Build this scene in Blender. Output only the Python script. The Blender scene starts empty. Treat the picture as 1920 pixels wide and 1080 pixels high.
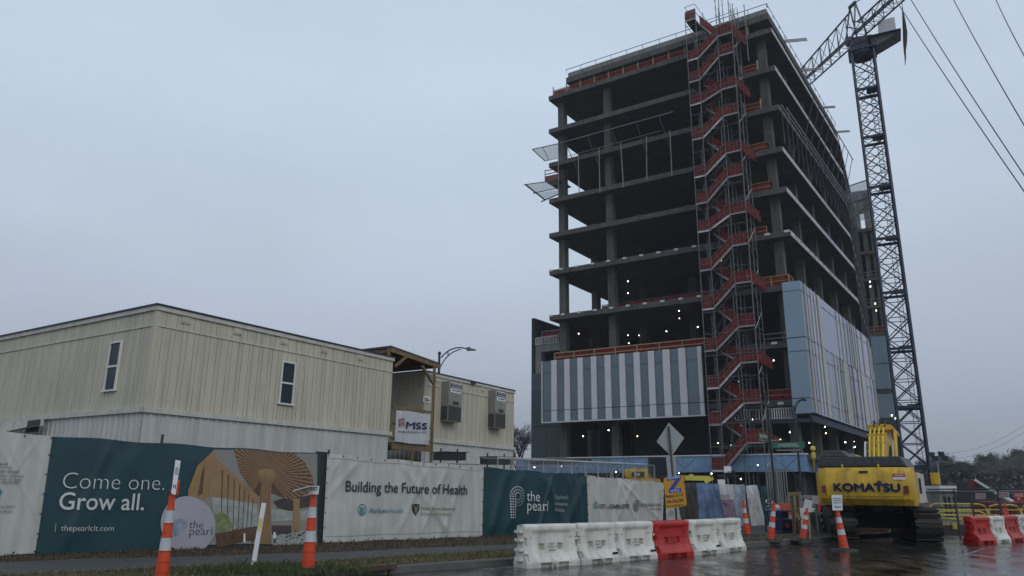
import bpy, math, random
import numpy as np
from mathutils import Vector, Matrix
random.seed(7)
sc = bpy.context.scene
R = math.radians
# ------------------------------------------------------------ camera
FPX, EYE, ROLL = 1390.0, 1.6, R(0.57)
PITCH = math.atan(378 / FPX)
cF = Vector((0, math.cos(PITCH), math.sin(PITCH)))
_r = Vector((1, 0, 0)); _u = Vector((0, -math.sin(PITCH), math.cos(PITCH)))
cR = _r * math.cos(ROLL) + _u * math.sin(ROLL)
cU = -_r * math.sin(ROLL) + _u * math.cos(ROLL)
cam_d = bpy.data.cameras.new('camera'); cam = bpy.data.objects.new('camera', cam_d)
sc.collection.objects.link(cam); sc.camera = cam
cam_d.sensor_width = 36; cam_d.lens = 36 * FPX / 1920; cam_d.clip_end = 3000; cam_d.clip_start = .1
m3 = Matrix((cR, cU, -cF)).transposed()
cam.matrix_world = Matrix.Translation((0, 0, EYE)) @ m3.to_4x4()
# ------------------------------------------------------------ world (overcast) and sun
SUN_EL, SUN_AZ = R(38), R(150)
w = bpy.data.worlds.new('World'); sc.world = w; w.use_nodes = True
nt = w.node_tree; nt.nodes.clear(); N = nt.nodes.new; L = nt.links.new
out = N('ShaderNodeOutputWorld'); bg = N('ShaderNodeBackground')
sky = N('ShaderNodeTexSky'); sky.sky_type = 'NISHITA'; sky.sun_disc = False
sky.sun_elevation = SUN_EL; sky.sun_rotation = SUN_AZ
sky.air_density = 1.0; sky.dust_density = 4.0
tc = N('ShaderNodeTexCoord'); sep = N('ShaderNodeSeparateXYZ'); L(tc.outputs['Generated'], sep.inputs[0])
ramp = N('ShaderNodeValToRGB'); L(sep.outputs['Z'], ramp.inputs[0])
cr = ramp.color_ramp
cr.elements[0].position = 0.0; cr.elements[0].color = (2.8, 3.05, 3.65, 1)
cr.elements[1].position = 1.0; cr.elements[1].color = (4.6, 5.4, 6.5, 1)
for p, c in ((.07, (3.25, 3.6, 4.3)), (.16, (4.1, 4.65, 5.6)), (.30, (5.0, 5.8, 6.85)), (.5, (5.4, 6.4, 7.7))):
    e = cr.elements.new(p); e.color = (*c, 1)
nz = N('ShaderNodeTexNoise'); nz.inputs['Scale'].default_value = 2.2; nz.inputs['Detail'].default_value = 5
mp = N('ShaderNodeMapping'); mp.inputs['Scale'].default_value = (1, 1, 2.5)
L(tc.outputs['Generated'], mp.inputs[0]); L(mp.outputs[0], nz.inputs[0])
mr = N('ShaderNodeMapRange'); mr.inputs[1].default_value = .3; mr.inputs[2].default_value = .7
mr.inputs[3].default_value = .94; mr.inputs[4].default_value = 1.06; L(nz.outputs[0], mr.inputs[0])
mul = N('ShaderNodeMix'); mul.data_type = 'RGBA'; mul.blend_type = 'MULTIPLY'; mul.inputs[0].default_value = 1
L(ramp.outputs[0], mul.inputs[6]); L(mr.outputs[0], mul.inputs[7])
mx = N('ShaderNodeMix'); mx.data_type = 'RGBA'; mx.inputs[0].default_value = .93     # thick cloud hides nearly all of the blue sky
L(sky.outputs[0], mx.inputs[6]); L(mul.outputs[2], mx.inputs[7])
L(mx.outputs[2], bg.inputs[0]); bg.inputs[1].default_value = 0.1; L(bg.outputs[0], out.inputs[0])
sun_d = bpy.data.lights.new('sun', 'SUN'); sun_d.energy = 0.5; sun_d.angle = R(25); sun_d.color = (1, .97, .93)
sun = bpy.data.objects.new('sun', sun_d); sc.collection.objects.link(sun)
sun.rotation_euler = (R(90) - SUN_EL, 0, R(180) - SUN_AZ + R(0))
sun.location = (0, -20, 60)
vs = sc.view_settings; vs.view_transform = 'Standard'; vs.look = 'None'; vs.exposure = 0.14; vs.gamma = 1
# ------------------------------------------------------------ pixel helpers (1920 x 1080)
def ray(x, y): return cF + cR * ((x - 960) / FPX) + cU * ((540 - y) / FPX)
def gz(x, y, z=0.0):
    d = ray(x, y); return d * ((z - EYE) / d.z) + Vector((0, 0, EYE))
def at(x, y, D):
    d = ray(x, y); return d * (D / math.hypot(d.x, d.y)) + Vector((0, 0, EYE))
def ath(x, y, h): return gz(x, y, h)
def onp(x, y, P, d):      # ray meets the vertical plane through P (2d) along direction d (2d)
    q = ray(x, y); nx, ny = d[1], -d[0]
    t = (P[0] * nx + P[1] * ny) / (q.x * nx + q.y * ny); return q * t + Vector((0, 0, EYE))
Z = Vector((0, 0, 1))
# ------------------------------------------------------------ materials
MATS = {}
def mat(name, col, rough=.7, metal=0.0, var=.18, scale=2.0, bump=0.0, bscale=None, streak=0.0, spec=.5, emit=0, rvar=0.0, stretch=None):
    if name in MATS: return MATS[name]
    m = bpy.data.materials.new(name); m.use_nodes = True; t = m.node_tree; n = t.nodes; l = t.links.new
    b = n['Principled BSDF']; b.inputs['Roughness'].default_value = rough; b.inputs['Metallic'].default_value = metal
    b.inputs['Specular IOR Level'].default_value = spec
    c = n.new('ShaderNodeTexCoord'); vec = c.outputs['Object']
    if stretch:
        mm = n.new('ShaderNodeMapping'); mm.inputs['Scale'].default_value = stretch; l(vec, mm.inputs[0]); vec = mm.outputs[0]
    base = n.new('ShaderNodeRGB'); base.outputs[0].default_value = (*col, 1); cur = base.outputs[0]
    def mult(cur, fac_out, lo, hi, a, z):
        r = n.new('ShaderNodeMapRange'); r.inputs[1].default_value = a; r.inputs[2].default_value = z
        r.inputs[3].default_value = lo; r.inputs[4].default_value = hi; l(fac_out, r.inputs[0])
        x = n.new('ShaderNodeMix'); x.data_type = 'RGBA'; x.blend_type = 'MULTIPLY'; x.inputs[0].default_value = 1
        l(cur, x.inputs[6]); l(r.outputs[0], x.inputs[7]); return x.outputs[2]
    if var:
        k = n.new('ShaderNodeTexNoise'); k.inputs['Scale'].default_value = scale; k.inputs['Detail'].default_value = 6
        k.inputs['Roughness'].default_value = .65; l(vec, k.inputs[0])
        cur = mult(cur, k.outputs[0], 1 - var, 1 + var, .3, .7)
        if rvar:
            r = n.new('ShaderNodeMapRange'); r.inputs[1].default_value = .35; r.inputs[2].default_value = .65
            r.inputs[3].default_value = max(.02, rough - rvar); r.inputs[4].default_value = rough + rvar
            l(k.outputs[0], r.inputs[0]); l(r.outputs[0], b.inputs['Roughness'])
    if streak:
        mm = n.new('ShaderNodeMapping'); mm.inputs['Scale'].default_value = (3, 3, .25); l(c.outputs['Object'], mm.inputs[0])
        k = n.new('ShaderNodeTexNoise'); k.inputs['Scale'].default_value = 1.5; k.inputs['Detail'].default_value = 5; l(mm.outputs[0], k.inputs[0])
        cur = mult(cur, k.outputs[0], 1 - streak, 1.05, .35, .6)
    l(cur, b.inputs['Base Color'])
    if bump:
        k = n.new('ShaderNodeTexNoise'); k.inputs['Scale'].default_value = bscale or scale * 6; k.inputs['Detail'].default_value = 6
        l(vec, k.inputs[0]); bb = n.new('ShaderNodeBump'); bb.inputs['Strength'].default_value = bump; bb.inputs['Distance'].default_value = .02
        l(k.outputs[0], bb.inputs['Height']); l(bb.outputs[0], b.inputs['Normal'])
    if emit:
        b.inputs['Emission Color'].default_value = (*col, 1); b.inputs['Emission Strength'].default_value = emit
    MATS[name] = m; return m
def netmat(name, col, dens):     # woven net: threads let some light and view through
    m = bpy.data.materials.new(name); m.use_nodes = True; t = m.node_tree; n = t.nodes; l = t.links.new; b = n['Principled BSDF']
    k = n.new('ShaderNodeTexNoise'); k.inputs['Scale'].default_value = 2.2; k.inputs['Detail'].default_value = 4; c = n.new('ShaderNodeTexCoord'); l(c.outputs['Object'], k.inputs[0])
    r = n.new('ShaderNodeMapRange'); r.inputs[1].default_value = .35; r.inputs[2].default_value = .65; r.inputs[3].default_value = .6; r.inputs[4].default_value = 1.25; l(k.outputs[0], r.inputs[0])
    x = n.new('ShaderNodeMix'); x.data_type = 'RGBA'; x.blend_type = 'MULTIPLY'; x.inputs[0].default_value = 1; x.inputs[6].default_value = (*col, 1); l(r.outputs[0], x.inputs[7]); l(x.outputs[2], b.inputs['Base Color'])
    b.inputs['Roughness'].default_value = .85
    tl_ = n.new('ShaderNodeBsdfTranslucent'); l(x.outputs[2], tl_.inputs[0]); tr_ = n.new('ShaderNodeBsdfTransparent')
    m1 = n.new('ShaderNodeMixShader'); m1.inputs[0].default_value = .4; l(b.outputs[0], m1.inputs[1]); l(tl_.outputs[0], m1.inputs[2])
    m2 = n.new('ShaderNodeMixShader'); m2.inputs[0].default_value = dens; l(tr_.outputs[0], m2.inputs[1]); l(m1.outputs[0], m2.inputs[2])
    l(m2.outputs[0], n['Material Output'].inputs[0]); return m
M = dict(
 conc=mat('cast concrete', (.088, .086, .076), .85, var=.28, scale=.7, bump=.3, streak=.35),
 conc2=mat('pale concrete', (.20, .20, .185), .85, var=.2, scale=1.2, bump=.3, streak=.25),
 edge=mat('pale grey metal', (.50, .52, .53), .55, .0, var=.2, scale=1.5, streak=.3),
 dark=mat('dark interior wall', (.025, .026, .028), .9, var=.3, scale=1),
 red=netmat('red safety netting', (.27, .026, .017), .8),
 orange_net=netmat('orange safety netting', (.28, .045, .02), .8),
 lumber=mat('sawn lumber', (.30, .20, .105), .75, var=.3, scale=6, stretch=(1, 1, .2)),
 galvs=mat('scaffold tube', (.15, .155, .155), .5, .4, var=.3, scale=4), galv=mat('galvanised tube', (.24, .25, .25), .45, .5, var=.2, scale=4),
 steel=mat('dull dark steel', (.07, .075, .08), .55, .5, var=.2, scale=4),
 deckp=mat('plank deck', (.10, .085, .065), .85, var=.3, scale=4),
 glassA=mat('blue grey glass', (.125, .16, .18), .1, .65, var=.06, scale=.6),
 glassB=mat('pale blue spandrel glass', (.20, .27, .325), .12, .6, var=.06, scale=.5),
 lav=mat('lavender grey glass', (.22, .235, .335), .12, .6, var=.10, scale=.5),
 finw=mat('white metal fin', (.55, .56, .57), .5, var=.08, scale=1),
 galvl=mat('bright galvanised tube', (.42, .43, .43), .5, .2, var=.15, scale=4), fing=mat('grey metal fin', (.17, .17, .175), .5, var=.1, scale=1),
 fincream=mat('cream metal panel', (.46, .465, .43), .5, var=.08, scale=1),
 black=mat('black coated metal', (.012, .013, .015), .45, var=.2, scale=3),
 mem=mat('light blue membrane', (.17, .29, .45), .7, var=.15, scale=1.2, streak=.2),
 dglass=mat('dark glazing', (.035, .05, .055), .12, .2, var=.2, scale=.5),
 beige=mat('beige siding', (.50, .465, .365), .65, var=.09, scale=.45, streak=.10),
 trim=mat('pale trim', (.50, .49, .43), .6, var=.1, scale=2, streak=.1),
 skirt=mat('grey green ribbed sheet', (.49, .50, .47), .5, .05, var=.08, scale=1, streak=.12),
 roofb=mat('black roof edge', (.012, .013, .02), .5),
 wwhite=mat('white vinyl frame', (.7, .7, .68), .5, var=.05),
 pane=mat('window glass', (.012, .02, .03), .1, 0, var=.3, scale=2, spec=.3),
 acg=mat('grey beige cabinet metal', (.25, .25, .21), .5, .1, var=.1, scale=3, streak=.15),
 acd=mat('dark grille', (.045, .047, .045), .6, var=.2, scale=8),
 navy=mat('navy print', (.012, .02, .07), .6, var=.1),
 ink=mat('dark ink', (.012, .018, .035), .7, var=.1),
 inkt=mat('teal ink', (.04, .21, .25), .7, var=.1),
 inkg=mat('grey ink', (.14, .15, .15), .7, var=.1),
 inkgold=mat('gold ink', (.22, .19, .08), .7, var=.1),
 inkgr=mat('green line', (.25, .45, .15), .7, var=.1),
 inkblue=mat('blue dots', (.05, .24, .38), .7, var=.2),
 vinyl=mat('white vinyl banner', (.48, .485, .45), .55, var=.10, scale=1.3, streak=.12),
 vinylw=mat('bright white vinyl', (.50, .51, .52), .55, var=.08, scale=1.3, streak=.08),
 teal=mat('dark teal vinyl', (.004, .042, .052), .5, var=.22, scale=1.2),
 print_w=mat('off white print', (.55, .58, .56), .6, var=.05),
 orange=mat('orange plastic', (.60, .06, .013), .45, var=.15, scale=5),
 reflw=mat('white reflective band', (.5, .52, .55), .4, var=.12, scale=6),
 rubber=mat('black rubber', (.012, .012, .012), .6, var=.3, scale=8),
 wbar=mat('dirty white plastic', (.62, .61, .55), .45, var=.16, scale=3.5, streak=.2),
 rbar=mat('red plastic', (.40, .016, .010), .4, var=.2, scale=3, streak=.15),
 yellow=mat('construction yellow', (.56, .345, .02), .42, var=.2, scale=1.6, streak=.32),
 yel2=mat('bright yellow tube', (.62, .52, .08), .5, var=.15, scale=3),
 track=mat('muddy steel track', (.028, .024, .02), .55, .4, var=.4, scale=6),
 chrome=mat('chrome rod', (.6, .6, .62), .15, .9, var=.05),
 signback=mat('bare aluminium', (.34, .36, .36), .5, .4, var=.1, scale=3),
 signor=mat('amber sign face', (.55, .27, .015), .5, var=.1),
 signblue=mat('blue sign print', (.015, .06, .36), .5, var=.05),
 signgreen=mat('green sign face', (.01, .13, .075), .45, var=.1),
 white=mat('white paint', (.75, .75, .75), .5, var=.05),
 redp=mat('red paint', (.5, .03, .02), .5, var=.1),
 bluem=mat('blue equipment', (.008, .02, .065), .4, var=.2, scale=5),
 crane=mat('dark blue steel', (.016, .027, .055), .5, .2, var=.3, scale=2),
 crane_top=mat('grey blue steel', (.03, .04, .06), .5, .2, var=.3, scale=2),
 lamp=mat('lit bulb', (1, .93, .82), .5, var=0, emit=9), lampw=mat('warm lit bulb', (1, .74, .42), .5, var=0, emit=5),
 net=netmat('fine debris net', (.30, .33, .35), .5), greyl=mat('pale grey ink', (.30, .33, .33), .7, var=.1), lumber_d=mat('weathered lumber', (.17, .115, .06), .8, var=.3, scale=6, stretch=(1, 1, .2)),
 dirt=mat('damp dirt', (.045, .034, .024), .9, var=.4, scale=3, bump=.6),
 bark=mat('grey bark', (.075, .068, .06), .9, var=.3, scale=4),
 twig=mat('winter twigs', (.125, .122, .124), .95, var=.15, scale=.4), scrub=mat('dull scrub', (.085, .083, .08), .95, var=.1, scale=.4),  # twig grey lightened to carry part of the distance haze
 ever=mat('evergreen needles', (.045, .055, .045), .9, var=.4, scale=.5),
 brownred=mat('dark red container', (.16, .018, .014), .6, var=.2, scale=2, streak=.3),
 woodp=mat('pale timber print', (.29, .18, .08), .6, var=.12, scale=3),
 woodd=mat('brown timber print', (.10, .055, .03), .6, var=.2, scale=3),
 skyp=mat('pale window print', (.30, .32, .30), .6, var=.25, scale=5),
 plantp=mat('green foliage print', (.16, .2, .08), .6, var=.5, scale=9),
 ceilp=mat('grey ceiling print', (.24, .225, .205), .6, var=.08),
 darkp=mat('dark print', (.05, .04, .035), .6, var=.3, scale=4),
 lilac=mat('lilac grey print', (.36, .355, .40), .55, var=.06, scale=2),
 bluep=mat('blue sky print', (.10, .16, .28), .6, var=.5, scale=1.5),
 purp=mat('purple print', (.18, .13, .19), .6, var=.5, scale=3),
)
# chain link: real wire pattern is modelled, see below
# ------------------------------------------------------------ mesh builder
class MB:
    def __init__(s): s.v = []; s.f = []; s.m = []; s.mi = 0
    def quad(s, *p):
        k = len(s.v); s.v += [Vector(q) for q in p]; s.f.append(tuple(range(k, k + len(p)))); s.m.append(s.mi); return s
    def hexa(s, b, t):     # b, t: matching rings of points
        k = len(s.v); n = len(b); s.v += [Vector(q) for q in b] + [Vector(q) for q in t]
        s.f.append(tuple(range(k + n - 1, k - 1, -1))); s.f.append(tuple(range(k + n, k + 2 * n)))
        for i in range(n):
            j = (i + 1) % n; s.f.append((k + i, k + j, k + n + j, k + n + i))
        s.m += [s.mi] * (n + 2); return s
    def box(s, c, sz, ax=None):
        c = Vector(c); X, Y, Zz = ax or (Vector((1, 0, 0)), Vector((0, 1, 0)), Z)
        a, b, h = X * sz[0] / 2, Y * sz[1] / 2, Zz * sz[2] / 2
        return s.hexa([c - a - b - h, c + a - b - h, c + a + b - h, c - a + b - h], [c - a - b + h, c + a - b + h, c + a + b + h, c - a + b + h])
    def beam(s, p, q, w, h=None, up=Z):
        p = Vector(p); q = Vector(q); d = (q - p)
        if d.length < 1e-6: return s
        d.normalize(); h = h or w
        if abs(d.dot(up)) > .98: up = Vector((0, 1, 0)) if abs(d.y) < .9 else Vector((1, 0, 0))
        x = d.cross(up).normalized() * w / 2; y = x.cross(d).normalized() * h / 2
        return s.hexa([p - x - y, p + x - y, p + x + y, p - x + y], [q - x - y, q + x - y, q + x + y, q - x + y])
    def tube(s, p, q, r, r2=None, n=6):
        p = Vector(p); q = Vector(q); d = (q - p)
        if d.length < 1e-6: return s
        d.normalize(); up = Z if abs(d.z) < .9 else Vector((1, 0, 0)); x = d.cross(up).normalized(); y = x.cross(d)
        r2 = r if r2 is None else r2
        ring = lambda c, rr: [c + (x * math.cos(2 * math.pi * i / n) + y * math.sin(2 * math.pi * i / n)) * rr for i in range(n)]
        return s.hexa(ring(p, r), ring(q, r2))
    def path(s, pts, r, n=6):
        for a, b in zip(pts[:-1], pts[1:]): s.tube(a, b, r, n=n)
        return s
    def prism(s, poly, z0, z1):
        A = sum(poly[i][0] * poly[(i + 1) % len(poly)][1] - poly[(i + 1) % len(poly)][0] * poly[i][1] for i in range(len(poly)))
        if A < 0: poly = poly[::-1]
        return s.hexa([(p[0], p[1], z0) for p in poly], [(p[0], p[1], z1) for p in poly])
    def grid(s, P):       # P[i][j] vectors
        k = len(s.v); a, b = len(P), len(P[0])
        for row in P: s.v += [Vector(q) for q in row]
        for i in range(a - 1):
            for j in range(b - 1):
                s.f.append((k + i * b + j, k + (i + 1) * b + j, k + (i + 1) * b + j + 1, k + i * b + j + 1)); s.m.append(s.mi)
        return s
    def lathe(s, c, prof, n=16):   # prof: (r, z)
        c = Vector(c); s.grid([[c + Vector((r * math.cos(2 * math.pi * i / n), r * math.sin(2 * math.pi * i / n), z)) for i in range(n + 1)] for r, z in prof])
        return s
    def ball(s, c, r, n=8):
        c = Vector(c)
        return s.grid([[c + Vector((math.sin(a) * math.cos(b), math.sin(a) * math.sin(b), math.cos(a))) * r for b in [2 * math.pi * j / n for j in range(n + 1)]] for a in [math.pi * i / 6 for i in range(7)]])
    def add(s, vs, fs):
        k = len(s.v); s.v += [Vector(q) for q in vs]; s.f += [tuple(i + k for i in f) for f in fs]; s.m += [s.mi] * len(fs); return s
    def build(s, name, mats, parent=None, smooth=False, world=True, label=None):
        if not isinstance(mats, (list, tuple)): mats = [mats]
        vs = s.v
        if parent is not None and world:
            inv = wm(parent).inverted(); vs = [inv @ q for q in vs]
        org = Vector((0, 0, 0))
        if parent is None and vs:
            xs = [q.x for q in vs]; ys = [q.y for q in vs]; zs = [q.z for q in vs]
            org = Vector(((min(xs) + max(xs)) / 2, (min(ys) + max(ys)) / 2, min(zs))); vs = [q - org for q in vs]
        me = bpy.data.meshes.new(name); me.from_pydata([tuple(q) for q in vs], [], s.f)
        for m_ in mats: me.materials.append(m_)
        if len(mats) > 1: me.polygons.foreach_set('material_index', s.m)
        if smooth: me.polygons.foreach_set('use_smooth', [True] * len(me.polygons))
        me.update(); o = bpy.data.objects.new(name, me); sc.collection.objects.link(o); o.location = org
        if parent is not None: o.parent = parent
        if label: o['label'] = label
        return o
def wm(o):
    m_ = Matrix.Translation(o.location) @ o.rotation_euler.to_matrix().to_4x4() @ Matrix.Diagonal((*o.scale, 1))
    return (wm(o.parent) @ m_) if o.parent else m_
def tag(o, label=None, cat=None, group=None, kind=None):
    if label: o['label'] = label
    if cat: o['category'] = cat
    if group: o['group'] = group
    if kind: o['kind'] = kind
    return o
def thing(name, label, cat, loc=(0, 0, 0), rotz=0, group=None):
    o = bpy.data.objects.new(name, None); sc.collection.objects.link(o); o.location = loc; o.rotation_euler = (0, 0, rotz)
    o.empty_display_size = .3
    return tag(o, label, cat, group)
def copy_tree(o, parent=None):
    c = o.copy(); sc.collection.objects.link(c)
    if parent is not None: c.parent = parent
    for ch in [q for q in sc.collection.objects if q.parent == o]: copy_tree(ch, c)
    return c
def struct(o): o['kind'] = 'structure'; return o
# ------------------------------------------------------------ lettering
def text_geo(txt, bold=0.0, space=1.0):
    cu = bpy.data.curves.new('t', 'FONT'); cu.body = txt; cu.size = 1; cu.offset = min(bold, 0.0); cu.resolution_u = 3; cu.space_character = space
    ob = bpy.data.objects.new('t', cu); sc.collection.objects.link(ob)
    bpy.context.view_layer.update()
    dg = bpy.context.evaluated_depsgraph_get(); me = bpy.data.meshes.new_from_object(ob.evaluated_get(dg))
    vs = [Vector(v.co) for v in me.vertices]; fs = [tuple(p.vertices) for p in me.polygons]
    bpy.data.objects.remove(ob); bpy.data.curves.remove(cu); bpy.data.meshes.remove(me)
    x0 = min(v.x for v in vs); x1 = max(v.x for v in vs)
    return [Vector((v.x - x0, v.y, 0)) for v in vs], fs, x1 - x0
def letter(mb, txt, P0, P1, up=Z, height=None, off=Vector((0, 0, 0)), bold=0.0, space=1.0, disp=None):
    """text from P0 to P1 (baseline); height = cap height in metres, else natural proportions"""
    vs, fs, wd = text_geo(txt, bold, space); P0 = Vector(P0); P1 = Vector(P1); d = P1 - P0; sx = d.length / wd; d.normalize()
    sy = (height / .73) if height else sx
    pts = [P0 + d * (v.x * sx) + up * (v.y * sy) + off for v in vs]
    if disp: pts = [disp(p) for p in pts]
    mb.add(pts, fs)
    if bold > 0:      # heavier strokes: extra copies, each a touch further out
        nn_ = d.cross(up).normalized()
        for k, (bx, bz) in enumerate(((1, 0), (.5, .6), (.5, -.6))):
            q = [P0 + d * (v.x * sx + bx * bold * sx) + up * (v.y * sy + bz * bold * sx) + off for v in vs]
            if disp: q = [disp(p) for p in q]
            mb.add([p + nn_ * (.0012 * (k + 1)) for p in q], fs)
    return mb
def tube_along(mb, pts, r, n=6): return mb.path(pts, r, n)
# ============================================================ SETTING
SD = Vector((math.sin(R(49.5)), math.cos(R(49.5)), 0)); ND = Vector((SD.y, -SD.x, 0))     # along the street / towards the road
def sn(s, n, z=0.0): return SD * s + ND * n + Z * z
# wet asphalt
def wet_asphalt():
    m = bpy.data.materials.new('wet asphalt'); m.use_nodes = True; t = m.node_tree; n = t.nodes; l = t.links.new; b = n['Principled BSDF']
    c = n.new('ShaderNodeTexCoord')
    big = n.new('ShaderNodeTexNoise'); big.inputs['Scale'].default_value = .8; big.inputs['Detail'].default_value = 9; big.inputs['Roughness'].default_value = .68
    mp = n.new('ShaderNodeMapping'); mp.inputs['Rotation'].default_value = (0, 0, R(40)); mp.inputs['Scale'].default_value = (1.6, .7, 1)
    l(c.outputs['Object'], mp.inputs[0]); l(mp.outputs[0], big.inputs[0])
    fine = n.new('ShaderNodeTexNoise'); fine.inputs['Scale'].default_value = 45; fine.inputs['Detail'].default_value = 4; l(c.outputs['Object'], fine.inputs[0])
    rr = n.new('ShaderNodeMapRange'); rr.inputs[1].default_value = .38; rr.inputs[2].default_value = .66; rr.inputs[3].default_value = .06; rr.inputs[4].default_value = .34
    l(big.outputs[0], rr.inputs[0]); l(rr.outputs[0], b.inputs['Roughness'])
    cm = n.new('ShaderNodeMix'); cm.data_type = 'RGBA'; cm.inputs[6].default_value = (.013, .012, .011, 1); cm.inputs[7].default_value = (.034, .030, .026, 1)
    l(fine.outputs[0], cm.inputs[0]); cm2 = n.new('ShaderNodeMix'); cm2.data_type = 'RGBA'; cm2.blend_type = 'MULTIPLY'; cm2.inputs[0].default_value = 1
    r3 = n.new('ShaderNodeMapRange'); r3.inputs[1].default_value = .35; r3.inputs[2].default_value = .65; r3.inputs[3].default_value = .65; r3.inputs[4].default_value = 1.35; l(big.outputs[0], r3.inputs[0])
    l(cm.outputs[2], cm2.inputs[6]); l(r3.outputs[0], cm2.inputs[7]); l(cm2.outputs[2], b.inputs['Base Color'])
    mid = n.new('ShaderNodeTexNoise'); mid.inputs['Scale'].default_value = 2.6; mid.inputs['Detail'].default_value = 5; l(mp.outputs[0], mid.inputs[0])
    b2 = n.new('ShaderNodeBump'); b2.inputs['Strength'].default_value = .25; b2.inputs['Distance'].default_value = .03; l(mid.outputs[0], b2.inputs['Height'])
    b1 = n.new('ShaderNodeBump'); b1.inputs['Distance'].default_value = .006; l(fine.outputs[0], b1.inputs['Height'])
    rs = n.new('ShaderNodeMapRange'); rs.inputs[1].default_value = .42; rs.inputs[2].default_value = .6; rs.inputs[3].default_value = .08; rs.inputs[4].default_value = .6
    l(big.outputs[0], rs.inputs[0]); l(rs.outputs[0], b1.inputs['Strength']); l(b2.outputs[0], b1.inputs['Normal']); l(b1.outputs[0], b.inputs['Normal'])
    return m
mb = MB(); mb.quad((-600, -60, -.35), (600, -60, -.35), (600, 600, -.35), (-600, 600, -.35))
struct(mb.build('ground', M['dirt']))
mb = MB(); e = [sn(-12, -13.2), sn(-12, 45), sn(75, 45), sn(75, -1), sn(34, -13.2)]
mb.quad(*[v + Z * 0 for v in e]); struct(mb.build('road', wet_asphalt()))
# yard behind the fence
mb = MB(); mb.quad(sn(-30, -20.6, .02), sn(36, -20.6, .02), sn(90, -20.6, -.1), sn(120, -140, -.1), sn(-60, -140, -.1)); struct(mb.build('yard_ground', M['dirt']))
# verge: raised bed under sidewalk and grass
mb = MB(); mb.prism([sn(-12, -20.6)[:2], sn(34, -20.6)[:2], sn(34, -13.36)[:2], sn(-12, -13.36)[:2]], -.3, .11)
verge = struct(mb.build('verge_soil', M['dirt']))
walk_o = [(-12, -19.2), (0, -18.6), (3.4, -18.2), (8.5, -16.95), (14, -16.6), (26, -16.9), (34, -17.2)]
walk_i = [(-12, -16.2), (0, -15.9), (5, -15.4), (7.6, -14.85), (13, -15.2), (26, -15.6), (34, -15.8)]
def lerp_tab(tab, s):
    for (a, b), (c, d) in zip(tab[:-1], tab[1:]):
        if s <= c: return b + (d - b) * (s - a) / (c - a)
    return tab[-1][1]
mb = MB(); ss = [-12 + i * .75 for i in range(62)]
mb.grid([[sn(s, lerp_tab(walk_i, s), .125 + .01 * math.sin(s * 1.7)), sn(s, lerp_tab(walk_o, s), .13 + .01 * math.sin(s * 1.7 + 1))] for s in ss])
side_m = mat('damp concrete path', (.042, .042, .039), .7, var=.25, scale=1.5, bump=.25, bscale=30, rvar=.18)
struct(mb.build('sidewalk', side_m))
mb = MB()
for i in range(12):
    s = -11.3 + i * 3.9; dz = random.uniform(-.01, .01); dn = random.uniform(-.02, .02)
    prof = [(-13.37, -.02), (-13.37, .125), (-13.34, .145), (-13.24, .145), (-13.2, .12), (-13.16, -.02)]
    mb.hexa([sn(s, n + dn, z + dz) for n, z in prof], [sn(s + 3.86, n + dn, z + dz + .004) for n, z in prof])
struct(mb.build('kerb', mat('wet kerb concrete', (.065, .06, .052), .5, var=.35, scale=2, bump=.4, rvar=.15)))
# lane marking traces
mb = MB()
for (x0, y0, x1, y1) in ((1765, 1048, 1800, 1036), (1782, 1049, 1850, 1027), (1835, 1031, 1876, 1024)):
    a = gz(x0, y0, .004); b = gz(x1, y1, .004); d = (b - a).normalized(); q = Vector((d.y, -d.x, 0)) * .05
    k = 9
    for i in range(k):
        if random.random() < .25: continue
        p = a.lerp(b, i / k); r_ = a.lerp(b, (i + random.uniform(.55, 1)) / k); j = q * random.uniform(.5, 1.3)
        mb.quad(p - j, r_ - q * random.uniform(.5, 1.2), r_ + j, p + q)
struct(mb.build('lane_marking', mat('worn paint', (.15, .145, .12), .4, var=.5, scale=9)))
# ---- grass
def blades(name, label, cols, n, gen, hmin, hmax, wd):
    mb = MB(); mats = [mat(f'{name} {i}', c, .85, var=.3, scale=6) for i, c in enumerate(cols)]
    for i in range(n):
        p = gen(); a = random.uniform(0, 2 * math.pi); h = random.uniform(hmin, hmax); d = Vector((math.cos(a), math.sin(a), 0)); lean = Vector((random.uniform(-1, 1), random.uniform(-1, 1), 0)) * h * .75
        mb.mi = random.randrange(len(cols)); q = p + lean * .5 + Z * h * .7
        mb.quad(p - d * wd, p + d * wd, q + d * wd * .6, p + lean + Z * h)
    o = mb.build(name, mats); tag(o, label, 'grass', kind='stuff'); return o
def ggen():
    while True:
        s = random.uniform(-1, 25); n = random.uniform(lerp_tab(walk_i, s) - .12, -13.4)
        if math.sin(s * 1.9 + n * 2.3) + math.sin(s * .7 - n * 3.1) + random.uniform(-1.6, 1.6) > -1.1 - (1.2 if s < 12 else -1.0): return sn(s, n, .105)
blades('verge_grass', 'short damp green and tan grass between the path and the kerb', [(.09, .085, .03), (.15, .125, .055), (.20, .155, .085), (.05, .06, .02)], 26000, ggen, .03, .085, .007)
def tgen():
    p = gz(*random.choice([(500, 1070), (470, 1078), (520, 1080), (620, 1074), (420, 1080)]), .1); return p + Vector((random.gauss(0, .45), random.gauss(0, .3), 0))
blades('tall_grass', 'taller green grass tufts round the white stake', [(.04, .06, .018), (.06, .08, .02)], 1500, tgen, .08, .2, .008)
def bgen():
    s = random.uniform(-2, 27); n = random.uniform(-20.4, lerp_tab(walk_o, s) + .08); return sn(s, n, .10)
blades('leaf_litter', 'brown dead grass and leaf litter strip under the fence', [(.085, .05, .025), (.12, .075, .035), (.04, .025, .015), (.05, .05, .02)], 22000, bgen, .03, .09, .011)
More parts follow.
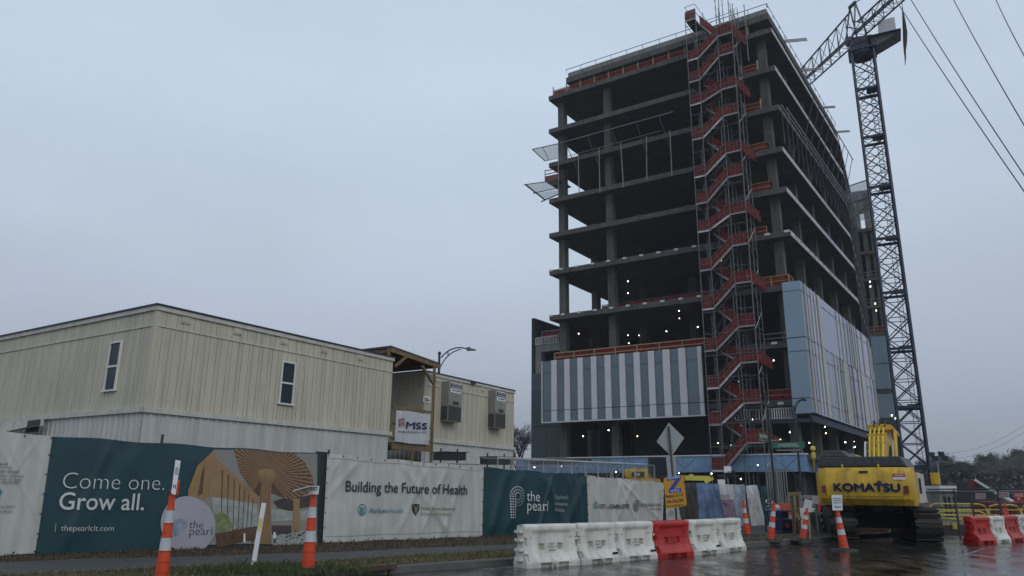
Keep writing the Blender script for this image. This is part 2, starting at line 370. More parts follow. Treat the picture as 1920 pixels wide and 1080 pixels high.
# plank on grass
t = MB(); a = gz(648, 1070, .14); b = gz(740, 1061, .14); t.beam(a, b, .14, .09)
tag(t.build('wood_plank', mat('weathered plank', (.09, .05, .035), .8, var=.35, scale=5, stretch=(1, 1, 4))), 'weathered brown wooden plank lying on the grass near the kerb', 'plank')
# ============================================================ TRAILERS
def siding(mb, P, d, nrm, length, z0, z1, pitch, groove=.02, depth=.02, alt=True):
    s = 0.0; k = 0
    while s < length - .01:
        wv = pitch * ((1.25 if k % 2 else .75) if alt else 1); e = min(length, s + wv)
        p = P + d * s; q = P + d * (e - groove); r_ = P + d * e
        for (a, b, oa, ob) in ((p, q, 0, 0), (q, q, 0, -depth), (q, r_, -depth, -depth), (r_, r_, -depth, 0)):
            A = a + nrm * oa; B = b + nrm * ob
            mb.quad(A + Z * (z0 - A.z), B + Z * (z0 - B.z), B + Z * (z1 - B.z), A + Z * (z1 - A.z))
        s = e; k += 1
def ribs(mb, P, d, nrm, length, z0, z1, pitch):
    s = 0.0
    while s < length - .01:
        e = min(length, s + pitch); pr = [(0, 0), (.62, 0), (.70, .03), (.92, .03), (1.0, 0)]
        for (a, oa), (b, ob) in zip(pr[:-1], pr[1:]):
            A = P + d * (s + (e - s) * a) + nrm * oa; B = P + d * (s + (e - s) * b) + nrm * ob
            mb.quad(A + Z * (z0 - A.z), B + Z * (z0 - B.z), B + Z * (z1 - B.z), A + Z * (z1 - A.z))
        s = e
ZS, ZT = 3.82, 6.92
def window(parent, P, d, nrm, px):
    c = [onp(x, y, P, d) for x, y in px]       # TL TR BR BL
    f = MB(); s0 = (c[0] - P).dot(d); s1 = (c[2] - P).dot(d); s0, s1 = sorted(((c[0] - P).dot(d) * .5 + (c[3] - P).dot(d) * .5, (c[1] - P).dot(d) * .5 + (c[2] - P).dot(d) * .5))
    zt = (c[0].z + c[1].z) / 2; zb = (c[2].z + c[3].z) / 2; pt = lambda s, z, o: P + d * s + nrm * o + Z * (z - P.z)
    ax = (d, nrm, Z); t_ = .05
    f.box(pt((s0 + s1) / 2, zt - t_ / 2, .03), (s1 - s0, .07, t_), ax); f.box(pt((s0 + s1) / 2, zb + t_ / 2, .04), (s1 - s0 + .08, .10, t_), ax)
    for s in (s0 + t_ / 2, s1 - t_ / 2): f.box(pt(s, (zt + zb) / 2, .03), (t_, .066, zt - zb - 2 * t_), ax)
    zm = (zt + zb) / 2; f.box(pt((s0 + s1) / 2, zm, .028), (s1 - s0 - 2 * t_, .055, .06), ax)
    fr = f.build('window', M['wwhite'], parent)
    for za, zc in ((zb + t_, zm - .03), (zm + .03, zt - t_)):
        g = MB(); g.box(pt((s0 + s1) / 2, (za + zc) / 2, .012), (s1 - s0 - 2 * t_, .02, zc - za), ax); g.build('pane', M['pane'], fr)
        if za > zb + .2:
            pass
    return fr
K = Vector((-10.80, 22.0, 0)); d1 = Vector((5.85, 9.1, 0)).normalized(); d2 = Vector((-8.5, 5.45, 0)).normalized()
n1 = Vector((d1.y, -d1.x, 0)); n2 = Vector((-d2.y, d2.x, 0)) * 1.0
if n2.y > 0: n2 = -n2
def trailer(root, K, L1, L2, n1, n2, d1, d2, zs, zt, vents=True, band=.62):
    fp = K.copy()
    core = MB(); o = .06
    q = [K - n1 * o - n2 * o, K + d1 * L1 - n1 * o - n2 * 0, K + d1 * L1 + d2 * L2, K + d2 * L2 - n2 * o]
    core.prism([v[:2] for v in q], zs - .02, zt - .05)
    siding(core, K + d1 * .12, d1, n1, L1 - .12, zs, zt - band, .21); siding(core, K + d1 * .12, d1, n1, L1 - .12, zt - band, zt - .1, .3)
    siding(core, K + d2 * .12, d2, n2, L2, zs, zt - band, .21); siding(core, K + d2 * .12, d2, n2, L2, zt - band, zt - .1, .21)
    core.build('wall', M['beige'], root)
    tr = MB()
    for d, n, Ln in ((d1, n1, L1), (d2, n2, L2)):
        ax = (d, n, Z)
        tr.box(K + d * (Ln / 2) + n * .03 + Z * (zt - .07), (Ln + .06, .06, .14), ax)
        tr.box(K + d * (Ln / 2) + n * .012 + Z * (zt - band + .015), (Ln, .03, .05), ax)
    tr.build('fascia_trim', M['trim'], root)
    tr = MB()
    tr.hexa([K + n1 * .02 + n2 * .02 + Z * zs, K + d1 * .14 + n1 * .02 + Z * zs, K + d1 * .14 - n1 * .02 + Z * zs, K + d2 * .14 - n2 * .02 + Z * zs, K + d2 * .14 + n2 * .02 + Z * zs],
            [K + n1 * .02 + n2 * .02 + Z * (zt - .14), K + d1 * .14 + n1 * .02 + Z * (zt - .14), K + d1 * .14 - n1 * .02 + Z * (zt - .14), K + d2 * .14 - n2 * .02 + Z * (zt - .14), K + d2 * .14 + n2 * .02 + Z * (zt - .14)])
    tr.build('corner_trim', M['beige'], root)
    ro = MB(); q = [K + n1 * .09 + n2 * .09, K + d1 * (L1 + .03) + n1 * .09, K + d1 * (L1 + .03) + d2 * L2, K + d2 * L2 + n2 * .09]
    ro.prism([v[:2] for v in q], zt, zt + .055); ro.build('roof', M['roofb'], root)
    fl = MB()
    for d, n, Ln in ((d1, n1, L1), (d2, n2, L2)): fl.box(K + d * (Ln / 2) + n * .05 + Z * (zs - .05), (Ln + .1, .1, .16), (d, n, Z))
    fl.build('skirt_flashing', M['trim'], root)
    sk = MB(); ribs(sk, K + n1 * .01, d1, n1, L1 - .1, 0.0, zs - .1, .28); ribs(sk, K + n2 * .01, d2, n2, L2, 0.0, zs - .1, .28)
    sk.build('skirt', M['skirt'], root)
    if vents:
        k = 0; s = 1.0
        while s < L1 - .5:
            v = MB(); v.box(K + d1 * s + n1 * .015 + Z * (zt - .38), (.34, .03, .02), (d1, n1, Z)); v.box(K + d1 * (s - .0) + n1 * .01 + Z * (zt - .24), (.30, .02, .2), (d1, n1, Z))
            v.build('roof_vent', M['beige'], root); s += 1.95
t1 = thing('office_trailer', 'large beige modular office trailer with dirty grey green skirt, left of the timber canopy', 'trailer', K)
trailer(t1, K, 10.75, 22, n1, n2, d1, d2, ZS, ZT)
window(t1, K, d2, n2, [(211, 642), (234, 639), (215, 733), (194, 736)])
window(t1, K, d1, n1, [(530, 677), (555, 681), (546, 761), (519, 757)])
# torn flashing at the far left
mb = MB(); a = onp(0, 792, K + n2 * .25, d2); b = onp(84, 781, K + n2 * .25, d2)
mb.quad(a + Z * .0, b, b - Z * .3, a - Z * .42).quad(a - Z * .42, b - Z * .3, b - Z * .32 + n2 * .3, a - Z * .45 + n2 * .3); mb.build('torn_flashing', M['trim'], t1)
mb = MB(); a = onp(52, 789, K + n2 * .27, d2); b = onp(76, 786, K + n2 * .27, d2); mb.quad(a, b, b - Z * .4, a - Z * .4); mb.build('dark_hole_patch', M['roofb'], t1)  # flat black patch painting the dark inside of the torn hole
# second trailer
K2 = ath(797, 696.5, ZT); K2.z = 0; E2_ = ath(964, 733.5, ZT); E2_.z = 0; e1 = (E2_ - K2); LL2 = e1.length; e1.normalize(); m1 = Vector((e1.y, -e1.x, 0))
t2 = thing('office_trailer', 'smaller beige office trailer with two wall mounted air conditioners, right of the timber canopy', 'trailer', K2)
trailer(t2, K2, LL2, 8, m1, n2, e1, d2, ZS, ZT, vents=True)
def pix(x, y, off=0.0): return onp(x, y, K2 + m1 * off, e1)
def aircon(px, lab):
    (xl, yt), (xr, yt2), (xb, yb) = px
    A = pix(xl, yt, .45); B = pix(xr, yt2, .45); Cc = pix(xb, yb, .45); w_ = (B - A).length; A.z = (A.z + B.z) / 2; h_ = A.z - Cc.z
    c0 = (A + B) / 2; c0.z = A.z; ax = (e1, m1, Z); root = MB(); root.box(c0 - Z * h_ * .30 - m1 * .225, (w_, .45, h_ * .60), ax); root.box(c0 - Z * h_ * .80 - m1 * .235, (w_ - .02, .43, h_ * .40), ax)
    ac = root.build('air_conditioner', M['acg'], t2, label=lab)
    g = MB(); g.box(c0 - Z * h_ * .80 + m1 * -.012, (w_ - .1, .02, h_ * .36), ax)
    for i in range(9): g.box(c0 - Z * (h_ * (.64 + .04 * i)) + m1 * .0, (w_ - .1, .012, .012), ax)
    g.build('coil_grille', M['acd'], ac)
    g = MB(); g.box(c0 - Z * h_ * .8 - m1 * .24 - e1 * (w_ / 2 - .005), (.02, .36, h_ * .34), ax); g.build('side_grille', M['acd'], ac)
    g = MB(); g.box(c0 - Z * h_ * .53 + m1 * .003 + e1 * .05, (w_ * .42, .008, h_ * .09), ax)
    for i in range(5): g.box(c0 - Z * (h_ * (.50 + .016 * i)) + m1 * .008 + e1 * .05, (w_ * .42, .01, .008), ax)
    g.build('vent_louvre', M['acd'], ac)
    g = MB(); g.box(c0 - Z * h_ * .36 + m1 * .004 + e1 * .03, (.08, .01, .07), ax); g.build('control_knob', M['black'], ac)
    g = MB(); g.box(c0 - Z * h_ * .145 + m1 * .003 + e1 * .04, (w_ * .78, .006, h_ * .25), ax); lb = g.build('label_plate', M['white'], ac)
    g = MB(); g.box(c0 - Z * h_ * .10 + m1 * .0075 + e1 * .04, (w_ * .78, .004, h_ * .12), ax); g.build('blue_band', M['navy'], lb)
    o = m1 * .012; L0 = c0 - e1 * (w_ * .31) + e1 * .04; L1 = c0 + e1 * (w_ * .33) + e1 * .04
    g = MB(); letter(g, 'CAROLINA MODULAR', L0 - Z * h_ * .085, L1 - Z * h_ * .085, off=o, bold=.02, height=h_ * .03); letter(g, 'BUILDING', L0 - Z * h_ * .14, L1 - Z * h_ * .14, off=o, bold=.02, height=h_ * .032); g.build('lettering', M['white'], lb)
    g = MB(); letter(g, '704-246-3853', L0 - Z * h_ * .235, L1 - Z * h_ * .235, off=o, bold=.02, height=h_ * .055); g.build('lettering', M['navy'], lb)
    return ac
aircon([(842, 715), (867, 719), (861, 792)], 'left air conditioner beside the timber post')
aircon([(929, 732), (949, 735), (944, 804)], 'right air conditioner near the trailer end')
g = MB(); c_ = pix(800, 749, .03); g.box(c_, (.52, .02, .3), (e1, m1, Z)); pl = g.build('unit_number_plate', M['white'], t2)
g = MB(); letter(g, '208A', c_ - e1 * .19 - Z * .09 + m1 * .015, c_ + e1 * .19 - Z * .09 + m1 * .015, bold=.02, height=.17); g.build('lettering', M['ink'], pl)
g = MB(); c_ = pix(887, 718, .08); g.box(c_, (.35, .12, .12), (e1, m1, Z)); g.build('roof_drain_box', M['black'], t2)
# timber canopy + deck between the trailers
cp = thing('timber_canopy', 'raw lumber canopy and deck with sloping roof between the two beige trailers', 'canopy', K + d1 * 12)
P1 = K + d1 * 10.9 - n1 * .35
FL = onp(733, 649, P1, d1); FR = onp(826, 682, P1, d1)
mb = MB(); bk = d2 * 4.5; q = [FL, FR, FR + bk, FL + bk]
mb.hexa([v - Z * .06 for v in q], [v + Z * .03 for v in q]); mb.build('roof', mat('weathered roof sheet', (.06, .045, .032), .8, var=.25, scale=3), cp)
for A, B in ((FL, FR), (FL + bk, FR + bk), (FL + d1 * .1, FL + d1 * .1 + bk), (FR - d1 * .3, FR - d1 * .3 + bk)):
    mb = MB(); mb.beam(A - Z * .16, B - Z * .16, .06, .17); mb.build('roof_beam', M['lumber_d'], cp)
for k in range(1, 6):
    mb = MB(); A = FL.lerp(FR, k / 6); mb.beam(A - Z * .13, A + bk - Z * .13, .05, .12); mb.build('rafter', M['lumber_d'], cp)
def post(A, zb=0.1, zt=None, w_=.15):
    mb = MB(); A = Vector(A); zt = zt or A.z - .1; mb.beam((A.x, A.y, zb), (A.x, A.y, zt), w_); return mb.build('post', M['lumber_d'], cp)
pf = onp(812, 760, P1, d1); pf.z = onp(818, 683, P1, d1).z; post(pf, w_=.13)
post(FL - n1 * .1, w_=.15); pb = onp(771, 740, P1 + bk * .85, d1); pb.z = FR.z - .1; post(pb, w_=.14)
mb = MB(); mb.beam(pf - d1 * .9 - Z * .22, pf - Z * .95, .1, .1); mb.build('brace', M['lumber_d'], cp)
mb = MB(); A = FL + d1 * .3; mb.beam(A + d1 * .75 - Z * .28, A - Z * .85, .1, .1); mb.build('brace', M['lumber_d'], cp)
zr = [onp(770, y, P1, d1).z for y in (768, 798, 825, 838)]
L_ = onp(735, 800, P1, d1); R_ = onp(812, 800, P1, d1)
for z_, h_ in ((zr[0], .12), (zr[1], .12), (zr[2], .12), (zr[3], .3)):
    mb = MB(); mb.beam((L_.x, L_.y, z_), (R_.x, R_.y, z_), .05, h_); mb.build('deck_rail', M['lumber_d'], cp)
mb = MB(); q = [L_, R_, R_ + bk, L_ + bk]; mb.prism([v[:2] for v in q], zr[3] - .02, zr[3] + .03); mb.build('deck', M['deckp'], cp)
mb = MB(); A = onp(773, 850, P1, d1); mb.beam((A.x, A.y, .1), (A.x, A.y, zr[3]), .12); mb.build('deck_post', M['lumber_d'], cp)
mb = MB(); A = P1 + bk * .9; mb.quad(A + Z * .1, A + d1 * 3.4 + Z * .1, A + d1 * 3.4 + Z * zr[3], A + Z * zr[3]); mb.build('under_deck_dark', M['dark'], cp)  # dark sheet standing in for the shade in the opening under the deck
# ---- drape helper for banners
def banner(name, label, px, P, d, nrm, m_, amp=.05, seed=0, group=None, nu=130, nv=36, hem=True, folds=None):
    TL, TR, BR, BL = [onp(x, y, P, d) for x, y in px]; rnd = random.Random(seed)
    Wd = ((TR - TL).length + (BR - BL).length) / 2; Hh = ((TL - BL).length + (TR - BR).length) / 2
    fs = [(rnd.uniform(-1.5, 1.5), rnd.uniform(1.2, 3.4), rnd.uniform(0, 6.3), rnd.uniform(.25, 1)) for _ in range(6)]
    fan = folds if folds is not None else [(rnd.uniform(0, 1), rnd.uniform(-.6, .6), rnd.uniform(.015, .05)) for _ in range(7)]
    def disp(u, v):
        s = u * Wd; z = v * Hh; q = 0
        for a, b, c, g_ in fs: q += math.sin(s * b + z * a * 2 + c) * g_ * .22
        for u0, sl, wd in fan:
            x = (u - (u0 + sl * (1 - v) * Hh / Wd)) / wd; q += math.exp(-x * x) * 1.1
        k = min(1, 6 * v, 6 * (1 - v) + .15) * min(1, 12 * u + .1, 12 * (1 - u) + .1)
        return q * amp * k
    def pos(u, v, off=0.0):
        sag = -.035 * (abs(math.sin(u * Wd * 1.7 + seed)) ** 2) * (v ** 4)
        sg2 = .03 * (abs(math.sin(u * Wd * 1.3 + seed)) ** 2) * ((1 - v) ** 6)
        return (BL.lerp(BR, u)).lerp(TL.lerp(TR, u), v) + nrm * (disp(u, v) + .06 + off) + Z * (sag + sg2)
    mb = MB(); mb.grid([[pos(i / nu, j / nv) for j in range(nv + 1)] for i in range(nu + 1)])
    root = mb.build(name, m_, smooth=True); tag(root, label, 'banner', group)
    inv = lambda p: ((p - BL).dot((BR - BL).normalized()) / (BR - BL).length, None)
    def uv(p):       # world point on the plane -> u, v
        u = (p - BL).dot(d) / (BR - BL).dot(d)
        b = BL.lerp(BR, u); t_ = TL.lerp(TR, u); return u, (p.z - b.z) / (t_.z - b.z)
    def dp(off=.012):
        off = off + .010
        def f(p):
            u, v = uv(p); return pos(u, v, off)
        return f
    if hem:
        h = MB(); k = 0; n_ = int(Wd / .45)
        for j in (0.018, .982):
            for i in range(n_ + 1):
                h = MB(); u = .006 + i / n_ * .988; c = pos(u, j, .01); h.box(c, (.035, .012, .035), (d, nrm, Z)); h.build('grommet', M['ink'], root)
        for u in (.006, .994):
            for j in range(1, 6): h = MB(); h.box(pos(u, j / 6, .01), (.03, .012, .03), (d, nrm, Z)); h.build('grommet', M['ink'], root)
    return root, dp, lambda x, y: onp(x, y, P, d)
FP = sn(0, -19.95); FD = SD; FN = ND
def txt(parent, dp, on, items, m_, name='lettering', bold=0.0, off=.03):
    g = MB()
    for it in items:
        s, (x0, y0), (x1, y1), hp = it[:4]; b_ = it[4] if len(it) > 4 else bold
        A = on(x0, y0); B = on(x1, y1); h_ = None
        if hp: h_ = (on(x0, y0 - hp) - A).length
        letter(g, s, A, B, height=h_, bold=b_, disp=dp(off))
        o_ = g.build(name, m_, parent); g = MB()
    return o_
def shape(g, pts, dp, on, off=.012):
    f = dp(off); n = len(pts)
    if n > 4:
        cx = sum(p[0] for p in pts) / n; cy = sum(p[1] for p in pts) / n
        for i in range(n): shape(g, [(cx, cy), pts[i], pts[(i + 1) % n]], dp, on, off)
        return
    q = list(pts) + ([pts[-1]] if n == 3 else [])
    la = max(math.hypot(q[1][0] - q[0][0], q[1][1] - q[0][1]), math.hypot(q[2][0] - q[3][0], q[2][1] - q[3][1])); lb = max(math.hypot(q[3][0] - q[0][0], q[3][1] - q[0][1]), math.hypot(q[2][0] - q[1][0], q[2][1] - q[1][1]))
    na = max(1, min(16, int(la / 6))); nb_ = max(1, min(16, int(lb / 6)))
    P = []
    for i in range(na + 1):
        s = i / na; row = []
        for j in range(nb_ + 1):
            t = j / nb_; x = (q[0][0] * (1 - s) + q[1][0] * s) * (1 - t) + (q[3][0] * (1 - s) + q[2][0] * s) * t; y = (q[0][1] * (1 - s) + q[1][1] * s) * (1 - t) + (q[3][1] * (1 - s) + q[2][1] * s) * t
            row.append(f(on(x, y)))
        P.append(row)
    g.grid(P)
# banner 1: white information banner at the left edge
b1, dp1, on1 = banner('fence_banner', 'off white information banner with a small teal globe, leftmost on the fence', [(-60, 800), (97, 816), (64, 1040), (-60, 1046)], FP, FD, FN, M['vinyl'], .012, 3, 'banners along the street fence')
txt(b1, dp1, on1, [('Local impact', (-22, 873), (32, 872), 0), ('that will employ local', (-40, 884), (47, 886), 0), ('the number of hours', (-4, 892), (54, 894), 0), ('give someone to walk', (-12, 899), (50, 901), 0), ('the world 365 times', (-12, 906), (44, 906), 0),
    ('scan code to learn', (-22, 952), (34, 951), 0), ('about The Pearl', (-14, 960), (28, 960), 0)], M['inkg'], bold=.01)
g = MB(); shape(g, [(-30, 876.6), (39, 876.2), (39, 877), (-30, 877.4)], dp1, on1); g.build('rule_line', M['inkg'], b1)
g = MB(); shape(g, [(2 + 14.5 * math.cos(a), 921 + 11 * math.sin(a)) for a in [i * math.pi / 10 for i in range(20)]], dp1, on1); gl = g.build('globe_print', M['inkt'], b1)
g = MB()
for cx, cy, rx, ry in ((-2, 917, 6, 4), (6, 925, 5, 4), (9, 914, 3, 3)): shape(g, [(cx + rx * math.cos(a) * (1 + .2 * math.sin(3 * a)), cy + ry * math.sin(a)) for a in [i * math.pi / 6 for i in range(12)]], dp1, on1, .02)
g.build('land_print', M['teal'], gl)
# banner 2: teal + printed picture
b2, dp2, on2 = banner('fence_banner', 'long teal banner reading Come one Grow all with printed timber hall at right', [(98, 816), (600, 850), (592, 1024), (65, 1041)], FP, FD, FN, M['teal'], .02, 11, 'banners along the street fence', nu=170)
txt(b2, dp2, on2, [('Come one.', (117, 916), (308, 919), 33)], M['print_w'], bold=-.018)
txt(b2, dp2, on2, [('Grow all.', (109, 955), (268, 956), 34)], M['print_w'], bold=.018)
txt(b2, dp2, on2, [('thepearlclt.com', (113, 995), (212, 995), 0)], M['print_w'], bold=-.01)
g = MB(); shape(g, [(104, 982), (105.3, 982), (103.3, 998), (102, 998)], dp2, on2); g.build('green_line', M['inkgr'], b2)
# printed picture pieces
def piece(nm, m_, polys, off):
    if nm in ('printed_picture', 'printed_disc'):
        g = MB()
        for p in polys: shape(g, p, dp2, on2, off)
        return g.build(nm, m_, b2)
    for p in polys:
        g = MB(); shape(g, p, dp2, on2, off); o_ = g.build(nm, m_, b2)
    return o_
def curve(p0, p1, p2, k=14): return [((1 - t) ** 2 * p0[0] + 2 * t * (1 - t) * p1[0] + t * t * p2[0], (1 - t) ** 2 * p0[1] + 2 * t * (1 - t) * p1[1] + t * t * p2[1]) for t in [i / k for i in range(k + 1)]]
edge = curve((406, 839), (372, 872), (352, 935), 12) + [(352, 960), (352, 1030)]
strip = []
right = lambda y: 599 - (y - 850) * .036
# base ceiling colour as horizontal slices so it follows the wrinkles
sl = []
ys = [841 + i * 6 for i in range(31)]
def ex(y):
    for (a, b), (c, d_) in zip(edge[:-1], edge[1:]):
        if b <= y <= d_: return a + (c - a) * (y - b) / max(1e-6, d_ - b)
    return 352 if y > 900 else 406
nsl = 14
for y0, y1 in zip(ys[:-1], ys[1:]):
    for k in range(nsl):
        def X(y, f): return ex(y) + (right(y) - 1.5 - ex(y)) * f
        top = 840 + (X(y0, k / nsl) - 406) * .056 + 1; 
        bot = 1031 - (X(y0, k / nsl) - 350) * .035
        a_, b_ = max(y0, top), min(y1, bot)
        if a_ < b_: sl.append([(X(a_, k / nsl), a_), (X(a_, (k + 1) / nsl), a_), (X(b_, (k + 1) / nsl), b_), (X(b_, k / nsl), b_)])
piece('printed_picture', M['ceilp'], sl, .008)
piece('printed_wall', M['woodp'], [[(404, 843), (407, 858), (394, 930), (382, 935), (352, 962), (353, 920), (372, 872)], [(407, 858), (484, 930), (484, 948), (396, 935)]], .011)
piece('printed_wall', M['woodd'], [[(379, 888), (386, 868), (380, 925), (371, 930)], [(415, 995), (482, 985), (482, 1012), (404, 1027), (402, 1000)]], .014)
piece('printed_windows', M['skyp'], [[(396, 931), (482, 945), (482, 986), (405, 1000)]], .014)
for i in range(7):
    x = 418 + i * 11.5 - i * i * .35; piece('printed_mullion', M['darkp'], [[(x, 880 + i * 9), (x + 2.0 - i * .15, 881 + i * 9), (x - 5, 996 - i * 1.2), (x - 6.2, 996 - i * 1.2)]], .017)
piece('printed_plants', M['plantp'], [[(402, 965), (414, 958), (428, 968), (436, 992), (405, 1000)]], .019)
# umbrella column: fan of ribs
fan = []; cx, cy = 506, 872
rim = [(442, 842), (446, 862), (456, 886), (470, 908), (484, 922)]
tcol = [(484, 925), (490, 905), (493, 1020), (478, 1020)]
canopyp = [(441, 841.5), (500, 845), (553, 848.5), (573, 866), (586, 893), (591, 915), (574, 926), (548, 938), (525, 931), (512, 925), (484, 930), (468, 912), (452, 888)]
rib_m = mat('light rib print', (.30, .185, .095), .6, var=.1)
def rim_hit(a):
    best = None
    for (x0, y0), (x1, y1) in zip(canopyp, canopyp[1:] + canopyp[:1]):
        dx, dy = math.cos(a), math.sin(a); ex_, ey_ = x1 - x0, y1 - y0; det = dx * -ey_ + dy * ex_
        if abs(det) < 1e-6: continue
        t = ((x0 - 500) * -ey_ + (y0 - 888) * ex_) / det; u = (dx * (y0 - 888) - dy * (x0 - 500)) / det
        if t > 0 and 0 <= u <= 1: best = max(best or 0, t)
    return best or 30
RB = MB()
for i in range(64):
    a = 2 * math.pi * i / 64
    if .30 * math.pi < a < .70 * math.pi: continue
    t = rim_hit(a) - .5; c_, s_ = math.cos(a), math.sin(a); w0_ = .35; w1_ = .35 + t * .013
    P_ = lambda r, o: (500 + c_ * r - s_ * o, 888 + s_ * r + c_ * o)
    shape(RB, [P_(13, -w0_), P_(13, w0_), P_(t, w1_), P_(t, -w1_)], dp2, on2, .0165)
for (x0, y0), (x1, y1) in (((520, 848), (590, 905)), ((533, 848), (590, 893)), ((509, 850), (588, 917)), ((549, 850), (586, 884)), ((512, 866), (572, 924)), ((515, 885), (552, 934))):
    shape(RB, [(x0, y0), (x1, y1), (x1, y1 + 1), (x0, y0 + 1)], dp2, on2, .018)
RB.build('printed_ribs', rib_m, b2)
CB = MB()
for i in range(len(canopyp)): shape(CB, [(506, 880), canopyp[i], canopyp[(i + 1) % len(canopyp)]], dp2, on2, .013)
CB.build('printed_canopy', M['woodd'], b2)
piece('printed_column', M['woodp'], [[(484, 893), (487, 881), (500, 876), (514, 881), (517, 893), (508, 912), (493, 912)], [(490, 905), (510, 905), (506, 960), (505, 1018), (486, 1021), (487, 960)]], .0185)
RB = MB()
for i in range(8):
    x = 487.5 + i * 2.5
    for p_ in ([[(485 + i * 4, 890), (485.9 + i * 4, 890), (x + 1.2 + .2 * i, 915), (x + .4 + .2 * i, 915)], [(x + .4, 915), (x + 1.2, 915), (x + .6, 1019), (x - .1, 1019)]]): shape(RB, p_, dp2, on2, .0205)
RB.build('printed_ribs', M['woodd'], b2)
piece('printed_canopy', M['darkp'], [[(512, 940), (530, 934), (575, 930), (590, 925), (590, 950), (565, 952), (545, 958), (520, 952)]], .0145)
piece('printed_column', M['woodp'], [[(549, 935), (562, 935), (560, 965), (560, 998), (548, 998), (549, 965)]], .018)
piece('printed_canopy', M['darkp'], [[(508, 985), (545, 985), (545, 1000), (508, 1003)]], .0165)
piece('printed_floor', M['skyp'], [[(508, 1002), (550, 998), (592, 990), (592, 1022), (508, 1024)], [(508, 955), (548, 958), (548, 975), (508, 978)], [(562, 958), (590, 955), (590, 975), (562, 978)]], .0155)
fig = []
for i in range(26):
    x = 512 + random.uniform(0, 62); y = 1000 + random.uniform(-6, 14); fig.append([(x, y), (x + 4, y - 1), (x + 4.5, y + 1), (x + .5, y + 2)])
for x in (455, 512, 417, 433, 470): fig.append([(x, 1000), (x + 2.5, 1000), (x + 3, 1018 if x > 450 else 1010), (x - 1, 1018 if x > 450 else 1010)])
piece('printed_figures', M['darkp'], fig[:26] + fig[27:], .021)
piece('printed_figures', M['white'], [fig[26], [(511, 998), (514.5, 998), (515, 1010), (510.5, 1010)]], .0215)
# lilac disc
dr = []; cx, cy = 351, 984
for k in range(36):
    a0, a1 = 2 * math.pi * k / 36, 2 * math.pi * (k + 1) / 36
    f = lambda a: (cx + 51 * math.cos(a), min(cy + 54 * math.sin(a), 1033 - (cx + 51 * math.cos(a) - 300) * .02))
    dr.append([(cx, cy), f(a0), f(a1)])
piece('printed_disc', M['lilac'], dr, .026)
txt(b2, dp2, on2, [('the', (353, 990), (379, 991), 0), ('pearl', (353, 1003), (395, 1003), 0)], M['ink'], bold=-.012, off=.034)
def pdots(parent, dp, on, cx, cy, rx, ry, stem, m_, rows=3, sz=1.0, gap=.27, off=.034):
    g = MB()
    for r_ in range(rows):
        f = 1 - gap * r_; n_ = int(15 * f) + 4
        for i in range(n_):
            a = math.pi - i / (n_ - 1) * math.pi * 1.62
            x = cx + rx * f * math.cos(a); y = cy - ry * f * math.sin(a); q = sz * (1 - .028 * i) * (1 - .1 * r_)
            shape(g, [(x - q, y - q), (x + q, y - q), (x + q, y + q), (x - q, y + q)], dp, on, off)
        for j in range(1, stem):
            x = cx - rx * f; y = cy + j * ry / 3.6; q = sz * (1 - .1 * r_); shape(g, [(x - q, y - q), (x + q, y - q), (x + q, y + q), (x - q, y + q)], dp, on, off)
    return g.build('dotted_emblem', m_, parent)
pdots(b2, dp2, on2, 336, 985, 12.5, 11.5, 7, M['inkblue'], sz=1.15)
# banner 3
b3, dp3, on3 = banner('fence_banner', 'wrinkled white banner reading Building the Future of Health', [(612, 850), (904, 875), (902, 1007), (603, 1018)], FP, FD, FN, M['vinyl'], .032, 21, 'banners along the street fence', nu=170,
    folds=[(.08, -.5, .012), (.2, -.9, .02), (.42, .9, .025), (.55, .5, .02), (.62, -.5, .02), (.75, -.45, .018), (.86, -.35, .02)])
txt(b3, dp3, on3, [('Building the Future of Health', (647, 921), (873, 927), 21)], M['ink'], bold=.018)
txt(b3, dp3, on3, [('Atrium', (689, 961), (723, 961.5), 9.5, .02), ('Health', (726, 961.5), (753, 962), 9.5, -.01)], M['inkt'])
txt(b3, dp3, on3, [('Wake Forest University', (787, 955), (851, 956), 5.8, .012), ('School of Medicine', (787, 965), (842, 966), 5.5, 0)], M['inkgold'])
g = MB(); ring = lambda r_, k: (677.5 + 8.3 * r_ * math.cos(k), 955.5 + 11.2 * r_ * math.sin(k))
for i in range(28): a, b = i * math.pi / 14, (i + 1) * math.pi / 14; shape(g, [ring(1, a), ring(1, b), ring(.87, b), ring(.87, a)], dp3, on3)
shape(g, [(677, 947), (678.2, 947), (678.2, 965), (677, 965)], dp3, on3)
for k in range(4):
    y = 951 + k * 3.4; shape(g, [(677.5, y + 2.5), (682.5, y - 1), (682.5, y + .7), (677.5, y + 4.2)], dp3, on3); shape(g, [(677.5, y + 2.5), (672.5, y - 1), (672.5, y + .7), (677.5, y + 4.2)], dp3, on3)
g.build('leaf_emblem', M['inkt'], b3)
g = MB(); shape(g, [(770, 945.5), (777, 944.5), (785, 945.5), (784, 956), (777.5, 967), (771, 956)], dp3, on3); sh = g.build('shield_emblem', M['ink'], b3)
g = MB(); shape(g, [(773, 947), (775, 947), (777.8, 957), (780.5, 947), (782.5, 947), (778.2, 964), (777.2, 964)], dp3, on3, .02); g.build('emblem_mark', M['inkgold'], sh)
g = MB(); 
for p, q in (((615, 858), (903, 882)), ((608, 1006), (900, 996))):
    for i in range(30):
        a = (p[0] + (q[0] - p[0]) * i / 30, p[1] + (q[1] - p[1]) * i / 30); b = (p[0] + (q[0] - p[0]) * (i + 1) / 30, p[1] + (q[1] - p[1]) * (i + 1) / 30)
        shape(g, [a, b, (b[0], b[1] + .55), (a[0], a[1] + .55)], dp3, on3, .008)
    g.build('stitched_hem', M['inkg'], b3); g = MB()
